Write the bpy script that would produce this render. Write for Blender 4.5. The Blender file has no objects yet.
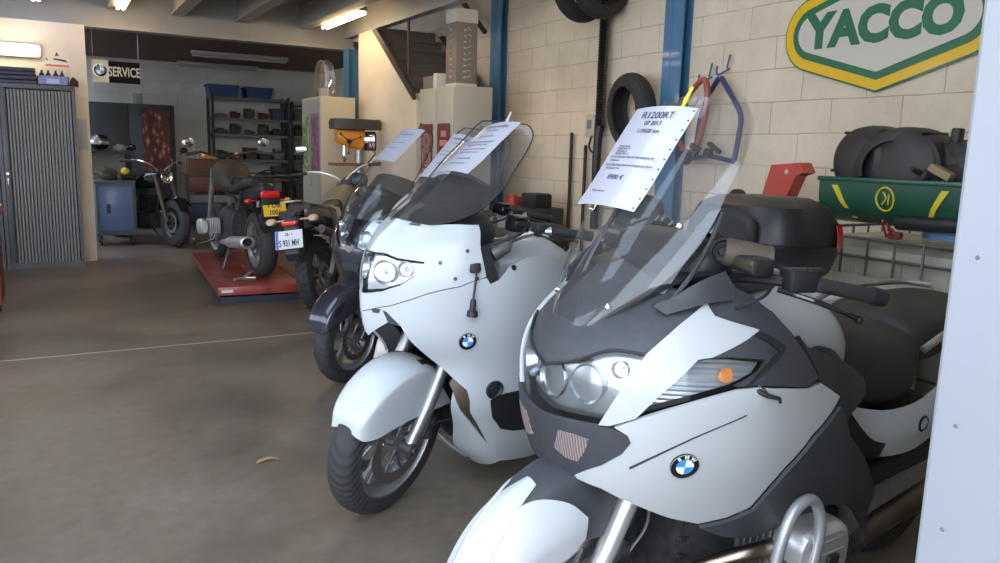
import bpy, bmesh, math, random
import numpy as np
from mathutils import Vector, Matrix
PI = math.pi
R = math.radians
random.seed(7)
SC = bpy.context.scene
COL = SC.collection

# ------------------------------------------------------------------ materials
MATS = {}
def new_mat(name):
    m = bpy.data.materials.new(name); m.use_nodes = True
    nt = m.node_tree; b = nt.nodes['Principled BSDF']
    return m, nt, b

def mat(name, col, rough=.5, metal=0., coat=0., noise=0., nscale=8., bump=0., bscale=60., emit=None, estr=0., spec=.5):
    """principled material; 'noise' mottles the colour a little, 'bump' roughens the surface"""
    if name in MATS: return MATS[name]
    m, nt, b = new_mat(name)
    b.inputs['Base Color'].default_value = (*col, 1)
    b.inputs['Roughness'].default_value = rough
    b.inputs['Metallic'].default_value = metal
    b.inputs['Specular IOR Level'].default_value = spec
    if coat:
        b.inputs['Coat Weight'].default_value = coat
        b.inputs['Coat Roughness'].default_value = .05
    tc = nt.nodes.new('ShaderNodeTexCoord')
    if noise:
        n = nt.nodes.new('ShaderNodeTexNoise'); n.inputs['Scale'].default_value = nscale
        n.inputs['Detail'].default_value = 5
        nt.links.new(tc.outputs['Object'], n.inputs['Vector'])
        r = nt.nodes.new('ShaderNodeValToRGB')
        r.color_ramp.elements[0].position = .3; r.color_ramp.elements[1].position = .7
        r.color_ramp.elements[0].color = (*[max(0, c*(1-noise)) for c in col], 1)
        r.color_ramp.elements[1].color = (*[min(1, c*(1+noise*.6)) for c in col], 1)
        nt.links.new(n.outputs['Fac'], r.inputs['Fac']); nt.links.new(r.outputs['Color'], b.inputs['Base Color'])
    if bump:
        n2 = nt.nodes.new('ShaderNodeTexNoise'); n2.inputs['Scale'].default_value = bscale
        n2.inputs['Detail'].default_value = 3
        nt.links.new(tc.outputs['Object'], n2.inputs['Vector'])
        bp = nt.nodes.new('ShaderNodeBump'); bp.inputs['Strength'].default_value = bump
        bp.inputs['Distance'].default_value = .004
        nt.links.new(n2.outputs['Fac'], bp.inputs['Height']); nt.links.new(bp.outputs['Normal'], b.inputs['Normal'])
    if emit:
        b.inputs['Emission Color'].default_value = (*emit, 1)
        b.inputs['Emission Strength'].default_value = estr
    MATS[name] = m
    return m

def glass_mat(name, tint=(.95, .95, .95), refl=.08, rough=.03, grime=0.):
    """thin clear sheet: mostly see-through with a fresnel reflection"""
    if name in MATS: return MATS[name]
    m = bpy.data.materials.new(name); m.use_nodes = True
    nt = m.node_tree; nt.nodes.clear()
    out = nt.nodes.new('ShaderNodeOutputMaterial')
    tr = nt.nodes.new('ShaderNodeBsdfTransparent'); tr.inputs['Color'].default_value = (*tint, 1)
    gl = nt.nodes.new('ShaderNodeBsdfGlossy'); gl.inputs['Roughness'].default_value = rough
    lw = nt.nodes.new('ShaderNodeLayerWeight'); lw.inputs['Blend'].default_value = .5
    pw = nt.nodes.new('ShaderNodeMath'); pw.operation = 'POWER'; pw.inputs[1].default_value = 4.5
    ml = nt.nodes.new('ShaderNodeMath'); ml.operation = 'MULTIPLY_ADD'; ml.inputs[1].default_value = .75; ml.inputs[2].default_value = refl*.7
    mx = nt.nodes.new('ShaderNodeMixShader')
    nt.links.new(lw.outputs['Facing'], pw.inputs[0]); nt.links.new(pw.outputs[0], ml.inputs[0]); ge = nt.nodes.new('ShaderNodeNewGeometry'); iv = nt.nodes.new('ShaderNodeMath'); iv.operation = 'SUBTRACT'; iv.inputs[0].default_value = 1; m0 = nt.nodes.new('ShaderNodeMath'); m0.operation = 'MULTIPLY'
    nt.links.new(ge.outputs['Backfacing'], iv.inputs[1]); nt.links.new(ml.outputs[0], m0.inputs[0]); nt.links.new(iv.outputs[0], m0.inputs[1]); nt.links.new(m0.outputs[0], mx.inputs['Fac'])
    nt.links.new(tr.outputs[0], mx.inputs[1]); nt.links.new(gl.outputs[0], mx.inputs[2])
    last = mx
    if grime:
        df = nt.nodes.new('ShaderNodeBsdfDiffuse'); df.inputs['Color'].default_value = (.7, .7, .7, 1)
        m2 = nt.nodes.new('ShaderNodeMixShader'); m2.inputs['Fac'].default_value = grime
        nt.links.new(mx.outputs[0], m2.inputs[1]); nt.links.new(df.outputs[0], m2.inputs[2]); last = m2
    nt.links.new(last.outputs[0], out.inputs['Surface'])
    MATS[name] = m
    return m

# ------------------------------------------------------------------ objects
def link(name, me, m=None, parent=None, smooth=True, angle=35, label=None):
    o = bpy.data.objects.new(name, me); COL.objects.link(o)
    if m is not None:
        for q in (m if isinstance(m, (list, tuple)) else [m]): me.materials.append(q)
    if smooth and me.polygons:
        me.polygons.foreach_set('use_smooth', [True]*len(me.polygons))
        me.set_sharp_from_angle(angle=R(angle))
    if parent is not None: o.parent = parent
    if label: o['label'] = label
    return o

def obj(name, bm, m, parent=None, smooth=True, angle=35, label=None, normals=True):
    if normals: bmesh.ops.recalc_face_normals(bm, faces=bm.faces)
    me = bpy.data.meshes.new(name); bm.to_mesh(me); bm.free()
    return link(name, me, m, parent, smooth, angle, label)

def thing(name, label, cat, loc=(0, 0, 0), rotz=0, group=None, lean=0):
    o = bpy.data.objects.new(name, None); COL.objects.link(o); o.empty_display_size = .1
    o.location = loc; o.rotation_euler = (0, 0, rotz)
    if lean:
        h = rotz; ex = Vector((math.cos(h), math.sin(h), 0)); ly = Vector((-math.sin(h), math.cos(h), 0)); z = Vector((0, 0, 1))
        ey = ly*math.cos(lean) - z*math.sin(lean); ez = ly*math.sin(lean) + z*math.cos(lean)
        o.rotation_euler = Matrix((ex, ey, ez)).transposed().to_euler()
    o['label'] = label; o['category'] = cat
    if group: o['group'] = group
    return o

def tag(o, label, cat, group=None, kind=None):
    o['label'] = label; o['category'] = cat
    if group: o['group'] = group
    if kind: o['kind'] = kind
    return o

def struct(o):
    o['kind'] = 'structure'; return o

# ------------------------------------------------------------------ shapes (append to bmesh)
def NB(): return bmesh.new()

def box(bm, c, s, rot=None, bev=0., mi=0):
    r = bmesh.ops.create_cube(bm, size=1)
    vs = r['verts']
    bmesh.ops.scale(bm, verts=vs, vec=s)
    if bev > 0:
        es = list({e for v in vs for e in v.link_edges})
        g = bmesh.ops.bevel(bm, geom=es, offset=min(bev, min(s)*.45), segments=2, affect='EDGES', profile=.5)
        vs = list({v for f in g['faces'] for v in f.verts} | {v for v in vs if v.is_valid})
    fs = list({f for v in vs for f in v.link_faces})
    for f in fs: f.material_index = mi
    if rot is not None:
        M = rot.to_matrix() if hasattr(rot, 'to_matrix') and not isinstance(rot, Matrix) else rot
        bmesh.ops.transform(bm, matrix=M.to_4x4(), verts=vs)
    bmesh.ops.translate(bm, verts=vs, vec=c)
    return vs

def rz(a): return Matrix.Rotation(a, 3, 'Z')
def rx(a): return Matrix.Rotation(a, 3, 'X')
def ry(a): return Matrix.Rotation(a, 3, 'Y')

def b2(bm, x0, x1, y0, y1, z0, z1, bev=0., mi=0):
    return box(bm, ((x0+x1)/2, (y0+y1)/2, (z0+z1)/2), (abs(x1-x0), abs(y1-y0), abs(z1-z0)), bev=bev, mi=mi)

def crom(pts, n=6, closed=False):
    """catmull-rom through points"""
    P = [np.array(p, float) for p in pts]; out = []
    N = len(P)
    rng = range(N) if closed else range(N-1)
    for i in rng:
        if closed: a, b, c, d = P[(i-1) % N], P[i], P[(i+1) % N], P[(i+2) % N]
        else:
            b, c = P[i], P[i+1]
            a = P[i-1] if i > 0 else 2*b-c
            d = P[i+2] if i+2 < N else 2*c-b
        for k in range(n):
            t = k/n
            out.append(.5*((2*b)+(-a+c)*t+(2*a-5*b+4*c-d)*t*t+(-a+3*b-3*c+d)*t**3))
    if not closed: out.append(P[-1])
    return out

def rings(bm, rs, closed_ring=True, cap=True, closed_path=False, mi=0):
    V = [[bm.verts.new(tuple(map(float, p))) for p in r] for r in rs]
    n = len(V[0]); m = len(V)
    for i in range(m if closed_path else m-1):
        A, B = V[i], V[(i+1) % m]
        for j in range(n if closed_ring else n-1):
            k = (j+1) % n
            try:
                f = bm.faces.new((A[j], A[k], B[k], B[j])); f.material_index = mi
            except ValueError: pass
    if cap and not closed_path and closed_ring:
        for r in (V[0], V[-1]):
            try: f = bm.faces.new(r); f.material_index = mi
            except ValueError: pass
    return V

def tube(bm, pts, r, seg=10, closed=False, mi=0, cap=True):
    """round bar through pts; r is a number or one per point"""
    P = [Vector(tuple(map(float, p))) for p in pts]
    rr = list(r) if isinstance(r, (list, tuple)) else [r]*len(P)
    T = []
    for i in range(len(P)):
        if closed: t = P[(i+1) % len(P)]-P[i-1]
        elif i == 0: t = P[1]-P[0]
        elif i == len(P)-1: t = P[-1]-P[-2]
        else: t = P[i+1]-P[i-1]
        T.append(t.normalized() if t.length > 1e-9 else Vector((0, 0, 1)))
    u = T[0].orthogonal().normalized(); out = []
    for i in range(len(P)):
        u = (u - T[i]*u.dot(T[i]))
        u = u.normalized() if u.length > 1e-6 else T[i].orthogonal().normalized()
        v = T[i].cross(u)
        out.append([P[i]+(u*math.cos(2*PI*k/seg)+v*math.sin(2*PI*k/seg))*rr[i] for k in range(seg)])
    rings(bm, out, cap=cap, closed_path=closed, mi=mi)

def stube(bm, pts, r, seg=10, n=6, closed=False, mi=0):
    tube(bm, crom(pts, n, closed), r, seg, closed, mi)

def frame_to(axis):
    a = Vector(axis).normalized(); u = a.orthogonal().normalized(); v = a.cross(u)
    return u, v, a

def lathe(bm, prof, c=(0, 0, 0), axis=(0, 0, 1), seg=24, mi=0, closed=False, cap=True, a0=0., a1=2*PI):
    """prof: (radius, height along axis)"""
    u, v, a = frame_to(axis); c = Vector(c)
    full = abs(a1-a0-2*PI) < 1e-6
    n = seg if full else seg+1
    rs = [[c+(u*math.cos(a0+(a1-a0)*k/seg)+v*math.sin(a0+(a1-a0)*k/seg))*max(r, 1e-4)+a*h for k in range(n)] for r, h in prof]
    rings(bm, rs, closed_ring=full, cap=cap and full and not closed, closed_path=closed, mi=mi)

def cyl(bm, p0, p1, r, seg=16, mi=0, r2=None):
    tube(bm, [p0, p1], [r, r if r2 is None else r2], seg, mi=mi)

def sphere(bm, c, r, seg=14, sc=(1, 1, 1), mi=0):
    g = bmesh.ops.create_uvsphere(bm, u_segments=seg, v_segments=max(6, seg*2//3), radius=r)
    bmesh.ops.scale(bm, verts=g['verts'], vec=sc)
    bmesh.ops.translate(bm, verts=g['verts'], vec=c)
    for v in g['verts']:
        for f in v.link_faces: f.material_index = mi

def prism(bm, poly, h, axis='y', o=0., bev=0., mi=0):
    """extrude a 2-D outline; axis y: poly is (x,z), from y=o-h/2 to o+h/2"""
    def p3(p, d):
        if axis == 'y': return (p[0], d, p[1])
        if axis == 'x': return (d, p[0], p[1])
        return (p[0], p[1], d)
    a = [bm.verts.new(p3(p, o-h/2)) for p in poly]; b = [bm.verts.new(p3(p, o+h/2)) for p in poly]
    f1 = bm.faces.new(a); f2 = bm.faces.new(list(reversed(b))); fs = [f1, f2]
    for i in range(len(a)):
        j = (i+1) % len(a); fs.append(bm.faces.new((a[j], a[i], b[i], b[j])))
    for f in fs: f.material_index = mi
    if bev: bmesh.ops.bevel(bm, geom=list(set(f1.edges) | set(f2.edges)), offset=bev, segments=2, affect='EDGES')

def sell(n, w, zt, zb, ex=2.4, seg=20, flat=0.):
    """ring of a super-ellipse section in the y-z plane"""
    out = []; zc = (zt+zb)/2; h = (zt-zb)/2
    for k in range(seg):
        a = 2*PI*k/seg; c, s = math.cos(a), math.sin(a)
        out.append((n, w*math.copysign(abs(c)**(2/ex), c), zc+h*math.copysign(abs(s)**(2/ex), s)))
    return out

def body(bm, secs, n=5, ex=2.4, seg=20, mi=0):
    """secs: (x, halfwidth, ztop, zbottom[, y]) smoothly lofted along x"""
    S = crom([(s[0], s[1], s[2], s[3], s[4] if len(s) > 4 else 0) for s in secs], n)
    rs = []
    for s in S:
        rs.append([(p[0], p[1]+s[4], p[2]) for p in sell(s[0], max(s[1], .002), s[2], s[3], ex, seg)])
    rings(bm, rs, mi=mi)

# ------------------------------------------------------------------ curved shells (fairings)
def _cr(P, t):
    n = len(P); i = int(min(max(math.floor(t), 0), n-2)); f = t-i
    b, c = P[i], P[i+1]
    a = P[i-1] if i > 0 else 2*b-c
    d = P[i+2] if i+2 < n else 2*c-b
    return .5*((2*b)+(-a+c)*f+(2*a-5*b+4*c-d)*f*f+(-a+3*b-3*c+d)*f**3)

class Hull:
    """smooth shell through rows (t) of plan curves (s, 0 = centre line); row = (z, [(x, y), ...]) or (dz per point)"""
    def __init__(self, rows, sym=True):
        G = []
        for z, pts in rows:
            G.append([np.array((p[0], p[1], z+(p[2] if len(p) > 2 else 0.))) for p in pts])
        self.sym = sym
        if sym:  # mirror so that the centre line is smooth
            G = [[q*np.array((1, -1, 1)) for q in reversed(r[1:])]+r for r in G]
            self.off = len(rows[0][1])-1
        else: self.off = 0
        self.G = np.array(G); self.nt = len(rows); self.ns = len(rows[0][1])
    def P(self, s, t):
        rows = [_cr(self.G[i], s+self.off) for i in self._need(t)]
        i = int(min(max(math.floor(t), 0), self.nt-2)); f = t-i
        a, b, c, d = rows
        return .5*((2*b)+(-a+c)*f+(2*a-5*b+4*c-d)*f*f+(-a+3*b-3*c+d)*f**3)
    def _need(self, t):
        i = int(min(max(math.floor(t), 0), self.nt-2))
        return [max(i-1, 0), i, i+1, min(i+2, self.nt-1)]
    def N(self, s, t):
        e = .02
        n = np.cross(self.P(s+e, t)-self.P(s-e, t), self.P(s, t+e)-self.P(s, t-e))
        l = np.linalg.norm(n)
        return n/l if l > 1e-12 else np.array((1., 0, 0))

def shell(bm, H, poly, off=0., thick=.005, ds=.25, dt=.25, mirror=False, bulge=0., mi=0, side=1):
    """a panel: outline poly in (s, t), laid on hull H at distance off, thick towards the inside"""
    t2 = bmesh.new()
    vs = [t2.verts.new((p[0], p[1], 0)) for p in poly]
    t2.faces.new(vs)
    xs = [p[0] for p in poly]; ys = [p[1] for p in poly]
    for (lo, hi, d, ax) in ((min(xs), max(xs), ds, 0), (min(ys), max(ys), dt, 1)):
        k = math.ceil(lo/d)
        while k*d < hi-1e-6:
            co = (k*d, 0, 0) if ax == 0 else (0, k*d, 0); no = (1, 0, 0) if ax == 0 else (0, 1, 0)
            bmesh.ops.bisect_plane(t2, geom=list(t2.verts)+list(t2.edges)+list(t2.faces), plane_co=co, plane_no=no, dist=1e-5)
            k += 1
    t2.verts.ensure_lookup_table(); t2.verts.index_update()
    top = []; bot = []
    cx = sum(xs)/len(xs); cy = sum(ys)/len(ys)
    for v in t2.verts:
        s, t = v.co.x, v.co.y
        p = H.P(s, t); n = H.N(s, t)
        b = 0
        if bulge:
            b = bulge*max(0, 1-((s-cx)/(max(xs)-min(xs))*2)**2)*max(0, 1-((t-cy)/(max(ys)-min(ys))*2)**2)
        a = p+n*(off+b); c = p+n*(off-thick)
        if mirror: a = a*np.array((1, -1, 1)); c = c*np.array((1, -1, 1))
        top.append(bm.verts.new(a)); bot.append(bm.verts.new(c))
    for f in t2.faces:
        ids = [v.index for v in f.verts]
        for L in (top, bot):
            try: g = bm.faces.new([L[i] for i in ids]); g.material_index = mi
            except ValueError: pass
    for e in t2.edges:
        if len(e.link_faces) == 1:
            i, j = e.verts[0].index, e.verts[1].index
            try: g = bm.faces.new((top[i], top[j], bot[j], bot[i])); g.material_index = mi
            except ValueError: pass
    t2.free()

def patch(bm, grid, thick=.004, nu=4, nv=4, mi=0):
    """smooth sheet through a grid of points, given thickness"""
    G = [crom(r, nu) for r in grid]
    G = [crom([G[i][j] for i in range(len(G))], nv) for j in range(len(G[0]))]
    G = np.array(G)
    du = np.gradient(G, axis=0); dv = np.gradient(G, axis=1)
    N = np.cross(du, dv); l = np.linalg.norm(N, axis=2, keepdims=True); N = N/np.maximum(l, 1e-12)
    A = G; B = G-N*thick
    m, n = G.shape[:2]
    VA = [[bm.verts.new(tuple(A[i, j])) for j in range(n)] for i in range(m)]
    VB = [[bm.verts.new(tuple(B[i, j])) for j in range(n)] for i in range(m)]
    def q(*v):
        try: f = bm.faces.new(v); f.material_index = mi
        except ValueError: pass
    for i in range(m-1):
        for j in range(n-1):
            q(VA[i][j], VA[i+1][j], VA[i+1][j+1], VA[i][j+1])
            q(VB[i][j], VB[i][j+1], VB[i+1][j+1], VB[i+1][j])
    for i in range(m-1):
        q(VA[i][0], VA[i+1][0], VB[i+1][0], VB[i][0]); q(VA[i][-1], VA[i+1][-1], VB[i+1][-1], VB[i][-1])
    for j in range(n-1):
        q(VA[0][j], VA[0][j+1], VB[0][j+1], VB[0][j]); q(VA[-1][j], VA[-1][j+1], VB[-1][j+1], VB[-1][j])
    return A

def text_mesh(name, s, size, m, parent=None, M=None, depth=.001, sx=1., label=None, bold=0., align='CENTER'):
    """lettering as a mesh object; M places it (x right, y up, z out of the surface)"""
    cu = bpy.data.curves.new(name, 'FONT'); cu.body = s; cu.size = size; cu.extrude = depth; cu.offset = bold
    cu.align_x = align; cu.align_y = 'CENTER'; cu.resolution_u = 3; cu.space_line = .9
    o = bpy.data.objects.new(name, cu); COL.objects.link(o)
    dg = bpy.context.evaluated_depsgraph_get()
    me = bpy.data.meshes.new_from_object(o.evaluated_get(dg)); bpy.data.objects.remove(o)
    me.transform(Matrix.Diagonal((sx, 1, 1, 1)))
    if M is not None: me.transform(M)
    me.materials.clear()
    return link(name, me, m, parent, smooth=False, label=label)

def basis(c, right, up):
    r = Vector(right).normalized(); u = Vector(up); u = (u-r*u.dot(r)).normalized(); n = r.cross(u)
    return Matrix.Translation(Vector(c)) @ Matrix((r, u, n)).transposed().to_4x4()
# ------------------------------------------------------------------ fairing shells (bike space: x forward from the front axle, y left, z up)
HULL_A = [
 (.22, [(-.30, 0), (-.31, .05), (-.33, .10), (-.37, .15), (-.43, .18), (-.50, .21), (-.62, .235), (-.76, .25), (-.92, .25), (-1.06, .24)]),
 (.36, [(-.22, 0), (-.225, .05), (-.235, .10), (-.27, .15), (-.33, .19), (-.43, .225), (-.57, .25), (-.73, .26), (-.90, .25), (-1.02, .23)]),
 (.48, [(-.12, 0), (-.125, .06), (-.145, .12), (-.19, .17), (-.27, .215), (-.39, .26), (-.56, .29), (-.73, .30), (-.90, .28), (-1.02, .25)]),
 (.60, [(-.01, 0), (-.02, .06), (-.05, .125), (-.11, .19), (-.21, .25), (-.36, .30), (-.55, .325), (-.73, .325), (-.90, .295), (-1.02, .26)]),
 (.70, [(.025, 0), (.015, .07), (-.015, .14), (-.08, .215), (-.19, .28), (-.35, .335), (-.55, .345), (-.73, .33), (-.90, .29), (-1.02, .25)]),
 (.80, [(.045, 0), (.035, .075), (.0, .15), (-.065, .23), (-.18, .30), (-.34, .355), (-.54, .355), (-.73, .325), (-.90, .27), (-1.02, .23)]),
 (.90, [(.045, 0), (.035, .075), (.0, .15), (-.065, .23), (-.18, .31), (-.33, .365), (-.52, .345), (-.71, .295), (-.88, .24), (-1.0, .20)]),
 (.98, [(.015, 0), (.005, .07), (-.03, .14), (-.09, .21), (-.19, .28), (-.33, .335), (-.50, .31), (-.68, .26), (-.85, .20), (-.97, .17)]),
 (1.06, [(-.07, 0), (-.08, .06), (-.11, .12), (-.16, .18), (-.24, .235), (-.35, .275), (-.49, .26), (-.65, .215), (-.80, .17), (-.92, .14)]),
 (1.14, [(-.19, 0), (-.20, .05), (-.22, .10), (-.26, .14), (-.32, .18), (-.40, .205), (-.50, .19), (-.62, .16), (-.76, .13), (-.88, .11)]),
]
HULL_B = [
 (.08, [(-.50, 0), (-.50, .06), (-.505, .11), (-.52, .15), (-.56, .17), (-.66, .18), (-.80, .18), (-.92, .16)]),
 (.20, [(-.36, 0), (-.36, .07), (-.37, .13), (-.40, .19), (-.47, .22), (-.60, .24), (-.78, .24), (-.92, .22)]),
 (.34, [(-.26, 0), (-.26, .08), (-.27, .15), (-.30, .21), (-.39, .26), (-.56, .28), (-.76, .27), (-.92, .24)]),
 (.48, [(-.14, 0), (-.14, .08), (-.16, .15), (-.20, .22), (-.30, .28), (-.48, .305), (-.72, .29), (-.92, .25)]),
 (.62, [(-.02, 0), (-.055, .06), (-.09, .12), (-.145, .19), (-.24, .265), (-.42, .315), (-.70, .30), (-.92, .25)]),
 (.74, [(.08, 0), (.04, .06), (-.0, .125), (-.06, .195), (-.17, .27), (-.38, .33), (-.67, .31), (-.92, .24)]),
 (.86, [(.11, 0), (.068, .06), (.022, .13), (-.045, .205), (-.16, .28), (-.36, .34), (-.65, .32), (-.92, .22)]),
 (.98, [(.105, 0), (.06, .065), (.01, .14), (-.055, .21), (-.16, .28), (-.35, .33), (-.62, .28), (-.90, .19)]),
 (1.08, [(.05, 0), (.01, .06), (-.035, .13), (-.095, .195), (-.18, .255), (-.34, .27), (-.58, .22), (-.85, .15)]),
 (1.15, [(-.035, 0), (-.07, .05), (-.105, .11), (-.15, .165), (-.22, .21), (-.34, .21), (-.54, .16), (-.78, .11)]),
]
POLY_A = {
 'headlight': [(0.0,5.978),(1.204,6.354),(2.103,6.82),(2.959,6.843),(2.57,5.883),(2.101,4.948),(1.238,4.885),(0.0,4.784)],
 'brow': [(0.0,5.978),(1.204,6.354),(2.103,6.82),(2.959,6.843),(3.465,7.646),(3.908,8.193),(3.709,8.334),(0,9)],
 'horn': [(2.101,4.948),(2.57,5.883),(2.959,6.843),(3.465,7.646),(3.908,8.193),(4.143,7.876),(4.817,7.615),(4.986,7.53),(4.133,6.872),(3.899,6.81),(3.431,6.084),(3.009,5.409),(2.887,5.25),(2.368,4.981)],
 'signal': [(3.009,5.409),(3.431,6.084),(3.899,6.81),(4.134,6.898),(4.46,6.911),(4.994,6.802),(4.81,6.503),(4.426,6.144),(3.907,5.828),(3.436,5.599)],
 'bulb': [(4.259,6.537),(4.345,6.647),(4.418,6.622),(4.447,6.463),(4.402,6.275),(4.323,6.195),(4.235,6.245),(4.216,6.403)],
 'surround': [(3.908,8.193),(3.709,8.334),(3.982,8.448),(4.297,8.589),(4.758,8.436),(5.02,8.321),(5.476,7.902),(5.76,7.311),(5.907,6.73),(5.976,6.319),(6.037,5.931),(5.758,5.806),(5.214,6.037),(4.75,6.157),(4.471,6.118),(4.426,6.144),(4.81,6.503),(4.994,6.802),(4.46,6.911),(4.133,6.872),(4.986,7.53),(4.817,7.615),(4.143,7.876)],
 'recess': [(4.974,7.483),(5.202,7.325),(5.458,7.003),(5.342,6.878),(5.043,6.63),(4.78,6.37),(4.656,6.191),(4.609,6.167),(4.79,6.477),(5.028,6.769),(5.264,6.954),(5.116,7.191),(4.838,7.421)],
 'panel': [(1.265,3.341),(2.217,3.921),(2.681,4.335),(2.849,4.663),(2.775,4.833),(2.483,4.98),(3.071,5.322),(3.504,5.558),(3.912,5.779),(4.47,6.066),(4.749,6.105),(5.213,5.985),(5.756,5.781),(6.04,5.798),(6.501,5.286),(6.372,5.134),(5.872,4.548),(5.497,3.749),(5.275,2.93),(5.18,2.668),(4.81,2.46),(4.284,2.338),(3.678,2.538),(2.982,2.876),(2.19,3.212)],
 'beak': [(0.0,4.784),(1.238,4.885),(2.103,4.923),(2.463,4.95),(2.775,4.833),(2.849,4.663),(2.681,4.335),(2.217,3.921),(1.279,3.406),(0.648,3.383),(0.0,3.386)],
 'vent': [(0.617,4.02),(0.884,4.56),(1.444,4.593),(1.883,4.561),(1.799,4.244),(1.544,3.871),(1.073,3.861)],
 'groove': [(2.872,3.945),(3.884,4.827),(4.633,5.428),(4.629,5.453),(3.865,4.853),(2.848,3.999)],
 'crease': [(2.875,3.886),(3.34,3.731),(3.332,3.636),(2.972,3.749)],
 'lower': [(4.284,2.338),(4.81,2.46),(5.18,2.668),(5.275,2.93),(5.497,3.749),(5.872,4.548),(6.371,5.109),(6.73,4.218),(7.854,2.617),(9.0,1.65),(9.0,1.2),(9.0,0.6),(8.878,0.245),(8.726,0.414),(8.885,0.675),(8.233,1.249),(7.274,2.069),(6.727,2.32),(6.265,2.207),(5.725,1.985),(5.285,1.88),(4.771,2.02)],
 'arm': [(5.92,7.179),(6.029,6.801),(6.539,6.34),(7.148,5.769),(7.553,5.275),(7.505,4.95),(6.963,4.729),(6.574,4.396),(6.393,4.217),(5.98,4.159),(6.209,4.717),(6.51,5.078),(6.559,5.263),(6.044,5.823),(6.021,6.101)],
}
POLY_B = {
 'headlight': [(0.0,6.339),(0.483,6.344),(0.991,6.405),(1.705,6.647),(2.156,6.961),(2.379,7.363),(1.868,7.355),(1.331,7.371),(0.757,7.489),(0.5,7.5),(0,7.5)],
 'upper': [(0,9),(1.34,8.794),(1.986,8.76),(2.681,8.907),(3.35,9.0),(4.15,9.0),(4.21,8.601),(4.186,8.085),(4.292,6.986),(4.055,6.896),(3.701,6.712),(3.157,6.57),(2.709,6.426),(2.127,6.202),(1.444,5.989),(0.0,5.712),(0.0,6.25),(0.487,6.285),(0.997,6.361),(1.718,6.603),(2.204,6.934),(2.444,7.4),(1.843,7.419),(1.302,7.434),(0.722,7.555),(0.5,7.56),(0,7.56)],
 'black': [(4.182,7.97),(4.393,8.035),(4.536,6.912),(4.375,6.795),(4.292,6.986)],
 'lower': [(0,4.9),(0.0,5.68),(1.445,5.958),(2.132,6.172),(2.714,6.397),(3.162,6.54),(3.704,6.681),(4.057,6.864),(4.313,6.953),(4.375,6.764),(4.555,6.879),(4.836,7.3),(5.3,7.474),(5.829,7.427),(6.326,7.093),(7,7.2),(7,1.1),(5.195,0.517),(3.668,0.693),(0.4,0.0),(0.527,1.005),(1.863,2.221),(2.876,3.288),(2.809,2.722),(3.096,1.915),(3.307,1.498),(3.196,2.673),(3.381,3.045),(3.42,3.365),(3.082,3.682),(2.55,4.282),(2.157,4.892),(1.87,5.368),(1.265,5.44)],
 'intake': [(4.009,3.045),(4.46,3.186),(5.032,3.187),(5.344,2.992),(5.234,1.924),(4.823,1.781),(4.421,1.838),(4.002,2.02),(3.872,2.465)],
 'vent': [(1.064,5.8),(1.255,5.754),(1.83,5.396),(1.309,5.412)],
 'slot': [(0.523,5.827),(0.97,5.824),(0.867,5.691),(0.602,5.706)],
 'innerduct': [(3.082,3.682),(3.42,3.365),(3.381,3.045),(3.196,2.673),(3.307,1.498),(3.096,1.915),(2.809,2.722),(2.876,3.288),(2.839,3.504)],
 'shadow': [(4.514,6.757),(4.823,7.237),(5.275,7.413),(5.865,7.31),(5.289,7.145),(4.816,6.792),(4.582,6.386),(4.316,6.188),(4.156,6.133),(4.268,6.373)],
}
# ------------------------------------------------------------------ materials used by the motorcycles
WHITE = mat('white_paint', (.46, .485, .50), .3, coat=.25, spec=.3)
WHITE2 = mat('cool_white_paint', (.48, .525, .56), .3, coat=.3, spec=.3)
WHITE3 = mat('cream_white_paint', (.56, .53, .49), .3, coat=.6)
ANTH = mat('grained_grey_plastic', (.046, .050, .058), .46, noise=.12, nscale=40, bump=.25, bscale=500)
BLACKP = mat('black_plastic', (.018, .019, .022), .45)
BLACKG = mat('gloss_black', (.012, .012, .014), .12, coat=.7)
RUBBER = mat('rubber', (.022, .022, .024), .75, noise=.3, nscale=20, bump=.2, bscale=150)
GRIPM = mat('grip_rubber', (.035, .035, .038), .6)
VINYL = mat('seat_vinyl', (.03, .028, .027), .55, noise=.2, nscale=10, bump=.35, bscale=250)
CHROME = mat('chrome', (.75, .75, .76), .1, metal=1)
REFL = mat('lamp_reflector', (.52, .54, .56), .2, metal=.9)
ALU = mat('cast_aluminium', (.42, .43, .44), .42, metal=.85, noise=.15, nscale=20)
ALUB = mat('bright_alloy', (.60, .61, .62), .35, metal=.7)
STEEL = mat('dark_steel', (.10, .10, .105), .5, metal=.7, noise=.3, nscale=15)
EXH = mat('heat_tinted_steel', (.36, .30, .24), .28, metal=1, noise=.35, nscale=9)
DISC = mat('brake_disc_steel', (.34, .33, .32), .38, metal=1)
GUN = mat('gunmetal_paint', (.035, .037, .05), .22, metal=.4, coat=.9)
ENG = mat('engine_grey', (.055, .055, .06), .5, metal=.4, noise=.4, nscale=30)
ORANGE = mat('amber_bulb', (.75, .24, .06), .3)
REDL = mat('red_lens', (.65, .015, .02), .2, coat=.6)
REDLE = mat('red_tail_lens', (.75, .02, .02), .2, coat=.6)
AMBL = mat('amber_lens', (.75, .30, .05), .25, coat=.5)
SILVERP = mat('silver_frame_paint', (.42, .43, .45), .35, metal=.5)
GL_SCREEN = glass_mat('windscreen_clear', (.90, .91, .92), grime=.02)
GL_TINT = glass_mat('windscreen_smoked', (.42, .42, .44), grime=.01)
GL_LENS = glass_mat('lamp_lens', (.93, .95, .96))
MIRR = mat('mirror_glass', (.8, .82, .85), .03, metal=1)
BMWB = mat('roundel_blue', (.05, .30, .70), .3, coat=.5)
BMWW = mat('roundel_white', (.85, .86, .88), .3, coat=.5)
PAPER = mat('paper_in_sleeve', (.44, .455, .53), .25, coat=.9)
INK = mat('printed_ink', (.04, .04, .07), .6)
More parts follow.
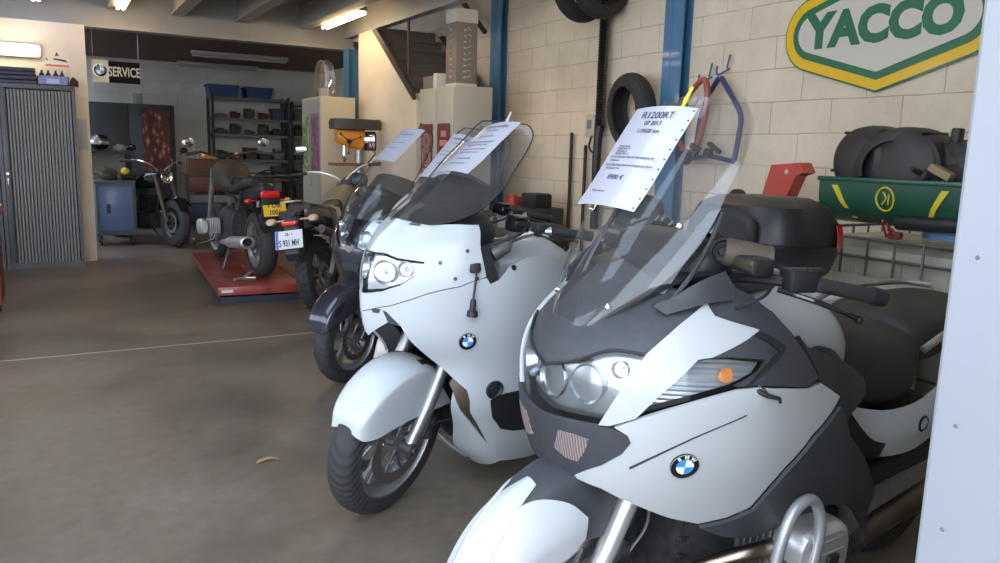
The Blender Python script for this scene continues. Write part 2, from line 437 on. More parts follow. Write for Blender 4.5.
def ribbed(name, col, metal, rough, scale, strength=.6, axis='X', dist=.01, col2=None):
    if name in MATS: return MATS[name]
    m, nt, b = new_mat(name)
    b.inputs['Base Color'].default_value = (*col, 1); b.inputs['Metallic'].default_value = metal; b.inputs['Roughness'].default_value = rough
    tc = nt.nodes.new('ShaderNodeTexCoord'); w = nt.nodes.new('ShaderNodeTexWave'); w.inputs['Scale'].default_value = scale
    w.bands_direction = axis
    nt.links.new(tc.outputs['Object'], w.inputs['Vector'])
    bp = nt.nodes.new('ShaderNodeBump'); bp.inputs['Strength'].default_value = strength; bp.inputs['Distance'].default_value = dist
    nt.links.new(w.outputs['Fac'], bp.inputs['Height']); nt.links.new(bp.outputs['Normal'], b.inputs['Normal'])
    if col2:
        r = nt.nodes.new('ShaderNodeValToRGB'); r.color_ramp.elements[0].color = (*col, 1); r.color_ramp.elements[1].color = (*col2, 1)
        nt.links.new(w.outputs['Fac'], r.inputs['Fac']); nt.links.new(r.outputs['Color'], b.inputs['Base Color'])
    MATS[name] = m; return m
CRYSTAL = ribbed('ribbed_reflector', (.58, .60, .63), .6, .3, 28, .5, 'Z', .006)
VENTM = ribbed('radiator_fins', (.20, .15, .14), .3, .6, 45, .8, 'Y', .004, (.42, .34, .33))
TREAD = ribbed('tyre_tread', (.030, .030, .032), 0, .72, 14, .5, 'DIAGONAL', .004)

# ------------------------------------------------------------------ parts shared by the motorcycles
def spin_arc(bm, cx, cz, prof, a0, a1, n=24, mi=0):
    """profile (radius, y) swept round the y axis through (cx, cz), angle from +x upwards"""
    rs = []
    for k in range(n+1):
        a = a0+(a1-a0)*k/n
        rs.append([(cx+r*math.cos(a), y, cz+r*math.sin(a)) for r, y in prof])
    rings(bm, rs)

def tyre_prof(r, w, rim, n=12):
    out = []
    h = r-rim
    for k in range(n+1):
        a = PI*k/n
        out.append((rim+h*(math.sin(a)**.62), -w/2*math.cos(a)*(1 if abs(math.cos(a)) < .95 else .93)))
    return out

def wheel(par, name, x, r=.3, w=.12, rim=.225, spokes=5, rimmat=None, disc=.16, y=0., knob=False, hub=.035, wire=False, tread=None, z=None):
    rimmat = rimmat or ALU
    z = r if z is None else z
    c = Vector((x, y, z)); bm = NB()
    rp = [(rim+.006, -w*.42), (rim+.010, -w*.36), (rim-.022, -w*.27), (rim-.028, 0), (rim-.022, w*.27), (rim+.010, w*.36), (rim+.006, w*.42),
          (rim-.006, w*.42), (rim-.012, w*.33), (rim-.034, w*.24), (rim-.040, 0), (rim-.034, -w*.24), (rim-.012, -w*.33), (rim-.006, -w*.42)]
    lathe(bm, rp, c, (0, 1, 0), 48, closed=True)
    lathe(bm, [(hub*.6, -.055), (hub, -.05), (hub*.9, -.02), (hub*.9, .02), (hub, .05), (hub*.6, .055)], c, (0, 1, 0), 20)
    if wire:
        for k in range(28):
            a = 2*PI*k/28; s = 1 if k % 2 else -1; b = a+s*.35
            cyl(bm, c+Vector((math.cos(a)*hub, s*.035, math.sin(a)*hub)), c+Vector((math.cos(b)*(rim-.03), 0, math.sin(b)*(rim-.03))), .0022, 5)
    else:
        for k in range(spokes):
            for s in (-1, 1):
                a = 2*PI*k/spokes+.3; d = .10*s
                p0 = c+Vector((math.cos(a+d*3)*hub*.8, 0, math.sin(a+d*3)*hub*.8)); p1 = c+Vector((math.cos(a+d)*(rim-.03), 0, math.sin(a+d)*(rim-.03)))
                m_ = (p0+p1)/2
                tube(bm, [p0, m_, p1], [.017, .013, .016], 8)
    root = obj(name, bm, rimmat, par)
    bm = NB()
    lathe(bm, tyre_prof(r, w, rim), c, (0, 1, 0), 64, closed=False, cap=False)
    if knob:
        for k in range(30):
            for j, (yy, hh) in enumerate(((-.036, .0), (0, .004), (.036, .0))):
                a = 2*PI*(k+(.5 if j == 1 else 0))/30
                rr = r-abs(yy)*.25
                box(bm, c+Vector((math.cos(a)*rr, yy*w/.13, math.sin(a)*rr)), (.018, .032, .032), ry(-a), bev=.003)
    obj('tyre', bm, RUBBER if knob else (tread or TREAD), root)
    if disc:
        for s in (-1, 1):
            bm = NB()
            yy = s*.062
            lathe(bm, [(disc*.72, yy-.002), (disc, yy-.002), (disc, yy+.002), (disc*.72, yy+.002)], c, (0, 1, 0), 40, closed=True)
            for k in range(5):
                a = 2*PI*k/5
                cyl(bm, c+Vector((math.cos(a)*hub, yy*.8, math.sin(a)*hub)), c+Vector((math.cos(a+.35)*disc*.76, yy, math.sin(a+.35)*disc*.76)), .006, 6)
            for k in range(24):
                a = 2*PI*k/24; q = disc*(.80+.12*(k % 2))
                cyl(bm, c+Vector((math.cos(a)*q, yy-.003, math.sin(a)*q)), c+Vector((math.cos(a)*q, yy+.003, math.sin(a)*q)), .004, 6)
            obj('brake_disc', bm, DISC, root)
    return root

def caliper(par, c, s, ang=0.):
    bm = NB(); box(bm, c, (.10, .035, .055), ry(ang), bev=.01)
    for d in (-.025, .025):
        lathe(bm, [(.017, 0), (.017, .012), (.01, .014)], Vector(c)+ry(ang) @ Vector((d, s*.014, 0)), (0, s, 0), 12)
    return obj('brake_caliper', bm, STEEL, par)

def roundel(par, c, nrm, r=.035, up=(0, 0, 1), letters=True):
    """round maker's emblem: black ring, three letters, blue and white quarters"""
    n = Vector(nrm).normalized(); rt = Vector(up).cross(n).normalized(); u = n.cross(rt)
    M = Matrix.Translation(Vector(c)) @ Matrix((rt, u, n)).transposed().to_4x4()
    bm = NB(); lathe(bm, [(r, -.004), (r, .0015), (r*.97, .0026), (.0, .0026)], (0, 0, 0), (0, 0, 1), 40, cap=False)
    lathe(bm, [(r*1.0, .0005), (r, .003), (r*.955, .003), (r*.955, .0005)], (0, 0, 0), (0, 0, 1), 40, mi=1, closed=True)
    bmesh.ops.transform(bm, matrix=M, verts=bm.verts)
    e = obj('emblem', bm, [BLACKG, CHROME], par, label='round blue and white quartered emblem')
    for k in range(4):
        bm = NB(); pts = [(0, 0)]+[(math.cos(a)*r*.62, math.sin(a)*r*.62) for a in [k*PI/2+PI/2*j/8 for j in range(9)]]
        prism(bm, pts, .0012, 'z', .0032)
        bmesh.ops.transform(bm, matrix=M, verts=bm.verts)
        obj('emblem_quarter', bm, BMWB if k % 2 else BMWW, e, smooth=False)
    if letters:
        for ch, a in (('B', 128), ('M', 90), ('W', 52)):
            A = R(a); L = M @ Matrix.Translation((math.cos(A)*r*.79, math.sin(A)*r*.79, .0030)) @ Matrix.Rotation(A-PI/2, 4, 'Z')
            text_mesh('emblem_letter', ch, r*.40, BMWW, e, L, .0004, bold=.0003)
    return e

def steer(objs, deg, piv=(-.33, 0, .95), ax=(-.43, 0, .90)):
    """turn the front wheel, forks and mudguard about the steering axis"""
    M = Matrix.Translation(Vector(piv)) @ Matrix.Rotation(R(deg), 4, Vector(ax).normalized()) @ Matrix.Translation(-Vector(piv))
    for o in objs:
        for q in [o]+list(o.children): q.data.transform(M)

def sheet(rootM, corners, name, label, cat, lines, group=None, bend=.012, nx=5, ny=8, sleeve=True, mt=None, extra=None):
    """paper: corners TL, TR, BR, BL in bike space, text lines (v from top 0..1, height, string, u centre)"""
    TL, TR, BR, BL = [Vector(c) for c in corners]
    w = (TR-TL).length; h = (BL-TL).length
    nrm = (TR-TL).cross(TL-BL).normalized()
    g = []
    for i in range(ny+1):
        v = i/ny; row = []
        for j in range(nx+1):
            u = j/nx
            p = (TL.lerp(TR, u)).lerp(BL.lerp(BR, u), v) + nrm*(bend*(1-(2*u-1)**2) + .004*math.sin(v*7)*(v*v))
            row.append(rootM @ p)
        g.append(row)
    bm = NB()
    patch(bm, [[tuple(p) for p in r] for r in g], .0012, 2, 2)
    o = obj(name, bm, mt or PAPER, None); tag(o, label, cat, group)
    for v, hh, s, uc in lines:
        if not isinstance(s, str):      # a line of small print, too fine to read
            p = (TL.lerp(TR, uc)).lerp(BL.lerp(BR, uc), v)+nrm*(bend*(1-(2*uc-1)**2)+.0022+.004*math.sin(v*7)*(v*v))
            M = rootM @ basis(p, TR.lerp(BR, v)-TL.lerp(BL, v), TL-BL); rn = random.Random(int(v*1000)); x = -s/2*w; bm = NB()
            while x < s/2*w:
                l = rn.uniform(.006, .020); b2(bm, x, min(x+l, s/2*w), -hh*.3, hh*rn.uniform(.2, .35), 0, .0003); x += l+.003
            bmesh.ops.transform(bm, matrix=M, verts=bm.verts); obj('printed_line', bm, mat('grey_ink', (.16, .16, .20), .6), o, smooth=False); continue
        p = (TL.lerp(TR, uc)).lerp(BL.lerp(BR, uc), v)+nrm*(bend*(1-(2*uc-1)**2)+.0026+.004*math.sin(v*7)*(v*v))
        M = rootM @ basis(p, TR.lerp(BR, v)-TL.lerp(BL, v), TL-BL)
        text_mesh('printed_text', s, hh, INK, o, M, .0003, sx=.95)
    if extra:                           # punched edge strip of the clear sleeve
        for k in range(11):
            v = .03+.094*k; p = TR.lerp(BR, v)+(TR-TL).normalized()*-.007+nrm*(.003+.004*math.sin(v*7)*(v*v))
            M = rootM @ basis(p, TR-TL, TL-BL); bm = NB(); lathe(bm, [(.0028, -.0003), (.0028, .0006), (0, .0006)], (0, 0, 0), (0, 0, 1), 8, cap=False); bmesh.ops.transform(bm, matrix=M, verts=bm.verts); obj('sleeve_hole', bm, INK, o)
    return o

def peg(M, c, d, name, label, m):
    """small spring clip clamped on an edge"""
    bm = NB(); c = Vector(c); d = Vector(d).normalized(); u, v, a = frame_to(d)
    for s in (-1, 1):
        tube(bm, [c-d*.03+u*s*.004, c+u*s*.007, c+d*.035+u*s*.012], [.004, .0055, .004], 6)
    lathe(bm, [(.006, -.006), (.006, .006)], c, v, 10)
    bmesh.ops.transform(bm, matrix=M, verts=bm.verts)
    return tag(obj(name, bm, m), label, 'clip')

def grip(bm, p0, p1, r=.017, n=10):
    p0, p1 = Vector(p0), Vector(p1); pts = []; rr = []
    for k in range(n*2+1):
        pts.append(p0.lerp(p1, k/(n*2))); rr.append(r*(1.0 if k % 2 else .93))
    tube(bm, pts, rr, 14)
    d = (p1-p0).normalized()
    tube(bm, [p1, p1+d*.02], [r*1.12, r*1.12], 14)

def cable(par, pts, r=.004, m=None, name='cable'):
    bm = NB(); stube(bm, pts, r, 7, 8); return obj(name, bm, m or BLACKP, par)
# ================================================================== the workshop
def block_mat(name, col, mortar, bw, bh, axis, ms=.010, bump=.5, dark=0.):
    m, nt, b = new_mat(name)
    b.inputs['Roughness'].default_value = .85; b.inputs['Specular IOR Level'].default_value = .2
    tc = nt.nodes.new('ShaderNodeTexCoord'); sp = nt.nodes.new('ShaderNodeSeparateXYZ'); cb = nt.nodes.new('ShaderNodeCombineXYZ')
    nt.links.new(tc.outputs['Object'], sp.inputs[0])
    nt.links.new(sp.outputs['Y' if axis == 'x' else 'X'], cb.inputs['X']); nt.links.new(sp.outputs['Z'], cb.inputs['Y'])
    # a slight wobble of the courses
    nz = nt.nodes.new('ShaderNodeTexNoise'); nz.inputs['Scale'].default_value = 2.5; nt.links.new(cb.outputs[0], nz.inputs['Vector'])
    ad = nt.nodes.new('ShaderNodeVectorMath'); ad.operation = 'MULTIPLY_ADD'; ad.inputs[1].default_value = (.02, .02, 0)
    nt.links.new(nz.outputs['Color'], ad.inputs[0]); nt.links.new(cb.outputs[0], ad.inputs[2])
    br = nt.nodes.new('ShaderNodeTexBrick'); br.inputs['Scale'].default_value = 1
    br.inputs['Brick Width'].default_value = bw; br.inputs['Row Height'].default_value = bh; br.inputs['Mortar Size'].default_value = ms*.5
    br.inputs['Mortar Smooth'].default_value = .4; br.inputs['Bias'].default_value = 0
    br.inputs['Color1'].default_value = (*col, 1); br.inputs['Color2'].default_value = (*[c*.95 for c in col], 1)
    br.inputs['Mortar'].default_value = (*mortar, 1)
    nt.links.new(ad.outputs[0], br.inputs['Vector'])
    # mortar shows only in places
    n2 = nt.nodes.new('ShaderNodeTexNoise'); n2.inputs['Scale'].default_value = 3.2; n2.inputs['Detail'].default_value = 6
    nt.links.new(tc.outputs['Object'], n2.inputs['Vector'])
    r2 = nt.nodes.new('ShaderNodeValToRGB'); r2.color_ramp.elements[0].position = .42; r2.color_ramp.elements[1].position = .62
    nt.links.new(n2.outputs['Fac'], r2.inputs['Fac'])
    mx = nt.nodes.new('ShaderNodeMix'); mx.data_type = 'RGBA'; mx.inputs[7].default_value = (*[c*.93 for c in col], 1)
    ml = nt.nodes.new('ShaderNodeMath'); ml.operation = 'MULTIPLY'; ml.inputs[1].default_value = .55
    nt.links.new(r2.outputs['Color'], ml.inputs[0]); nt.links.new(ml.outputs[0], mx.inputs[0]); nt.links.new(br.outputs['Color'], mx.inputs[6])
    # dirt
    n3 = nt.nodes.new('ShaderNodeTexNoise'); n3.inputs['Scale'].default_value = 1.1; n3.inputs['Detail'].default_value = 8; n3.inputs['Roughness'].default_value = .7
    nt.links.new(tc.outputs['Object'], n3.inputs['Vector'])
    r3 = nt.nodes.new('ShaderNodeValToRGB'); r3.color_ramp.elements[0].position = .3; r3.color_ramp.elements[1].position = .6
    r3.color_ramp.elements[0].color = (.82, .80, .76, 1); r3.color_ramp.elements[1].color = (1, 1, 1, 1); nt.links.new(n3.outputs['Fac'], r3.inputs['Fac'])
    m3 = nt.nodes.new('ShaderNodeMix'); m3.data_type = 'RGBA'; m3.blend_type = 'MULTIPLY'; m3.inputs[0].default_value = 1
    nt.links.new(mx.outputs[2], m3.inputs[6]); nt.links.new(r3.outputs['Color'], m3.inputs[7]); nt.links.new(m3.outputs[2], b.inputs['Base Color'])
    bp = nt.nodes.new('ShaderNodeBump'); bp.inputs['Strength'].default_value = bump; bp.inputs['Distance'].default_value = .01
    iv = nt.nodes.new('ShaderNodeMath'); iv.operation = 'MULTIPLY_ADD'; iv.inputs[1].default_value = -1
    n4 = nt.nodes.new('ShaderNodeTexNoise'); n4.inputs['Scale'].default_value = 40; nt.links.new(tc.outputs['Object'], n4.inputs['Vector'])
    nt.links.new(br.outputs['Fac'], iv.inputs[0]); nt.links.new(n4.outputs['Fac'], iv.inputs[2])
    nt.links.new(iv.outputs[0], bp.inputs['Height']); nt.links.new(bp.outputs['Normal'], b.inputs['Normal'])
    return m

def floor_mat():
    m, nt, b = new_mat('worn_concrete'); tc = nt.nodes.new('ShaderNodeTexCoord')
    n1 = nt.nodes.new('ShaderNodeTexNoise'); n1.inputs['Scale'].default_value = .9; n1.inputs['Detail'].default_value = 9; n1.inputs['Roughness'].default_value = .62
    n2 = nt.nodes.new('ShaderNodeTexNoise'); n2.inputs['Scale'].default_value = 14; n2.inputs['Detail'].default_value = 6
    for n in (n1, n2): nt.links.new(tc.outputs['Object'], n.inputs['Vector'])
    r = nt.nodes.new('ShaderNodeValToRGB'); e = r.color_ramp.elements
    e[0].position = .33; e[0].color = (.108, .089, .069, 1); e[1].position = .66; e[1].color = (.215, .18, .142, 1)
    q = e.new(.5); q.color = (.168, .138, .108, 1)
    nt.links.new(n1.outputs['Fac'], r.inputs['Fac'])
    r2 = nt.nodes.new('ShaderNodeValToRGB'); r2.color_ramp.elements[0].color = (.82, .82, .82, 1); r2.color_ramp.elements[0].position = .3; r2.color_ramp.elements[1].position = .6
    nt.links.new(n2.outputs['Fac'], r2.inputs['Fac'])
    mx = nt.nodes.new('ShaderNodeMix'); mx.data_type = 'RGBA'; mx.blend_type = 'MULTIPLY'; mx.inputs[0].default_value = 1
    nt.links.new(r.outputs['Color'], mx.inputs[6]); nt.links.new(r2.outputs['Color'], mx.inputs[7]); nt.links.new(mx.outputs[2], b.inputs['Base Color'])
    # polished and scuffed patches
    r3 = nt.nodes.new('ShaderNodeValToRGB'); r3.color_ramp.elements[0].color = (.30, .30, .30, 1); r3.color_ramp.elements[1].color = (.52, .52, .52, 1)
    r3.color_ramp.elements[0].position = .35; r3.color_ramp.elements[1].position = .65
    nt.links.new(n1.outputs['Fac'], r3.inputs['Fac']); nt.links.new(r3.outputs['Color'], b.inputs['Roughness'])
    bp = nt.nodes.new('ShaderNodeBump'); bp.inputs['Strength'].default_value = .12; bp.inputs['Distance'].default_value = .01
    nt.links.new(n2.outputs['Fac'], bp.inputs['Height']); nt.links.new(bp.outputs['Normal'], b.inputs['Normal'])
    return m
BLK_R = block_mat('painted_block_wall', (.78, .685, .54), (.50, .42, .31), .50, .226, 'x')
BLK_B = block_mat('grey_block_wall', (.68, .67, .62), (.48, .47, .43), .50, .22, 'y', .008)
PLAST = mat('cream_plaster', (.68, .60, .47), .8, noise=.12, nscale=1.5)
PLASTW = mat('off_white_plaster', (.62, .57, .48), .8, noise=.15, nscale=1.2)
GREYST = mat('grey_painted_steel', (.30, .30, .285), .5, noise=.1, nscale=3)
BLUEST = mat('blue_painted_steel', (.07, .20, .36), .4, noise=.15, nscale=4, coat=.2)
MAROON = mat('maroon_sheet', (.115, .06, .045), .6, noise=.2, nscale=5)
DECK = mat('deck_board', (.30, .24, .18), .7, noise=.2, nscale=2)

bm = NB(); b2(bm, -5, 4.5, -6, 14.7, -.10, 0); struct(obj('floor', bm, floor_mat(), smooth=False))
bm = NB(); b2(bm, -.45, 2.6, 5.70, 5.712, 0, .0012); b2(bm, -4.9, -.45, 5.702, 5.712, 0, .0012); struct(obj('trim_1', bm, mat('joint_filler', (.36, .33, .28), .8), smooth=False))
bm = NB(); b2(bm, 4.5, 4.7, .5, 14.7, 0, 5); struct(obj('wall_right', bm, BLK_R, smooth=False))
bm = NB(); b2(bm, -5, 4.7, 14.7, 14.9, 0, 5); struct(obj('wall_back', bm, BLK_B, smooth=False))
bm = NB(); b2(bm, -5.2, -5, 0, 14.7, 0, .9); b2(bm, -5.2, -5, 0, 14.7, 4.0, 5)
for y0, y1 in ((0, 1.5), (9.2, 10.8), (14.2, 14.7)): b2(bm, -5.2, -5, y0, y1, .9, 4.0)
struct(obj('wall_left', bm, mat('white_wall_paint', (.66, .65, .62), .8), smooth=False))
for i_, (y0, y1) in enumerate(((1.5, 9.2), (10.8, 14.2))):
    bm = NB(); b2(bm, -5.11, -5.09, y0, y1, .9, 4.0); wn = struct(obj('window_%d' % (i_+2), bm, glass_mat('added_daylight_sheet', (.85, .87, .9)), smooth=False))  # unseen side glazing, added to carry daylight deeper into hall and rear bay
    for k in range(int((y1-y0)/1.1)+1):
        bm = NB(); b2(bm, -5.14, -5.06, y0+k*1.1, y0+k*1.1+.05, .9, 4.0); obj('window_bar', bm, GREYST, wn, smooth=False)
bm = NB(); b2(bm, -5, .43, 10.2, 10.42, 0, 2.66); struct(obj('wall_partition', bm, PLASTW, smooth=False))
bm = NB(); b2(bm, 1.19, 4.5, .50, .64, 0, 5); b2(bm, -5, 1.19, .50, .64, 3.9, 5); struct(obj('wall_front', bm, PLASTW, smooth=False))  # unseen stretch over the doorway is added to shade up-facing panels
bm = NB(); b2(bm, -5.2, 4.7, 4.6, 10.8, 5, 5.15); b2(bm, -5.2, 4.7, 14.2, 14.9, 5, 5.15); b2(bm, .2, 4.7, 10.8, 14.2, 5, 5.15); b2(bm, -5.2, -4.2, 10.8, 14.2, 5, 5.15); b2(bm, -5.2, 4.7, 0, 2.8, 5, 5.15); b2(bm, -5.2, -4.0, 2.8, 4.6, 5, 5.15); b2(bm, .6, 4.7, 2.8, 4.6, 5, 5.15); struct(obj('ceiling', bm, mat('roof_sheet', (.60, .59, .56), .7), smooth=False))
# yard outside the big doorway
bm = NB(); b2(bm, -30, 30, -40, -6, -.12, -.02); struct(obj('floor_yard', bm, mat('pale_asphalt', (.34, .34, .34), .9, noise=.2, nscale=.5), smooth=False))
# mezzanine: lintel beam, edge beam, joists, deck
bm = NB(); b2(bm, -5, 3.62, 10.36, 10.46, 2.70, 3.16); b2(bm, -5, 3.62, 10.30, 10.52, 2.66, 2.70); b2(bm, -5, 3.62, 10.30, 10.52, 3.14, 3.17)
o = obj('mezzanine_lintel', bm, GREYST, smooth=False); struct(o)
bm = NB(); b2(bm, 3.50, 3.60, 5.0, 10.36, 2.81, 3.16); struct(obj('trim_2', bm, GREYST, smooth=False))
bm = NB(); b2(bm, -5, 3.55, 4.8, 10.4, 3.17, 3.23); struct(obj('ceiling_mezzanine', bm, DECK, smooth=False))
bm = NB(); b2(bm, .43, 4.5, 10.5, 14.7, 2.74, 2.80); struct(obj('ceiling_back', bm, MAROON, smooth=False))
for i, x in enumerate((-1.9, -.95, -.05, .75, 1.43, 2.17, 2.95)):
    bm = NB(); b2(bm, x-.05, x+.05, 5.0, 10.36, 2.90, 3.15, bev=.006); b2(bm, x-.075, x+.075, 5.0, 10.36, 2.88, 2.90)
    o = struct(obj('trim_%d' % (i+3), bm, GREYST, smooth=False))
bm = NB(); b2(bm, -4.0, .6, 2.8, 4.6, 5.05, 5.07); wn = struct(obj('window_1', bm, glass_mat('added_daylight_sheet', (.85, .87, .9)), smooth=False))  # unseen roof opening, added to bring in daylight from above
for x in (-2.9, -1.7, -.5):
    bm = NB(); b2(bm, x-.03, x+.03, 2.8, 4.6, 5.0, 5.05); obj('window_bar', bm, GREYST, wn, smooth=False)
bm = NB(); b2(bm, -4.2, .2, 10.8, 14.2, 5.05, 5.07); struct(obj('window_4', bm, glass_mat('added_daylight_sheet', (.85, .87, .9)), smooth=False))  # unseen roof opening, added to brighten the rear wall
# blue steel posts
def post(x, y, z1, label, rot=0):
    bm = NB(); b2(bm, x-.10, x-.088, y-.1, y+.1, 0, z1); b2(bm, x+.088, x+.10, y-.1, y+.1, 0, z1); b2(bm, x-.09, x+.09, y-.006, y+.006, 0, z1)
    b2(bm, x-.13, x+.13, y-.13, y+.13, 0, .015)
    return struct(obj('column', bm, BLUEST, smooth=False))
post(3.56, 10.20, 2.66, '')
for y in (7.88, 4.96):
    bm = NB(); b2(bm, 4.40, 4.412, y-.11, y+.11, 0, 5); b2(bm, 4.488, 4.50, y-.11, y+.11, 0, 5); b2(bm, 4.41, 4.49, y-.006, y+.006, 0, 5)
    box(bm, (4.399, y+.02, 2.5), (.004, .006, 5)); struct(obj('column', bm, BLUEST, smooth=False))
# white door jamb next to the camera
bm = NB(); b2(bm, 1.045, 1.22, .46, .60, 0, 4, bev=.006)
j = struct(obj('door_1', bm, mat('white_painted_metal', (.30, .325, .36), .35, noise=.05, nscale=2), smooth=False))
for z in (.9, 1.05, 1.28, 1.62, .7):
    bm = NB(); lathe(bm, [(.003, 0), (.002, .001), (0, .001)], (1.044, .565, z), (-1, 0, 0), 10, cap=False); obj('rivet', bm, mat('grey_speck', (.14, .15, .17), .6), j)

# stair enclosure and stairs
bm = NB(); prism(bm, [(9.82, 0), (9.82, 2.81), (9.27, 2.81), (7.98, 1.91), (7.98, 0)], .06, 'x', 3.53); struct(obj('wall_stair', bm, PLAST, smooth=False))
stair = thing('staircase', 'dark steel open staircase rising behind the cream wall to the mezzanine', 'stairs', (3.6, 7.4, 0))
sx = math.hypot(1, .64)
for X, nm in ((3.475, 'stringer'), (4.36, 'stringer')):
    bm = NB(); prism(bm, [(9.24, 2.79), (9.10, 2.79), (7.99, 2.02), (7.99, 1.92)], .035, 'x', X)
    o = obj(nm, bm, mat('brown_black_steel', (.04, .03, .025), .5), stair, smooth=False); o.location = (-3.6, -7.4, 0)
for k in range(5, 11):
    y = 7.1+k*.20; z = 1.36+k*.132
    bm = NB(); b2(bm, 3.55, 4.34, y, y+.24, z, z+.03); b2(bm, 3.55, 4.34, y+.22, y+.235, z, z+.16)
    o = obj('tread', bm, mat('worn_tread', (.10, .085, .075), .7), stair, smooth=False); o.location = (-3.6, -7.4, 0)
bm = NB(); tube(bm, [(4.36, 9.0, 3.4), (4.36, 8.05, 2.72)], .03, 8); tube(bm, [(3.56, 8.35, 2.05), (3.56, 8.35, 2.9)], .018, 8)
o = obj('handrail', bm, mat('brown_black_steel', (.04, .03, .025), .5), stair); o.location = (-3.6, -7.4, 0)
bm = NB(); tube(bm, [(3.56, 9.25, 2.9), (3.56, 9.25, 3.3)], .02, 8); o = obj('rail_post', bm, ALU, stair); o.location = (-3.6, -7.4, 0)

# lamps
TUBE = mat('warm_fluorescent', (1, .9, .7), .4, emit=(1, .72, .42), estr=11)
def strip_light(name, x, y0, y1, z, label, lit=True, axis='y', m=None, w=.10):
    c = (x, (y0+y1)/2, z) if axis == 'y' else ((y0+y1)/2, x, z); L = abs(y1-y0)
    t = thing(name, label, 'light', c)
    bm = NB(); box(bm, (0, 0, .045), (w, L, .05) if axis == 'y' else (L, w, .05), bev=.008); obj('housing', bm, mat('lamp_housing', (.42, .41, .38), .5), t)
    for d in (-w*.27, w*.27):
        bm = NB(); p = [(d, -L/2+.02, 0), (d, L/2-.02, 0)] if axis == 'y' else [(-L/2+.02, d, 0), (L/2-.02, d, 0)]
        tube(bm, p, .016, 12); obj('tube', bm, m or (TUBE if lit else mat('unlit_tube', (.45, .44, .42), .35)), t)
    return t
strip_light('strip_light', 3.10, 8.55, 9.95, 2.86, 'lit double fluorescent strip light under the mezzanine beside the cream stair wall')
strip_light('strip_light', .80, 8.9, 10.1, 2.86, 'lit strip light under a joist, second from left at the top edge')
strip_light('strip_light', -.02, 9.1, 10.1, 2.86, 'lit strip light under a joist at the top left corner, left of the SERVICE sign', m=mat('cool_fluorescent', (.8, .8, 1), .4, emit=(.75, .75, 1), estr=6))
strip_light('strip_light', 4.1, 5.2, 6.7, 4.4, 'unseen strip light high in the right bay, added to brighten the right wall')  # lamp out of view, added as warm fill for the right wall
strip_light('strip_light', 2.6, 6.0, 7.6, 3.02, 'unseen strip light under the mezzanine, added as fill light above the trail motorcycle')  # another added lamp out of view, warms the space below the deck
strip_light('strip_light', 12.5, 1.90, 3.30, 2.66, 'unlit fluorescent strip light on the maroon ceiling, nearer of the two', False, 'x', w=.13)
strip_light('strip_light', 14.3, 1.95, 3.25, 2.66, 'unlit fluorescent strip light close to the rear block wall', False, 'x', w=.13)
t = thing('wall_lamp', 'glowing oval wall lamp above the roller shutter cabinet at the left edge', 'light', (-.28, 10.1, 2.33))
bm = NB(); box(bm, (0, .05, 0), (.56, .06, .15), bev=.03); obj('lamp_base', bm, mat('lamp_housing', (.42, .41, .38), .5), t)
bm = NB(); rs_ = []
for y, sc_ in ((.03, 1), (-.01, 1), (-.04, .93), (-.055, .75)):
    rs_.append([(.27*sc_*math.copysign(abs(math.cos(a))**.4, math.cos(a)), y, .06*sc_*math.copysign(abs(math.sin(a))**.6, math.sin(a))) for a in [2*PI*k/32 for k in range(32)]])
rings(bm, rs_); obj('diffuser', bm, mat('glowing_diffuser', (1, .9, .7), .4, emit=(1, .78, .45), estr=6), t)
# ================================================================== nearest white touring motorcycle
HA = Hull(HULL_A)
bikeA = thing('touring_motorcycle', 'large white fully faired touring motorcycle with grey trim, nearest the camera on the right', 'motorcycle', (1.05, 1.57, 0), R(183), lean=R(3))
bpy.context.view_layer.update(); MA = bikeA.matrix_world.copy()
PA = POLY_A
def sh(H, P, par, name, key, m, off=0., th=.006, both=True, label=None, **k):
    o = None
    for mir in ((False, True) if both else (False,)):
        bm = NB(); shell(bm, H, P[key], off, th, mirror=mir, **k)
        o2 = obj(name, bm, m, par, label=label); o = o or o2
    return o
def sym_poly(pts):
    """outline of a centre panel from its left half (starts and ends on the centre line)"""
    return pts+[(-s, t) for s, t in reversed(pts) if abs(s) > 1e-4]
def centre(H, P, par, name, key, m, off=0., th=.006, label=None, **k):
    bm = NB(); shell(bm, H, sym_poly(P[key]), off, th, **k); return obj(name, bm, m, par, label=label)

# dark inner shell behind every panel
bm = NB()
shell(bm, HA, [(-6.6, 4.0), (-5.5, 3.0), (-3, 2.75), (-1.2, 3.6), (1.2, 3.6), (3, 2.75), (5.5, 3.0), (6.6, 4.0), (6.6, 6.2), (5.2, 7.6), (3.4, 8.2), (0, 8.3), (-3.4, 8.2), (-5.2, 7.6), (-6.6, 6.2)], -.075, .004, ds=.5, dt=.5)
obj('inner_fairing', bm, BLACKP, bikeA)
# headlight
hl = centre(HA, PA, bikeA, 'headlight', 'headlight', REFL, -.032, .004, label='clear wide headlight with chrome reflectors')
for yy, xx, zz, rr in ((0.0, .005, .862, .050), (.105, -.012, .875, .048), (-.105, -.012, .875, .048), (.168, -.052, .925, .022), (-.168, -.052, .925, .022)):
    bm = NB(); ax = Vector((1, yy*2.2, .05)).normalized(); c = Vector((xx, yy, zz))
    lathe(bm, [(rr, .012), (rr*.98, .014), (rr*.93, .008), (rr*.8, -.008), (rr*.55, -.022), (rr*.3, -.028), (.0, -.028)], c, ax, 28, cap=False)
    obj('reflector', bm, REFL, hl)
    bm = NB(); lathe(bm, [(.001, -.03), (rr*.22, -.028), (rr*.2, -.006), (.001, .002)], c, ax, 14)
    obj('bulb', bm, BMWW, hl)
lens = centre(HA, PA, hl, 'lens', 'headlight', GL_LENS, .0, .003)
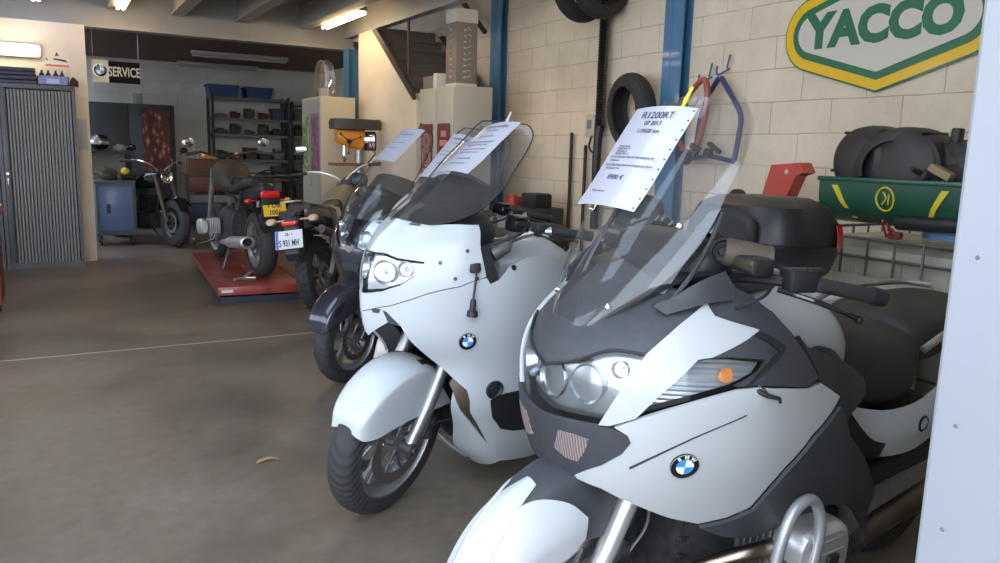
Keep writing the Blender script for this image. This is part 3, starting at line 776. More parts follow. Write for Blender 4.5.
# rim line round the headlight
pts = [HA.P(s, t)+HA.N(s, t)*.001 for s, t in PA['headlight'][:4]]
for s in (1, -1):
    bm = NB(); stube(bm, [p*np.array((1, s, 1)) for p in pts], .004, 8, 5); obj('headlight_rim', bm, BLACKP, hl)
# grey brow up to the windscreen base
centre(HA, PA, bikeA, 'upper_cowl', 'brow', ANTH, -.004, .006, label='grained grey plastic cowl above the headlight')
# white horns beside the headlight
sh(HA, PA, bikeA, 'headlight_side_panel', 'horn', WHITE, .006, .012)
# turn signals
for mir in (False, True):
    q = lambda p: np.array(p)*np.array((1, -1 if mir else 1, 1))
    bm = NB(); shell(bm, HA, PA['signal'], -.028, .004, mirror=mir); ts = obj('turn_signal', bm, CRYSTAL, bikeA, label='clear ribbed turn signal lens with an amber bulb')
    bm = NB(); shell(bm, HA, PA['signal'], .002, .003, mirror=mir); obj('lens', bm, GL_LENS, ts)
    bm = NB(); shell(bm, HA, PA['bulb'], -.008, .012, mirror=mir, bulge=.008); obj('amber_bulb', bm, ORANGE, ts)
sh(HA, PA, bikeA, 'mirror_surround', 'surround', ANTH, .004, .012, label='grained grey surround without its mirror')
sh(HA, PA, bikeA, 'mirror_joint', 'recess', BLACKP, .008, .006)
for mir in (False, True):
    bm = NB(); shell(bm, HA, PA['panel'], .008, .012, mirror=mir); pn = obj('side_fairing', bm, WHITE, bikeA)
    bm = NB(); shell(bm, HA, PA['groove'], .0092, .003, mirror=mir); obj('panel_seam', bm, ANTH, pn)
    # emblem
    s0, t0 = 3.855, 4.14
    p = HA.P(s0, t0)+HA.N(s0, t0)*.011; n = HA.N(s0, t0)
    if mir: p = p*np.array((1, -1, 1)); n = n*np.array((1, -1, 1))
    roundel(pn, p, n, .034)
    # empty mirror bracket
    s1 = -1 if mir else 1
    bm = NB(); p = HA.P(4.73, 6.05)
    tube(bm, [(p[0], s1*p[1], p[2]), (p[0]-.015, s1*(p[1]+.022), p[2]-.010), (p[0]-.045, s1*(p[1]+.035), p[2]-.018), (p[0]-.05, s1*(p[1]+.035), p[2]-.028)], [.007, .006, .005, .004], 8)
    tube(bm, [(p[0]-.012, s1*p[1], p[2]+.008), (p[0]-.02, s1*(p[1]+.025), p[2]-.014)], .006, 8)
    obj('mirror_bracket', bm, BLACKP, bikeA)
bk = centre(HA, PA, bikeA, 'air_intake_beak', 'beak', ANTH, .010, .014, label='grained grey nose with two grilled air intakes')
for mir in (False, True):
    bm = NB(); shell(bm, HA, PA['vent'], .0115, .006, mirror=mir); obj('intake_grille', bm, VENTM, bk)
sh(HA, PA, bikeA, 'lower_fairing', 'lower', ANTH, .022, .010, label='dark grey lower leg shield')
sh(HA, PA, bikeA, 'knee_panel', 'arm', BLACKP, .006, .03)

# windscreen
scr = [((.006, .970), (-.088, 1.048, .120)), ((-.022, 1.035), (-.125, 1.100, .165)), ((-.080, 1.14), (-.190, 1.180, .203)), ((-.150, 1.25), (-.238, 1.250, .215)),
       ((-.222, 1.35), (-.290, 1.34, .210)), ((-.285, 1.44), (-.345, 1.42, .200)), ((-.330, 1.505), (-.392, 1.49, .175)), ((-.362, 1.55), (-.405, 1.538, .140))]
g = []
for (xc, zc), (xe, ze, w) in scr:
    row = []
    for u in (-1, -.8, -.5, -.2, .2, .5, .8, 1):
        row.append((xc+(xe-xc)*abs(u)**2.3, w*u, zc+(ze-zc)*abs(u)**2.3))
    g.append(row)
bm = NB(); patch(bm, g, .004); ws = obj('windscreen', bm, GL_SCREEN, bikeA, label='tall clear plastic windscreen')
for u, z in ((.6, 1), (.75, 3), (-.6, 1), (-.75, 3)):
    xc, zc = scr[z][0]; xe, ze, w = scr[z][1]
    p = (xc+(xe-xc)*abs(u)**2.3, w*u, zc+(ze-zc)*abs(u)**2.3)
    bm = NB(); lathe(bm, [(.008, -.006), (.008, .003), (.004, .006)], p, (1, u, .4), 12); obj('screw', bm, CHROME, ws)
# screen carrier behind the screen: dark V frame with silver arms
bm = NB()
for s in (-1, 1):
    g = [[(-.09, s*.085, 1.00), (-.12, s*.115, 1.02), (-.16, s*.145, 1.05)], [(-.17, s*.12, 1.115), (-.19, s*.135, 1.125), (-.215, s*.155, 1.14)], [(-.25, s*.14, 1.215), (-.265, s*.15, 1.22), (-.28, s*.165, 1.23)], [(-.30, s*.15, 1.28), (-.31, s*.16, 1.285), (-.32, s*.17, 1.29)]]
    patch(bm, g, .008)
obj('screen_carrier', bm, mat('mid_grey_plastic', (.10, .105, .115), .5), bikeA)
for s in (-1, 1):
    bm = NB(); stube(bm, [(-.15, s*.17, 1.05), (-.22, s*.185, 1.13), (-.29, s*.178, 1.22), (-.325, s*.17, 1.28)], .006, 8, 5); obj('screen_rail', bm, STEEL, bikeA)
bm = NB()
patch(bm, [[(-.30, y, 1.13+.0*abs(y)) for y in (-.17, -.08, 0, .08, .17)], [(-.18, y*.9, 1.10) for y in (-.17, -.08, 0, .08, .17)], [(-.07, y*.6, 1.03) for y in (-.17, -.08, 0, .08, .17)], [(-.02, y*.3, .985) for y in (-.17, -.08, 0, .08, .17)]], .006)
obj('cockpit_cover', bm, BLACKP, bikeA)
# wedge fins beside the screen foot
for s in (-1, 1):
    bm = NB()
    patch(bm, [[(-.16, s*.19, 1.09), (-.23, s*.215, 1.13), (-.29, s*.225, 1.15)], [(-.13, s*.17, 1.07), (-.22, s*.225, 1.10), (-.31, s*.24, 1.11)], [(-.15, s*.19, 1.05), (-.23, s*.235, 1.08), (-.30, s*.25, 1.085)]], .006)
    obj('cowl_wing', bm, ANTH, bikeA)
# instrument pod
bm = NB()
body(bm, [(-.26, .10, 1.16, 1.08), (-.30, .16, 1.20, 1.08), (-.36, .17, 1.215, 1.08), (-.42, .14, 1.18, 1.08)], 4, 3)
ip = obj('instrument_panel', bm, BLACKP, bikeA)
for s in (-1, 1):
    bm = NB(); lathe(bm, [(.045, -.01), (.048, .008), (.044, .012), (.04, .006), (.0, .005)], (-.395, s*.075, 1.195), (-1, 0, .7), 26, cap=False)
    obj('dial', bm, BLACKG, ip)
# loudspeaker-like pod with brown barrel at the left of the cockpit
bm = NB()
lathe(bm, [(.032, 0), (.034, .012), (.028, .016), (.024, .010), (.012, .008), (.010, .014), (.0, .014)], (-.345, .165, 1.185), (.55, .75, .1), 24, cap=False)
obj('socket', bm, BLACKP, bikeA)
bm = NB(); lathe(bm, [(.034, 0), (.036, -.06), (.033, -.10), (.036, -.115), (.0, -.118)], (-.345, .165, 1.185), (.75, -.55, .12), 24, cap=False)
obj('stem_housing', bm, mat('brown_grey_plastic', (.10, .08, .06), .5), bikeA)
# handlebars
for s in (-1, 1):
    bm = NB(); stube(bm, [(-.40, s*.10, 1.10), (-.40, s*.18, 1.12), (-.42, s*.27, 1.13), (-.45, s*.345, 1.135)], .015, 10, 5)
    hb = obj('handlebar', bm, BLACKP, bikeA)
    bm = NB(); grip(bm, (-.462, s*.352, 1.134), (-.605, s*.405, 1.108), .0185); obj('grip', bm, GRIPM, hb)
    bm = NB(); tube(bm, [(-.605, s*.405, 1.108), (-.635, s*.418, 1.102)], [.022, .021], 14); obj('bar_end', bm, BLACKP, hb)
    bm = NB(); box(bm, (-.44, s*.325, 1.14), (.075, .05, .055), rz(-s*.35), bev=.01)
    box(bm, (-.425, s*.30, 1.155), (.03, .03, .02), rz(-s*.35), bev=.005); box(bm, (-.455, s*.35, 1.168), (.035, .02, .01), rz(-s*.35), bev=.003); obj('switch_block', bm, BLACKP, hb)
    bm = NB(); stube(bm, [(-.395, s*.30, 1.115), (-.42, s*.37, 1.105), (-.47, s*.415, 1.085), (-.53, s*.425, 1.062)], [.007]*19, 8, 6); sphere(bm, (-.535, s*.426, 1.06), .011)
    obj('brake_lever', bm, BLACKG, hb)
    bm = NB(); box(bm, (-.37, s*.235, 1.165), (.06, .10, .04), rz(-s*.2), bev=.008); rs = obj('fluid_reservoir', bm, BLACKP, hb)
    bm = NB(); box(bm, (-.345, s*.24, 1.168), (.02, .075, .026), rz(-s*.2), bev=.004); obj('sight_glass', bm, mat('olive_display', (.05, .05, .03), .15), rs)
    cable(hb, [(-.40, s*.28, 1.12), (-.34, s*.30, 1.10), (-.30, s*.24, 1.06), (-.36, s*.16, 1.05)], .004)
# tank
bm = NB()
body(bm, [(-.50, .10, 1.06, .93), (-.58, .17, 1.075, .86), (-.70, .205, 1.07, .80), (-.82, .20, 1.03, .77), (-.92, .165, .96, .74), (-.985, .11, .89, .72)], 6, 2.6, 28)
tk = obj('fuel_tank', bm, WHITE, bikeA)
bm = NB(); body(bm, [(-.44, .10, 1.08, 1.03), (-.52, .13, 1.098, 1.04), (-.62, .12, 1.100, 1.05), (-.70, .06, 1.092, 1.05)], 5, 2.6, 20); obj('tank_top_cover', bm, ANTH, tk)
bm = NB(); lathe(bm, [(.045, 0), (.045, .012), (.03, .016)], (-.72, 0, 1.075), (0, 0, 1), 24); obj('fuel_cap', bm, ALU, tk)
for s in (-1, 1):
    bm = NB(); body(bm, [(-.60, .03, .90, .74, s*.22), (-.72, .035, .92, .68, s*.225), (-.84, .035, .86, .66, s*.20), (-.92, .02, .80, .68, s*.17)], 5, 2.4, 14); obj('tank_side_cover', bm, BLACKP, tk)
# seats
bm = NB()
body(bm, [(-.93, .085, .885, .68), (-.99, .135, .91, .655), (-1.08, .175, .90, .635), (-1.18, .195, .89, .625), (-1.28, .19, .90, .63), (-1.34, .15, .90, .68)], 6, 2.8, 28)
st = obj('rider_seat', bm, VINYL, bikeA)
bm = NB()
body(bm, [(-1.24, .10, .88, .76), (-1.29, .165, .925, .75), (-1.38, .185, .94, .75), (-1.52, .18, .945, .77), (-1.66, .16, .95, .80), (-1.74, .10, .94, .84)], 6, 2.8, 28)
obj('passenger_seat', bm, VINYL, bikeA)
bm = NB()
for s in (-1, 1): stube(bm, [(-1.26, s*.21, .84), (-1.36, s*.235, .90), (-1.52, s*.235, .925), (-1.75, s*.19, .94), (-1.83, s*.10, .94)], .012, 10, 6)
obj('grab_rail', bm, ALU, bikeA)
# tail
bm = NB()
for s in (-1, 1):
    g = [[(-.95, s*.165, .69), (-1.15, s*.205, .66), (-1.35, s*.215, .70), (-1.60, s*.20, .86), (-1.85, s*.13, .90)],
         [(-.97, s*.18, .62), (-1.15, s*.215, .58), (-1.35, s*.23, .62), (-1.60, s*.215, .79), (-1.85, s*.14, .85)],
         [(-1.03, s*.165, .55), (-1.15, s*.195, .505), (-1.35, s*.215, .53), (-1.60, s*.20, .70), (-1.85, s*.13, .80)]]
    patch(bm, g if s > 0 else [list(reversed(r)) for r in g], .008)
obj('tail_panel', bm, WHITE, bikeA)
for s in (-1, 1):
    bm = NB(); patch(bm, [[(-.93, s*.18, .70), (-1.08, s*.205, .57), (-1.3, s*.20, .555)], [(-.90, s*.17, .60), (-1.05, s*.19, .52), (-1.3, s*.185, .50)]], .01); obj('frame_cover', bm, BLACKP, bikeA)
for s in (-1, 1):
    bm = NB(); lathe(bm, [(.026, -.004), (.028, .006), (.022, .010), (.016, .0), (.0, .0)], (-1.29, s*.229, .60), (0, s, 0), 18, cap=False); obj('luggage_lock', bm, BLACKG, bikeA)
bm = NB(); body(bm, [(-1.78, .10, .92, .84), (-1.86, .12, .91, .83), (-1.90, .10, .89, .84)], 4, 3); obj('tail_light', bm, REDL, bikeA)
# engine, cylinders
bm = NB()
body(bm, [(-.36, .10, .60, .22), (-.46, .15, .66, .18), (-.60, .17, .68, .16), (-.80, .16, .66, .16), (-.95, .11, .55, .22)], 4, 3.5, 20)
for k in range(6): box(bm, (-.40-.0*k, 0, .28+.05*k), (.06, .24, .012))
eng = obj('engine', bm, ENG, bikeA)
for s in (-1, 1):
    bm = NB()
    for k in range(7): box(bm, (-.60, s*(.19+.018*k), .40), (.175-.004*k, .007, .16), bev=.002)
    box(bm, (-.60, s*.24, .40), (.13, .16, .12))
    cy = obj('cylinder', bm, ALU, eng)
    bm = NB(); rs_ = []
    for yy, sc_ in ((.30, .9), (.315, 1.0), (.37, 1.0), (.392, .93), (.402, .8)):
        rs_.append([(-.60+sc_*.105*math.copysign(abs(math.cos(a))**.6, math.cos(a)), s*yy, .415+sc_*.088*math.copysign(abs(math.sin(a))**.6, math.sin(a))) for a in [2*PI*k/28 for k in range(28)]])
    rings(bm, rs_)
    for k in range(4): box(bm, (-.60, s*.402, .36+.035*k), (.13, .004, .006), bev=.001)
    cc = obj('cylinder_cover', bm, ALUB, cy)
    bm = NB(); box(bm, (-.615, s*.406, .375), (.045, .014, .10), bev=.005); obj('cover_pad', bm, BLACKP, cc)
    bm = NB(); stube(bm, [(-.52, s*.30, .42), (-.44, s*.295, .42), (-.38, s*.25, .39), (-.33, s*.19, .33), (-.42, s*.14, .20), (-.60, s*.12, .15), (-.95, s*.12, .17)], .023, 14, 6); obj('exhaust_header', bm, EXH, bikeA)
    # crash bar: hoop in front of the cylinder
    bm = NB()
    stube(bm, [(-.34, s*.20, .22), (-.36, s*.33, .27), (-.385, s*.385, .36), (-.41, s*.392, .50), (-.44, s*.392, .575), (-.49, s*.392, .60), (-.535, s*.392, .575), (-.55, s*.40, .50), (-.52, s*.40, .36), (-.50, s*.36, .24), (-.52, s*.22, .19)], .0145, 14, 7)
    stube(bm, [(-.40, s*.392, .43), (-.37, s*.32, .40), (-.34, s*.22, .36)], .012, 10, 4)
    obj('crash_bar', bm, SILVERP, bikeA)
    bm = NB(); lathe(bm, [(.02, -.02), (.02, .02)], (-.40, s*.392, .44), (0, 0, 1), 14); box(bm, (-.42, s*.392, .44), (.03, .02, .03), bev=.004); obj('bar_clamp', bm, ALU, bikeA)
    bm = NB(); box(bm, (-.90, s*.19, .36), (.10, .03, .14), ry(.5), bev=.01); box(bm, (-.86, s*.27, .33), (.07, .12, .028), ry(.1), bev=.01)
    pg = obj('footpeg', bm, BLACKP, bikeA)
    bm = NB(); stube(bm, [(-.86, s*.20, .30), (-.76, s*.25, .30), (-.70, s*.27, .31)], .007, 8, 4); lathe(bm, [(.011, -.02), (.011, .03)], (-.70, s*.28, .31), (0, s, 0), 12); obj('shift_pedal', bm, ALU, bikeA)
    bm = NB(); prism(bm, [(-.92, .50), (-1.10, .475), (-1.45, .50), (-1.45, .44), (-1.10, .405), (-.92, .43)], .03, 'y', s*.19, .005); obj('subframe_rail', bm, BLACKP, bikeA)
    bm = NB(); prism(bm, [(-.92, .40), (-1.10, .39), (-1.45, .43), (-1.45, .36), (-1.15, .32), (-1.05, .25), (-.95, .26)], .022, 'y', s*.185, .005); obj('footrest_bracket', bm, ALU, bikeA)
bm = NB(); tube(bm, [(-.9, -.10, .30), (-1.2, -.12, .30), (-1.48, -.12, .30)], [.05, .045, .06], 12); obj('swingarm', bm, BLACKP, bikeA)
bm = NB(); tube(bm, [(-.95, .14, .20), (-1.15, .16, .22), (-1.35, .17, .27), (-1.75, .19, .34)], [.03, .04, .048, .045], 16); obj('silencer', bm, mat('dark_exhaust', (.15, .125, .105), .38, metal=.85, noise=.3, nscale=8), bikeA)
# forks, front wheel, fender
WX = 0.
front = []
front.append(wheel(bikeA, 'front_wheel', WX-.05, .30, .12, .216, 5, ALU, .16))
wheel(bikeA, 'rear_wheel', -1.485, .31, .18, .216, 5, ALU, .13)
for s in (-1, 1):
    bm = NB(); tube(bm, [(WX-.05, s*.10, .30), (-.111, s*.10, .42), (-.32, s*.10, .85)], [.021, .028, .028], 16)
    cyl(bm, (WX-.05, s*.08, .30), (WX-.05, s*.125, .30), .026)
    fl = obj('fork_leg', bm, ALUB, bikeA)
    caliper(fl, (WX-.18, s*.085, .36), s, 1.0); front.append(fl)
    cable(fl, [(-.20, s*.12, .62), (-.23, s*.125, .52), (-.24, s*.12, .44), (-.20, s*.11, .38)], .004, ALU, 'brake_hose')
bm = NB()
for z in (.60, .68): box(bm, (-.22, 0, z), (.06, .22, .03), bev=.008)
front.append(obj('fork_bridge', bm, BLACKP, bikeA))
# fender: grey inner mudguard with a white outer shell
FN = Hull([(z, p) for z, p in [(0, [(0, 0)]*2)]*4]) if False else None
def fender(par, name, cx, cz, rows, m, th=.005, label=None):
    """rows: (angle deg, centre radius, [(y, drop)...]) swept round the wheel"""
    g = []
    for a, rc, w, drop in rows:
        A = R(a); row = []
        for u in (-1, -.93, -.8, -.55, -.25, .25, .55, .8, .93, 1):
            r = rc-drop*(abs(u)**3.2); row.append((cx+r*math.cos(A), w*math.sin(abs(u)*PI/2)**1.0*math.copysign(1, u), cz+r*math.sin(A)))
        g.append(row)
    bm = NB(); patch(bm, g, th, 3, 3); return obj(name, bm, m, par, label=label)
front.append(fender(bikeA, 'front_mudguard', WX, .30, [(28, .325, .055, .03), (45, .335, .07, .09), (65, .345, .08, .14), (85, .355, .085, .17), (105, .36, .09, .19), (125, .355, .09, .17), (150, .34, .085, .10)], ANTH, label='grained grey mudguard'))
g = []
for s in (-1, 1):
    rows = []
    for a, (y0, r0_), (y1, r1_) in ((8, (.025, .335), (.045, .31)), (22, (.028, .345), (.078, .27)), (38, (.028, .352), (.092, .23)), (52, (.030, .356), (.098, .19)), (66, (.048, .345), (.102, .165)), (80, (.080, .300), (.104, .165)), (92, (.100, .245), (.104, .19))):
        A = R(a); row = []
        for u in np.linspace(0, 1, 6):
            r = r0_+(r1_-r0_)*u; y = y0+(y1-y0)*math.sin(min(1, u*1.5)*PI/2)
            row.append((WX+r*math.cos(A), s*y, .30+r*math.sin(A)))
        rows.append(row if s > 0 else list(reversed(row)))
    bm = NB(); patch(bm, rows, .006, 4, 4); front.append(obj('mudguard_side_panel', bm, WHITE, bikeA, label='white side panel of the front mudguard'))
rows = []
for a, r, w in ((4, .330, .03), (12, .338, .05), (25, .346, .055), (40, .353, .052), (52, .358, .045), (62, .360, .034), (72, .361, .02)):
    A = R(a); rows.append([(WX+(r-.012*abs(u)**2)*math.cos(A), u*w, .30+(r-.012*abs(u)**2)*math.sin(A)) for u in (-1, -.5, 0, .5, 1)])
bm = NB(); patch(bm, rows, .005, 4, 4); front.append(obj('mudguard_nose', bm, WHITE, bikeA)); steer(front, 12)
bm = NB(); cyl(bm, (-.92, .12, .20), (-.86, .30, .015), .011, 10); box(bm, (-.86, .31, .012), (.06, .04, .014), bev=.004); obj('side_stand', bm, STEEL, bikeA)
# price sheet taped on the screen and its clothes peg
sheet(MA, [(-.315, -.148, 1.512), (-.322, .062, 1.520), (-.150, .055, 1.268), (-.140, -.150, 1.262)], 'price_sheet', 'white price sheet in a clear sleeve on the tall windscreen of the nearest motorcycle', 'paper',
      [(.10, .030, 'R1200RT', .5), (.18, .019, '07 2013', .5), (.26, .018, '119500 km', .5), (.41, .008, .22, .28), (.435, .008, .28, .30), (.46, .008, .20, .27), (.485, .008, .26, .30), (.52, .008, .72, .50), (.55, .008, .18, .24), (.60, .008, .78, .52), (.63, .008, .30, .3), (.72, .020, '8900 €', .42), (.86, .008, .28, .3)], extra=True)
bpy.data.objects['price_sheet'].location = (0, 0, 0)
peg(MA, (-.334, .005, 1.54), (-.25, .25, .9), 'clothes_peg', 'yellow plastic clothes peg clipping the price sheet to the nearest windscreen', mat('yellow_plastic', (.75, .75, .05), .4))
# perforated edge of the sleeve
# ================================================================== second white touring motorcycle, and the third behind it
HB_ = Hull(HULL_B)
PB = POLY_B
def build_B(name, label, loc, h, lean, white, third=False):
    bk = thing(name, label, 'motorcycle', loc, R(h), lean=R(lean))
    bm = NB(); shell(bm, HB_, [(-5, 2.2), (-4.2, 3.2), (-2.6, 4.6), (-1, 5.2), (1, 5.2), (2.6, 4.6), (4.2, 3.2), (5, 2.2), (6.9, 1.3), (6.9, 6.0), (4.6, 6.5), (3.5, 7.7), (2, 8.6), (-2, 8.6), (-3.5, 7.7), (-4.6, 6.5), (-6.9, 6.0), (-6.9, 1.3)], -.07, .004, ds=.5, dt=.5)
    obj('inner_fairing', bm, BLACKP, bk)
    hl = centre(HB_, PB, bk, 'headlight', 'headlight', REFL, -.028, .004, label='clear wide headlight')
    for ss, tt, rr in ((.95, 6.95, .045), (-.95, 6.95, .045), (1.75, 7.12, .030), (-1.75, 7.12, .030)):
        bm = NB(); n_ = HB_.N(ss, tt); c = Vector(HB_.P(ss, tt)-n_*.022); ax = (Vector(n_)+Vector((.5, 0, 0))).normalized()
        lathe(bm, [(rr, .012), (rr*.97, .014), (rr*.9, .004), (rr*.6, -.018), (rr*.25, -.026), (0, -.026)], c, ax, 24, cap=False); obj('reflector', bm, REFL, hl)
        bm = NB(); lathe(bm, [(.001, -.03), (.011, -.02), (.010, -.003), (.001, .003)], c, ax, 12); obj('bulb', bm, ALU, hl)
    centre(HB_, PB, hl, 'lens', 'headlight', GL_LENS, .002, .003)
    bm = NB(); shell(bm, HB_, PB['upper'], .003, .009); shell(bm, HB_, PB['upper'], .003, .009, mirror=True)
    up = obj('upper_fairing', bm, white, bk)
    for s_, t_ in ((3.80, 7.85), (3.55, 6.93), (4.1, 6.94), (3.0, 7.4)):
        for s in (1, -1):
            bm = NB(); p = HB_.P(s_, t_)+HB_.N(s_, t_)*.003; n = HB_.N(s_, t_); k = np.array((1, s, 1))
            lathe(bm, [(.007, -.002), (.007, .003), (.0, .003)], p*k, n*k, 12, cap=False); obj('screw', bm, STEEL, up)
    for mir in (False, True):
        s1 = -1 if mir else 1; k = np.array((1, s1, 1))
        bm = NB(); shell(bm, HB_, PB['lower'], .002, .009, mirror=mir); lo = obj('side_fairing', bm, white, bk)
        bm = NB(); shell(bm, HB_, PB['intake'], .0045, .006, mirror=mir); ik = obj('intake_dark_panel', bm, BLACKP, lo, label='black panel laid on to look like a dark opening')  # black sheet stands in for the shade of the opening, no hole cut
        p = HB_.P(4.9, 2.75)+HB_.N(4.9, 2.75)*.006; q = HB_.P(5.6, 3.0)+HB_.N(5.6, 3.0)*.006
        bm = NB(); tube(bm, [p*k, q*k], .012, 8); obj('intake_pipe', bm, ALU, ik)
        bm = NB(); shell(bm, HB_, PB['vent'], .004, .004, mirror=mir); obj('nose_vent', bm, ANTH, lo)
        bm = NB(); shell(bm, HB_, PB['slot'], .004, .004, mirror=mir); obj('nose_slot', bm, STEEL, lo)
        bm = NB(); shell(bm, HB_, PB['innerduct'], -.004, .006, mirror=mir); obj('radiator_duct', bm, EXH, lo, label='copper brown radiator duct')
        bm = NB(); shell(bm, HB_, PB['black'], .006, .012, mirror=mir); obj('mirror_joint', bm, BLACKP, bk)
        s0, t0 = 3.974, 4.99; n = HB_.N(s0, t0)
        roundel(lo, (HB_.P(s0, t0)+n*.005)*k, n*k, .033)
        s0, t0 = 4.215, 3.34; n = HB_.N(s0, t0); bm = NB()
        lathe(bm, [(.036, -.004), (.037, .004), (.030, .007), (.022, .001), (.018, .001), (.016, .004), (.006, .004), (.005, .0), (0, .0)], (HB_.P(s0, t0)+n*.003)*k, n*k, 28, cap=False); obj('rubber_plug', bm, BLACKP, lo)
        # empty mirror mounting with a hanging indicator cable
        p = HB_.P(4.03, 7.28)*k; n = HB_.N(4.03, 7.28)*k
        bm = NB(); box(bm, tuple(p+n*.008), (.05, .02, .032), rz(.25*s1), bev=.005)
        lathe(bm, [(.015, 0), (.015, .02), (.008, .022), (0, .022)], p+n*.008+np.array((.0, 0, -.004)), n, 14, cap=False)
        mm = obj('mirror_mount', bm, BLACKP, bk)
        q = HB_.P(4.0, 6.0)*k+n*.02
        cable(mm, [p+n*.02, p+n*.022+np.array((0, 0, -.03)), q+np.array((0, 0, .035))], .004)
        bm = NB(); lathe(bm, [(.008, .038), (.011, .03), (.012, .0), (.019, -.006), (.021, -.024), (.015, -.026), (0, -.026)], q, (0, 0, 1), 14, cap=False); obj('indicator_socket', bm, BLACKP, mm)
        p0 = HB_.P(4.7, 6.9)*k; 
        bm = NB(); lathe(bm, [(.011, -.002), (.011, .003), (.006, .003), (.005, .0), (0, 0)], (HB_.P(4.9, 7.23)+HB_.N(4.9, 7.23)*.003)*k, HB_.N(4.9, 7.23)*k, 14, cap=False); obj('bolt_hole', bm, BLACKP, lo)
    # windscreen
    S = [((-.030, 1.150), (-.086, 1.146, .125)), ((-.09, 1.185), (-.165, 1.165, .170)), ((-.19, 1.25), (-.255, 1.205, .200)), ((-.29, 1.32), (-.345, 1.272, .208)),
         ((-.38, 1.385), (-.425, 1.355, .200)), ((-.455, 1.44), (-.493, 1.42, .186)), ((-.52, 1.49), (-.540, 1.478, .168)), ((-.55, 1.52), (-.552, 1.512, .130))]
    def G(r0, r1, off=0, ww=1.):
        g = []
        for (xc, zc), (xe, ze, w) in S[r0:r1]:
            g.append([(xc+(xe-xc)*abs(u)**2.3+off*.6, w*u*ww, zc+(ze-zc)*abs(u)**2.3+off) for u in (-1, -.75, -.45, -.15, .15, .45, .75, 1)])
        return g
    bm = NB(); patch(bm, G(0, 8), .004); ws = obj('windscreen', bm, GL_SCREEN, bk, label='clear plastic windscreen')
    bm = NB(); patch(bm, G(0, 4, -.012, .93), .003); obj('lower_screen', bm, GL_TINT, ws, label='smoked lower part of the screen')
    bm = NB(); e = [r[-1] for r in G(0, 8)]; e0 = [r[0] for r in G(0, 8)]
    stube(bm, e+list(reversed(G(7, 8)[0]))[1:-1]+list(reversed(e0)), .0028, 6, 3); obj('screen_edge', bm, BLACKP, ws)
    # cockpit
    bm = NB(); body(bm, [(-.16, .12, 1.12, 1.02), (-.24, .17, 1.165, 1.02), (-.34, .17, 1.19, 1.03), (-.42, .12, 1.14, 1.04)], 4, 3); obj('instrument_panel', bm, BLACKP, bk)
    front = []
    for s in (-1, 1):
        bm = NB(); stube(bm, [(-.44, s*.06, 1.06), (-.42, s*.14, 1.065), (-.42, s*.20, 1.085), (-.46, s*.28, 1.125), (-.50, s*.34, 1.135)], .016, 10, 5)
        hb = obj('handlebar', bm, ALU, bk)
        bm = NB(); grip(bm, (-.50, s*.345, 1.135), (-.63, s*.405, 1.12), .018); obj('grip', bm, GRIPM, hb)
        bm = NB(); stube(bm, [(-.44, s*.29, 1.135), (-.46, s*.36, 1.12), (-.56, s*.42, 1.105)], .007, 8, 6); obj('brake_lever', bm, BLACKG, hb)
        bm = NB(); box(bm, (-.42, s*.235, 1.145), (.07, .08, .05), rz(-.2*s), bev=.012); box(bm, (-.42, s*.235, 1.175), (.06, .07, .012), rz(-.2*s), bev=.004); obj('fluid_reservoir', bm, BLACKG, hb)
        bm = NB(); box(bm, (-.475, s*.305, 1.135), (.055, .045, .05), rz(-.35*s), bev=.01); obj('switch_block', bm, BLACKP, hb)
        bm = NB(); tube(bm, [(-.33, s*.20, 1.03), (-.38, s*.22, 1.06), (-.42, s*.20, 1.09)], [.028, .026, .02], 12); obj('fork_top', bm, ALU, bk)
        cable(hb, [(-.44, s*.27, 1.15), (-.36, s*.30, 1.12), (-.28, s*.24, 1.08), (-.26, s*.18, 1.04)], .005)
        bm = NB(); tube(bm, [(.0, s*.10, .30), (-.085, s*.10, .44), (-.30, s*.10, .92)], [.020, .027, .025], 14)
        fl = obj('fork_leg', bm, ALU, bk); front.append(fl)
        caliper(fl, (-.13, s*.085, .34), s, 1.1)
        cable(fl, [(-.30, s*.15, .60), (-.31, s*.17, .48), (-.24, s*.15, .38), (-.15, s*.11, .36)], .005)
        bm = NB(); cyl(bm, (0, s*.07, .30), (0, s*.125, .30), .024); lathe(bm, [(.012, 0), (.012, .01), (0, .01)], (0, s*.125, .30), (0, s, 0), 6, cap=False); obj('axle_end', bm, STEEL, fl)
    front.append(wheel(bk, 'front_wheel', 0, .30, .125, .222, 5, ALU, .16))
    wheel(bk, 'rear_wheel', -1.5, .31, .17, .218, 5, ALU, .14)
    # mudguard: white hood tapering to the front, black tail
    rows = []
    for a, rc, w, dz, shr in ((29, .305, .034, .004, 0), (34, .318, .060, .03, 0), (43, .328, .078, .08, 0), (57, .334, .088, .135, 0), (73, .338, .093, .165, .1), (88, .340, .096, .175, .3), (102, .340, .097, .175, .6), (111, .336, .096, .16, .9)):
        A = R(a); ca, sa = math.cos(A), math.sin(A); row = []
        for u in (-1, -.8, -.6, -.45, -.3, -.15, 0, .15, .3, .45, .6, .8, 1):
            r = abs(u); ph = min(1, r/.6)*PI/2; y = w*math.sin(ph)**.92; d = w*.50*(1-math.cos(ph))+dz*max(0, (r-.6)/.4)
            row.append((rc*ca-shr*max(0, d-w*.5), math.copysign(y, u), .30+rc*sa-d))
        rows.append(row)
    bm = NB(); patch(bm, rows, .005, 3, 4); mg = obj('front_mudguard', bm, white, bk)
    rows = []
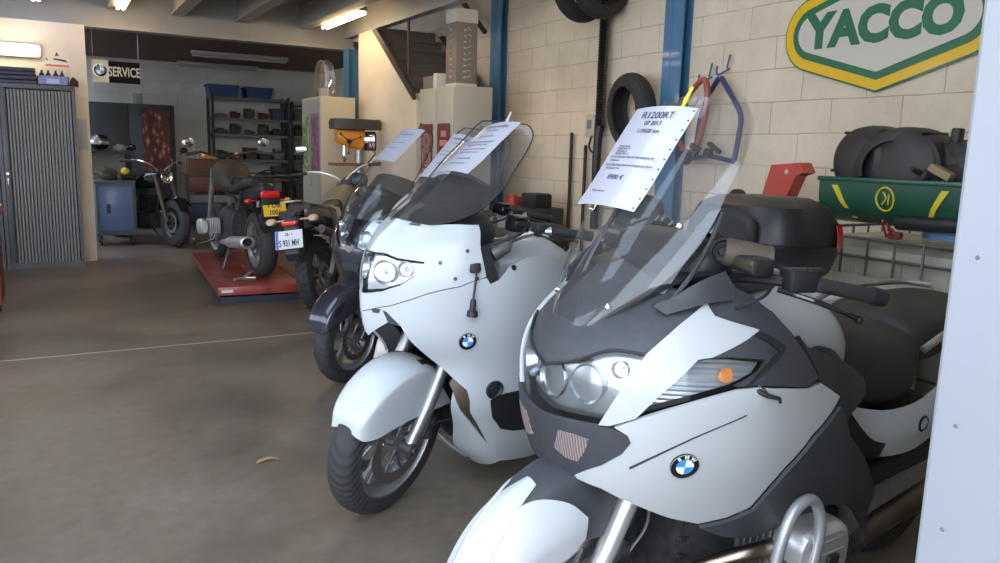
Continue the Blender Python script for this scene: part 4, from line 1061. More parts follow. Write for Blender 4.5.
    for a, rc, w, dz in ((98, .332, .088, .10), (110, .33, .09, .16), (125, .33, .088, .15), (145, .328, .08, .11), (160, .325, .07, .06)):
        A = R(a); rows.append([(rc*math.cos(A)-.03*max(0, abs(u)-.4), w*math.sin(min(1, abs(u)*1.4)*PI/2)*math.copysign(1, u), .30+rc*math.sin(A)-dz*max(0, abs(u)-.4)/.6) for u in (-1, -.7, -.4, 0, .4, .7, 1)])
    bm = NB(); patch(bm, rows, .006, 3, 4)
    obj('mudguard_tail', bm, BLACKP, mg, label='black rear section of the mudguard')
    front.append(mg); steer(front, 15)
    for o in front:
        for q in [o]+list(o.children): q.data.transform(Matrix.Translation((-.035, 0, 0)))
    # tank, seat, tail
    bm = NB(); body(bm, [(-.46, .12, 1.03, .85), (-.56, .20, 1.06, .80), (-.70, .22, 1.07, .76), (-.84, .20, 1.02, .74), (-.95, .15, .94, .72)], 6, 2.6, 26)
    tk = obj('fuel_tank', bm, white, bk)
    bm = NB(); body(bm, [(-.50, .07, 1.075, 1.0), (-.62, .10, 1.085, 1.0), (-.76, .07, 1.075, 1.0)], 5, 2.4, 16); obj('tank_pad', bm, ANTH, tk)
    bm = NB(); body(bm, [(-.92, .10, .86, .70), (-1.02, .16, .87, .68), (-1.20, .18, .86, .68), (-1.30, .17, .93, .72), (-1.55, .16, .95, .78), (-1.66, .12, .94, .80)], 6, 2.8, 24)
    obj('seat', bm, VINYL, bk)
    bm = NB()
    for s in (-1, 1):
        g = [[(-.90, s*.18, .74), (-1.2, s*.215, .74), (-1.55, s*.20, .84), (-1.82, s*.12, .90)], [(-.90, s*.21, .60), (-1.2, s*.23, .62), (-1.55, s*.21, .74), (-1.82, s*.13, .84)], [(-.92, s*.20, .46), (-1.2, s*.20, .52), (-1.55, s*.19, .66), (-1.82, s*.12, .79)]]
        patch(bm, g if s > 0 else [list(reversed(r)) for r in g], .008)
    obj('tail_panel', bm, white, bk)
    bm = NB(); body(bm, [(-.40, .12, .60, .20), (-.55, .18, .66, .16), (-.85, .18, .64, .16), (-1.0, .12, .5, .24)], 4, 3.4, 18); obj('engine', bm, ENG, bk)
    bm = NB(); tube(bm, [(-.40, .12, .40), (-.36, .14, .30), (-.42, .16, .20), (-.7, .17, .15), (-1.1, .18, .22), (-1.7, .22, .34)], [.022, .024, .026, .03, .045, .055], 12); obj('exhaust', bm, EXH, bk)
    bm = NB()
    for s in (-1, 1):
        cyl(bm, (-.76, s*.13, .22), (-.785, s*.16, .01), .014, 10); box(bm, (-.79, s*.17, .012), (.06, .05, .02), bev=.004)
    cyl(bm, (-.775, -.15, .09), (-.775, .15, .09), .012, 10)
    obj('centre_stand', bm, BLACKP, bk)
    bm = NB(); body(bm, [(-1.80, .10, .90, .82), (-1.88, .11, .89, .81), (-1.91, .09, .87, .82)], 4, 3); obj('tail_light', bm, REDL, bk)
    return bk, G
bikeB, GB = build_B('touring_motorcycle', 'second white faired motorcycle from the camera, round emblem on its flank', (1.03, 2.70, 0), 196, 4, WHITE2)
# top box on the carrier of bikeB
def top_box(par, x, y, z, rotz=0):
    bm = NB()
    def ring(zz, sx, sy, cx=0): return [(cx+sx*math.copysign(abs(math.cos(a))**.62, math.cos(a)), sy*math.copysign(abs(math.sin(a))**.62, math.sin(a)), zz) for a in [2*PI*k/36 for k in range(36)]]
    rings(bm, [ring(0, .17, .21), ring(.03, .20, .25), ring(.10, .215, .275), ring(.135, .218, .28), ring(.136, .212, .274), ring(.146, .212, .274), ring(.147, .218, .28), ring(.21, .21, .27), ring(.27, .18, .235), ring(.30, .12, .17), ring(.305, .05, .08)])
    bmesh.ops.translate(bm, verts=bm.verts, vec=(x, y, z)); tb = obj('top_box', bm, mat('top_box_plastic', (.016, .016, .018), .38), par)
    bm = NB(); body(bm, [(x+.19, .13, z+.24, z+.09), (x+.225, .15, z+.26, z+.08), (x+.25, .13, z+.24, z+.10)], 4, 3, 20); obj('backrest_pad', bm, VINYL, tb)
    for s in (-1, 1):
        bm = NB()
        g = []
        for t in (.125, .165, .21):
            row = []
            for a in np.linspace(PI*.97, PI*.56, 8):
                sx, sy = (.227, .290) if t < .2 else (.221, .280)
                row.append((x+sx*math.copysign(abs(math.cos(a))**.62, math.cos(a)), s*sy*abs(math.sin(a))**.62, z+t))
            g.append(row)
        patch(bm, g if s < 0 else [list(reversed(r)) for r in g], .004); obj('reflector_lens', bm, REDL, tb, label='red wrap-round reflector')
    return tb
bm = NB(); body(bm, [(-1.52, .10, 1.20, .99), (-1.55, .135, 1.215, .975), (-1.60, .13, 1.21, .98)], 4, 3.2, 20); obj('backrest', bm, VINYL, bikeB)
bm = NB()
for s in (-1, 1): stube(bm, [(-1.35, s*.16, .86), (-1.55, s*.17, .94), (-1.85, s*.15, .95)], .012, 8, 4)
box(bm, (-1.70, 0, .95), (.28, .26, .014), bev=.004); obj('luggage_carrier', bm, BLACKP, bikeB)
bpy.context.view_layer.update(); MB_ = bikeB.matrix_world.copy()
sheet(MB_, [(-.497, -.05, 1.492), (-.535, .105, 1.522), (-.262, .11, 1.322), (-.245, -.055, 1.308)], 'price_sheet', 'white price sheet clipped high on the windscreen of the second white motorcycle', 'paper',
      [(.10, .020, .6, .5), (.18, .012, .3, .5), (.30, .012, .4, .5), (.42, .012, .7, .5), (.48, .009, .6, .5), (.56, .009, .7, .5), (.62, .009, .55, .45), (.74, .012, .4, .5), (.84, .009, .5, .45)])
peg(MB_, (-.535, .03, 1.525), (-.3, .15, .9), 'binder_clip', 'small clear clip above the sheet on the second white motorcycle windscreen', mat('clear_clip', (.5, .52, .55), .2))

bikeC, GC = build_B('touring_motorcycle', 'third white motorcycle, mostly hidden behind the second, with cream-shaded mudguard and tall screen', (1.45, 3.60, 0), 212, 8, WHITE3)
bpy.context.view_layer.update(); MC = bikeC.matrix_world.copy()
sheet(MC, [(-.485, -.15, 1.475), (-.478, .0, 1.470), (-.190, .0, 1.255), (-.182, -.14, 1.248)], 'price_sheet', 'white price sheet on the windscreen of the third, half hidden motorcycle', 'paper',
      [(.12, .020, .6, .5), (.22, .012, .4, .5), (.42, .010, .6, .45), (.5, .010, .7, .5), (.68, .014, .4, .5)])
peg(MC, (-.535, -.03, 1.51), (-.3, .25, .9), 'binder_clip', 'small dark green clip on the top edge of the third motorcycle windscreen', mat('dark_green_clip', (.03, .10, .05), .4))
# ================================================================== grey-black scooter-like tourer (fourth in the row)
HULL_D = [(0.4, [(-0.06, 0), (-0.065, 0.05), (-0.08, 0.1), (-0.12, 0.15), (-0.2, 0.19), (-0.36, 0.21), (-0.56, 0.22)]), (0.52, [(-0.03, 0), (-0.035, 0.05), (-0.05, 0.11), (-0.1, 0.17), (-0.2, 0.22), (-0.36, 0.25), (-0.58, 0.26)]), (0.62, [(0.0, 0), (-0.005, 0.06), (-0.03, 0.12), (-0.08, 0.18), (-0.19, 0.24), (-0.36, 0.28), (-0.6, 0.29)]), (0.72, [(0.05, 0), (0.04, 0.07), (0.015, 0.13), (-0.05, 0.2), (-0.17, 0.26), (-0.36, 0.3), (-0.6, 0.29)]), (0.82, [(0.055, 0), (0.045, 0.07), (0.02, 0.14), (-0.04, 0.215), (-0.16, 0.27), (-0.36, 0.3), (-0.6, 0.29)]), (0.92, [(0.0, 0), (-0.01, 0.07), (-0.035, 0.15), (-0.09, 0.22), (-0.19, 0.27), (-0.37, 0.29), (-0.58, 0.26)]), (1.02, [(-0.08, 0), (-0.09, 0.07), (-0.12, 0.14), (-0.17, 0.2), (-0.27, 0.24), (-0.4, 0.25), (-0.58, 0.22)]), (1.12, [(-0.2, 0), (-0.21, 0.06), (-0.24, 0.12), (-0.29, 0.17), (-0.37, 0.2), (-0.47, 0.2), (-0.6, 0.17)])]
HD = Hull(HULL_D)
bikeD = thing('scooter_tourer', 'dark grey and black tourer with two clear headlamps, parked behind the white motorcycles', 'motorcycle', (1.525, 4.43, 0), R(212), lean=R(3))
bpy.context.view_layer.update(); MD = bikeD.matrix_world.copy()
bm = NB(); shell(bm, HD, [(-5.8, 0.2), (-3, .4), (0, 1.6), (3, .4), (5.8, .2), (5.8, 5.6), (3.5, 6.6), (0, 6.8), (-3.5, 6.6), (-5.8, 5.6)], -.02, .004, ds=.5, dt=.5); obj('inner_fairing', bm, BLACKP, bikeD)
bm = NB(); shell(bm, HD, sym_poly([(0, 2.0), (1.6, 1.4), (3.2, 1.1), (4.4, 2.0), (5.4, 3.6), (4.8, 5.0), (3.0, 5.1), (2.2, 4.5), (1.3, 3.9), (.55, 4.0), (0, 3.6)]), .006, .01); obj('lower_fairing', bm, GUN, bikeD)
bm = NB(); shell(bm, HD, sym_poly([(0, 3.6), (.5, 4.0), (.45, 4.9), (.7, 5.65), (1.6, 5.8), (2.8, 5.8), (3.0, 5.2), (4.8, 5.1), (4.4, 6.2), (2.5, 6.9), (0, 6.9)]), .010, .01); obj('nose_cowl', bm, BLACKG, bikeD)
for mir in (False, True):
    P_ = [(.55, 4.05), (1.3, 3.95), (2.2, 4.55), (2.95, 5.15), (2.8, 5.75), (1.6, 5.75), (.75, 5.6), (.5, 4.9)]
    bm = NB(); shell(bm, HD, P_, -.012, .004, mirror=mir); h_ = obj('headlight', bm, REFL, bikeD, label='clear headlamp')
    bm = NB(); shell(bm, HD, P_, .009, .003, mirror=mir); obj('lens', bm, GL_LENS, h_)
    s = -1 if mir else 1
    for (a, b_) , rr in (((1.1, 4.7), .038), ((2.0, 5.2), .030)):
        p = HD.P(a, b_)-HD.N(a, b_)*.008; n = HD.N(a, b_)
        bm = NB(); lathe(bm, [(rr, .012), (rr*.9, .006), (rr*.5, -.008), (0, -.01)], p*np.array((1, s, 1)), Vector((1, s*.4, .1)), 20, cap=False); obj('reflector', bm, REFL, h_)
    bm = NB(); shell(bm, HD, [(4.85, 5.0), (5.5, 3.6), (5.9, 3.4), (5.9, 5.6), (4.6, 6.0)], .005, .01, mirror=mir); obj('side_panel', bm, GUN, bikeD)
bm = NB(); shell(bm, HD, sym_poly([(0, 2.7), (.7, 2.6), (.9, 3.0), (0, 3.1)]), .012, .008); obj('nose_inlet', bm, ANTH, bikeD)
g = []
SD = [((.02, .99), (-.05, .965, .15)), ((-.03, 1.08), (-.12, 1.05, .185)), ((-.11, 1.18), (-.21, 1.14, .195)), ((-.22, 1.28), (-.31, 1.24, .19)), ((-.34, 1.38), (-.42, 1.345, .175)), ((-.46, 1.465), (-.53, 1.44, .15)), ((-.54, 1.515), (-.59, 1.505, .10))]
for (xc, zc), (xe, ze, w_) in SD: g.append([(xc+(xe-xc)*abs(u)**2.2, w_*u, zc+(ze-zc)*abs(u)**2.2) for u in (-1, -.7, -.35, 0, .35, .7, 1)])
bm = NB(); patch(bm, g, .004); ws = obj('windscreen', bm, GL_SCREEN, bikeD, label='tall clear windscreen')
bm = NB(); patch(bm, [[(p[0]-.05, p[1]*.8, p[2]-.035) for p in r] for r in g[:4]], .004); obj('inner_screen_panel', bm, GL_TINT, ws)
bm = NB(); stube(bm, [r[-1] for r in g]+list(reversed(g[-1]))[1:-1]+[r[0] for r in reversed(g)], .003, 6, 3); obj('screen_edge', bm, BLACKP, ws)
wheel(bikeD, 'front_wheel', .04, .275, .12, .195, 5, ALU, .13)
wheel(bikeD, 'rear_wheel', -1.48, .275, .15, .195, 5, ALU, .12)
rows = []
for a, rc, w_, dz in ((16, .290, .022, .0), (23, .308, .050, .03), (34, .325, .075, .08), (52, .335, .085, .14), (72, .34, .088, .16), (95, .34, .088, .13), (115, .33, .08, .10)):
    A = R(a); rows.append([(.04+rc*math.cos(A), w_*math.sin(min(1, abs(u)*1.5)*PI/2)*math.copysign(1, u), .275+rc*math.sin(A)-dz*max(0, abs(u)-.4)/.6) for u in (-1, -.8, -.5, -.2, .2, .5, .8, 1)])
bm = NB(); patch(bm, rows, .005, 3, 4); obj('front_mudguard', bm, GUN, bikeD)
for s in (-1, 1):
    bm = NB(); tube(bm, [(.04, s*.095, .275), (-.08, s*.095, .45), (-.22, s*.095, .75)], [.024, .028, .024], 12); fl = obj('fork_leg', bm, GUN, bikeD); caliper(fl, (-.11, s*.08, .33), s, 1)
    bm = NB(); stube(bm, [(-.50, s*.05, 1.08), (-.50, s*.2, 1.12), (-.56, s*.30, 1.12)], .014, 8, 5); hb = obj('handlebar', bm, BLACKP, bikeD)
    bm = NB(); grip(bm, (-.56, s*.30, 1.12), (-.62, s*.38, 1.11)); obj('grip', bm, GRIPM, hb)
    bm = NB(); tube(bm, [(-.42, s*.20, 1.08), (-.42, s*.30, 1.16)], .008, 8); body(bm, [(-.38, .02, 1.19, 1.15, s*.33), (-.41, .07, 1.22, 1.13, s*.33), (-.43, .065, 1.215, 1.135, s*.33)], 4, 2.6, 16); mr = obj('mirror', bm, BLACKP, bikeD)
    bm = NB(); tube(bm, [(-.30, s*.18, 1.05), (-.55, s*.20, 1.0)], .03, 8); obj('cockpit_trim', bm, ANTH, bikeD)
bm = NB(); body(bm, [(-.58, .12, .95, .5), (-.70, .18, 1.02, .5), (-.90, .19, .98, .5), (-1.05, .17, .88, .5), (-1.4, .18, .82, .5), (-1.7, .14, .86, .6), (-1.95, .05, .84, .74)], 6, 2.6, 24); obj('body_shell', bm, GUN, bikeD)
bm = NB(); body(bm, [(-.98, .10, .90, .76), (-1.1, .16, .88, .74), (-1.35, .18, .85, .74), (-1.45, .17, .92, .76), (-1.75, .14, .94, .80), (-1.82, .08, .92, .82)], 5, 2.8, 20); obj('seat', bm, VINYL, bikeD)
bm = NB(); body(bm, [(-.40, .10, .50, .18), (-.55, .16, .56, .16), (-1.0, .16, .52, .18), (-1.2, .12, .45, .22)], 4, 3, 16); obj('engine', bm, ENG, bikeD)
bm = NB(); tube(bm, [(-.5, -.12, .2), (-1.0, -.16, .2), (-1.5, -.2, .3), (-1.8, -.2, .34)], [.025, .03, .06, .055], 12); obj('silencer', bm, ALU, bikeD)
sheet(MD, [(-.53, -.085, 1.512), (-.54, .085, 1.522), (-.262, .055, 1.316), (-.27, -.115, 1.31)], 'price_sheet', 'white price sheet on the tall windscreen of the dark grey tourer', 'paper', [(.2, .018, .5, .5), (.45, .01, .6, .45), (.6, .01, .5, .4)])
peg(MD, (-.565, .02, 1.53), (-.3, .15, .9), 'binder_clip', 'small black clip above the sheet on the dark grey tourer windscreen', BLACKP)

# ================================================================== unfaired motorcycles at the back
def plate(par, c, w, h, yaw, m, lines, label, ink=INK, tilt=-.25, band=None):
    M = Matrix.Translation(Vector(c)) @ Matrix.Rotation(PI/2, 4, 'Z') @ Matrix.Rotation(yaw, 4, 'Z')
    # local: x right (seen from behind), y up, z towards the viewer behind the bike
    Mb = basis(c, (0, -1, 0), (-tilt, 0, 1))
    bm = NB(); b2(bm, -w/2, w/2, -h/2, h/2, -.002, .002, .001); bmesh.ops.transform(bm, matrix=Mb, verts=bm.verts); p = obj('number_plate', bm, m, par, smooth=False, label=label)
    for (x, y, s, t, sx) in lines: text_mesh('plate_text', t, s, ink, p, Mb @ Matrix.Translation((x, y, .003)), .0005, sx=sx, bold=s*.03)
    if band:
        for x in band:
            bm = NB(); b2(bm, x-.011, x+.011, -h/2+.002, h/2-.002, .002, .003); bmesh.ops.transform(bm, matrix=Mb, verts=bm.verts); obj('plate_band', bm, mat('eu_blue', (.03, .12, .45), .4), p, smooth=False)
    return p

# ---- motorcycle with a yellow plate on the red lift
bikeE = thing('roadster_motorcycle', 'dark boxer motorcycle with yellow number plate standing on the red lift, seen from behind', 'motorcycle', (1.59, 8.98, .155), R(95), lean=R(1.5))
E_ = bikeE; RX = -1.45
wheel(E_, 'front_wheel', 0, .30, .12, .218, 5, ALU, .15)
wheel(E_, 'rear_wheel', RX, .31, .165, .218, 5, ALU, .12)
bm = NB(); body(bm, [(-.34, .06, 1.02, .80), (-.46, .16, 1.08, .76), (-.62, .19, 1.06, .74), (-.78, .15, .98, .74), (-.86, .10, .90, .76)], 6, 2.4, 24); obj('fuel_tank', bm, mat('dark_olive_tank', (.032, .030, .024), .6), E_)
bm = NB(); body(bm, [(-.80, .09, .88, .76), (-.95, .13, .86, .76), (-1.15, .14, .88, .78), (-1.35, .13, .93, .82), (-1.58, .10, .95, .86)], 6, 2.8, 20); obj('seat', bm, VINYL, E_)
bm = NB(); body(bm, [(-1.2, .10, .82, .70), (-1.45, .10, .86, .72), (-1.68, .08, .90, .76), (-1.76, .05, .88, .80)], 5, 3, 16); obj('tail_unit', bm, BLACKP, E_)
bm = NB()
for s in (-1, 1): stube(bm, [(-1.15, s*.15, .86), (-1.40, s*.20, .94), (-1.80, s*.20, .96)], .010, 8, 5)
stube(bm, [(-1.80, -.20, .96), (-1.84, 0, .965), (-1.80, .20, .96)], .010, 8, 5)
for x in (-1.55, -1.68): cyl(bm, (x, -.20, .955), (x, .20, .955), .007, 8)
obj('luggage_rack', bm, BLACKP, E_)
bm = NB(); box(bm, (-1.78, 0, .80), (.05, .17, .065), bev=.012); obj('tail_light', bm, REDLE, E_)
bm = NB(); box(bm, (-1.78, 0, .66), (.02, .17, .22), ry(-.15), bev=.01); box(bm, (-1.70, 0, .56), (.14, .16, .12), bev=.03); obj('plate_holder', bm, BLACKP, E_)
plate(E_, (-1.805, -.03, .665), .21, .13, 0, mat('plate_yellow', (.85, .55, .02), .4), [(0, .032, .055, '1 LXR', .9), (0, -.030, .060, '1001', .95)], 'yellow number plate')
for s in (-1, 1):
    bm = NB(); tube(bm, [(-1.70, s*.08, .74), (-1.71, s*.15, .74)], .008, 6); sphere(bm, (-1.72, s*.18, .74), .028, 12, (.7, 1.2, .8)); obj('turn_signal', bm, REDL if s > 0 else AMBL, E_)
    bm = NB(); stube(bm, [(-.42, s*.03, 1.10), (-.44, s*.15, 1.13), (-.52, s*.28, 1.16), (-.60, s*.40, 1.14)], .012, 8, 6); hb = obj('handlebar', bm, BLACKP, E_)
    bm = NB(); grip(bm, (-.54, s*.31, 1.155), (-.61, s*.42, 1.14), .017, 6); obj('grip', bm, GRIPM, hb)
    bm = NB(); tube(bm, [(-.53, s*.29, 1.16), (-.50, s*.37, 1.22)], .006, 6); sphere(bm, (-.50, s*.38, 1.255), .055, 16, (.35, 1.1, .9)); mr = obj('mirror', bm, ALU, hb, label='round bright mirror')
    bm = NB(); sphere(bm, (-.518, s*.38, 1.255), .052, 16, (.15, 1.08, .88)); obj('mirror_face', bm, MIRR, mr)
    bm = NB(); sphere(bm, (-.25, s*.17, 1.12), .030, 12, (1.2, 1, 1)); tube(bm, [(-.27, s*.06, 1.09), (-.26, s*.15, 1.115)], .007, 6); obj('amber_signal', bm, AMBL, E_)
    bm = NB(); tube(bm, [(0, s*.10, .30), (-.30, s*.10, .98)], [.027, .024], 12); obj('fork_leg', bm, ALU, E_)
    bm = NB()
    for k in range(6): box(bm, (-.62, s*(.17+.018*k), .42), (.16, .007, .15), bev=.002)
    body(bm, [(-.70, .03, .48, .36, s*.32), (-.62, .05, .50, .34, s*.33), (-.54, .03, .48, .36, s*.32)], 4, 3, 14); obj('cylinder', bm, ALUB if s > 0 else ALU, E_)
    bm = NB(); stube(bm, [(-.52, s*.18, .26), (-.56, s*.38, .24), (-.60, s*.42, .30), (-.72, s*.42, .30)], .012, 8, 5); obj('crash_bar', bm, CHROME if s > 0 else ALU, E_)
bm = NB(); body(bm, [(-.40, .11, .56, .22), (-.62, .15, .62, .18), (-.95, .12, .58, .22)], 4, 3, 16); obj('engine', bm, ENG, E_)
bm = NB(); tube(bm, [(-.40, 0, .72), (-.80, .03, .70), (-1.10, .10, .62), (-1.3, .11, .80)], .020, 8); tube(bm, [(-.4, -.02, .90), (-.9, -.08, .74), (-1.25, -.11, .84)], .018, 8); obj('frame', bm, STEEL, E_)
bm = NB(); tube(bm, [(-.9, -.10, .32), (-1.2, -.11, .31), (RX, -.10, .31)], [.045, .04, .06], 12); obj('swingarm', bm, BLACKP, E_)
bm = NB(); stube(bm, [(-.95, -.05, .50), (-1.12, .03, .66), (-1.22, .08, .80)], .03, 10, 4); obj('shock_absorber', bm, STEEL, E_)
for yy, zz in ((.17, .29),):
    bm = NB(); rings(bm, [[(x_, yy+r_*1.25*math.cos(a), zz+.10*(-x_-1.0)+r_*math.sin(a)) for a in [2*PI*k/24 for k in range(24)]] for x_, r_ in ((-.75, .02), (-.95, .035), (-1.10, .058), (-1.50, .062), (-1.60, .055), (-1.605, .040), (-1.55, .036))]); ex = obj('silencer', bm, ALUB, E_)
    bm = NB(); lathe(bm, [(.034, 0), (.034, .05), (.0, .05)], (-1.60, yy, zz+.062), (1, 0, 0), 20, cap=False); obj('silencer_mouth', bm, BLACKP, ex)
bm = NB(); rings(bm, [[(x_, -.18+r_*math.cos(a), zz_+r_*math.sin(a)) for a in [2*PI*k/24 for k in range(24)]] for x_, r_, zz_ in ((-.9, .03, .4), (-1.15, .045, .5), (-1.70, .052, .60), (-1.75, .048, .605), (-1.75, .034, .605), (-1.70, .032, .60))]); obj('silencer', bm, ALUB, E_)
bm = NB(); patch(bm, [[((.345)*math.cos(R(a))+RX, y, .31+.345*math.sin(R(a))) for y in (-.09, -.05, .05, .09)] for a in (60, 85, 110, 135, 155)], .005); obj('rear_mudguard', bm, BLACKP, E_)
bm = NB()
for s in (-1, 1): tube(bm, [(-.80, s*.12, .20), (-.84, s*.20, .0)], [.014, .014], 8)
tube(bm, [(-.80, -.13, .20), (-.80, .13, .20)], .016, 8)
obj('centre_stand', bm, STEEL, E_)
heapz = None
# red lifting table
t = thing('motorcycle_lift', 'low red motorcycle lift table with a black scissor base carrying the dark motorcycle', 'lift', (1.66, 8.17, 0), R(-3.4))
RL = mat('worn_red_paint', (.26, .045, .035), .42, noise=.45, nscale=6, coat=.3)
bm = NB(); b2(bm, -.36, .36, -1.15, 1.25, .115, .15, .004); b2(bm, -.37, .37, -1.17, -1.14, .08, .155, .004); b2(bm, -.375, -.35, -1.16, 1.25, .085, .155); b2(bm, .35, .375, -1.16, 1.25, .085, .155); obj('lift_deck', bm, RL, t)
bm = NB(); b2(bm, -.33, .33, -1.10, 1.20, 0, .035); b2(bm, -.30, -.24, -1.0, 1.1, .035, .115); b2(bm, .24, .30, -1.0, 1.1, .035, .115); b2(bm, -.34, .34, -1.13, -1.08, 0, .06); obj('lift_base', bm, mat('black_navy_steel', (.02, .025, .04), .45), t)
bm = NB(); b2(bm, -.345, -.25, -1.1725, -1.170, .105, .13); obj('maker_label', bm, mat('white_worn_label', (.6, .58, .55), .6), t, smooth=False)
bm = NB(); lathe(bm, [(.03, 0), (.04, .01), (.02, .02)], (0, 0, 0), (0, 0, 1), 16); tube(bm, [(-.10, -.06, .012), (0, 0, .014), (.10, -.03, .014)], .011, 8); tube(bm, [(0, 0, .014), (.07, .07, .05)], .011, 8)
tag(obj('wheel_clamp', bm, ALUB), 'small bright alloy clamp lying on the red lift left of the rear wheel', 'clamp')
bpy.data.objects['wheel_clamp'].location = (1.52, 7.42, .151)

# ---- trail motorcycle with the white plate
bikeF = thing('trail_motorcycle', 'black trail motorcycle with knobbly rear tyre and white number plate, leaning beside the lift', 'motorcycle', (2.84, 7.47, 0), R(51), lean=R(9))
F_ = bikeF; RX = -1.40
wheel(F_, 'front_wheel', 0, .34, .10, .27, 0, ALU, .13, wire=True, knob=True)
wheel(F_, 'rear_wheel', RX, .325, .13, .235, 0, STEEL, .11, wire=True, knob=True)
bm = NB(); body(bm, [(-.38, .05, 1.02, .84), (-.50, .12, 1.06, .80), (-.68, .14, 1.02, .80), (-.82, .10, .95, .80)], 6, 2.4, 22); obj('fuel_tank', bm, mat('beige_grey_tank', (.20, .17, .13), .6), F_)
bm = NB(); body(bm, [(-.74, .08, .96, .82), (-.95, .11, .91, .80), (-1.25, .13, .91, .82), (-1.55, .10, .95, .88)], 6, 2.8, 20); obj('seat', bm, VINYL, F_)
bm = NB()
for s in (-1, 1): body(bm, [(-1.05, .03, .88, .70, s*.13), (-1.35, .05, .90, .68, s*.15), (-1.66, .03, .90, .78, s*.11)], 5, 2.8, 14)
body(bm, [(-1.3, .12, .88, .80), (-1.6, .10, .90, .82), (-1.78, .06, .90, .85)], 4, 3, 14); obj('tail_panel', bm, BLACKG, F_)
bm = NB(); box(bm, (-1.62, .02, .965), (.16, .11, .012), ry(.05), bev=.004); obj('white_tag', bm, mat('white_tag', (.55, .56, .54), .5), F_, label='small white tag on the tail')
bm = NB(); box(bm, (-1.775, 0, .80), (.05, .12, .035), bev=.008); obj('tail_light', bm, REDLE, F_)
bm = NB(); prism(bm, [(-1.74, .86), (-1.62, .86), (-1.66, .55), (-1.80, .50), (-1.83, .56)], .12, 'y', 0, .01); obj('plate_holder', bm, BLACKP, F_)
plate(F_, (-1.835, 0, .675), .23, .145, 0, mat('plate_white', (.62, .64, .66), .4), [(0.0, -.030, .070, '5 931 MH', .60), (.0, .040, .030, 'CB · 1', .8)], 'white number plate with blue band', band=(-.100,))
for s in (-1, 1):
    bm = NB(); tube(bm, [(-1.70, s*.06, .82), (-1.71, s*.15, .82)], .008, 6); body(bm, [(-1.69, .03, .84, .80, s*.18), (-1.72, .045, .85, .79, s*.18), (-1.75, .03, .84, .80, s*.18)], 3, 2.2, 12); obj('turn_signal', bm, mat('clear_amber', (.55, .40, .28), .25), F_)
    bm = NB(); stube(bm, [(-.46, s*.03, 1.10), (-.46, s*.12, 1.16), (-.52, s*.26, 1.21), (-.62, s*.42, 1.20)], .012, 8, 6); hb = obj('handlebar', bm, ALUB, F_)
    bm = NB(); grip(bm, (-.55, s*.31, 1.205), (-.62, s*.42, 1.20), .017, 6); obj('grip', bm, GRIPM, hb)
    bm = NB(); tube(bm, [(-.54, s*.28, 1.21), (-.48, s*.36, 1.30), (-.50, s*.34, 1.40)], .006, 6); body(bm, [(-.48, .02, 1.45, 1.41, s*.34), (-.505, .06, 1.47, 1.40, s*.34), (-.52, .055, 1.465, 1.405, s*.34)], 3, 2.4, 14); mr = obj('mirror', bm, BLACKP, hb)
    bm = NB(); box(bm, (-.523, s*.34, 1.435), (.004, .10, .05), bev=.002); obj('mirror_face', bm, MIRR, mr)
    bm = NB(); tube(bm, [(0, s*.10, .34), (-.28, s*.10, .95), (-.34, s*.10, 1.08)], [.028, .022, .022], 12); obj('fork_leg', bm, ALU, F_)
    bm = NB(); tube(bm, [(-1.0, s*.13, .72), (-1.2, s*.14, .60), (RX, s*.12, .325)], [.018, .02, .02], 10); obj('shock_absorber', bm, ALU, F_)
    bm = NB(); tube(bm, [(-.85, s*.11, .36), (RX, s*.10, .325)], [.03, .028], 10); obj('swingarm', bm, STEEL, F_)
bm = NB(); tube(bm, [(-.36, 0, 1.0), (-.42, 0, .5), (-.55, 0, .28), (-.85, 0, .26)], .022, 8); tube(bm, [(-.36, 0, 1.0), (-.8, .0, .80), (-1.1, .08, .80), (-1.5, .09, .86)], .02, 8); obj('frame', bm, STEEL, F_)
bm = NB(); body(bm, [(-.48, .08, .50, .26), (-.62, .13, .60, .24), (-.85, .13, .55, .24), (-.95, .08, .45, .28)], 4, 3, 16); obj('engine', bm, ENG, F_)
bm = NB(); tube(bm, [(-.50, -.10, .45), (-.60, -.14, .36), (-.9, -.16, .45), (-1.2, -.18, .60), (-1.6, -.18, .72)], [.02, .022, .022, .036, .036], 12); obj('silencer', bm, STEEL, F_)
bm = NB(); body(bm, [(-.20, .06, 1.12, .94), (-.26, .10, 1.14, .92), (-.33, .09, 1.12, .94)], 4, 2.6, 18); obj('headlight_cowl', bm, BLACKP, F_)
bm = NB(); patch(bm, [[(.36*math.cos(R(a))*1.0, y, .36+.36*math.sin(R(a))+.03) for y in (-.06, 0, .06)] for a in (35, 60, 85, 110, 130)], .005); obj('front_mudguard', bm, BLACKP, F_)
bm = NB(); patch(bm, [[(RX+.37*math.cos(R(a)), y, .34+.37*math.sin(R(a))) for y in (-.08, 0, .08)] for a in (60, 90, 120, 140)], .005); obj('rear_mudguard', bm, BLACKP, F_)
bm = NB(); cyl(bm, (-.85, .12, .28), (-.80, .34, .012), .011, 8); obj('side_stand', bm, STEEL, F_)

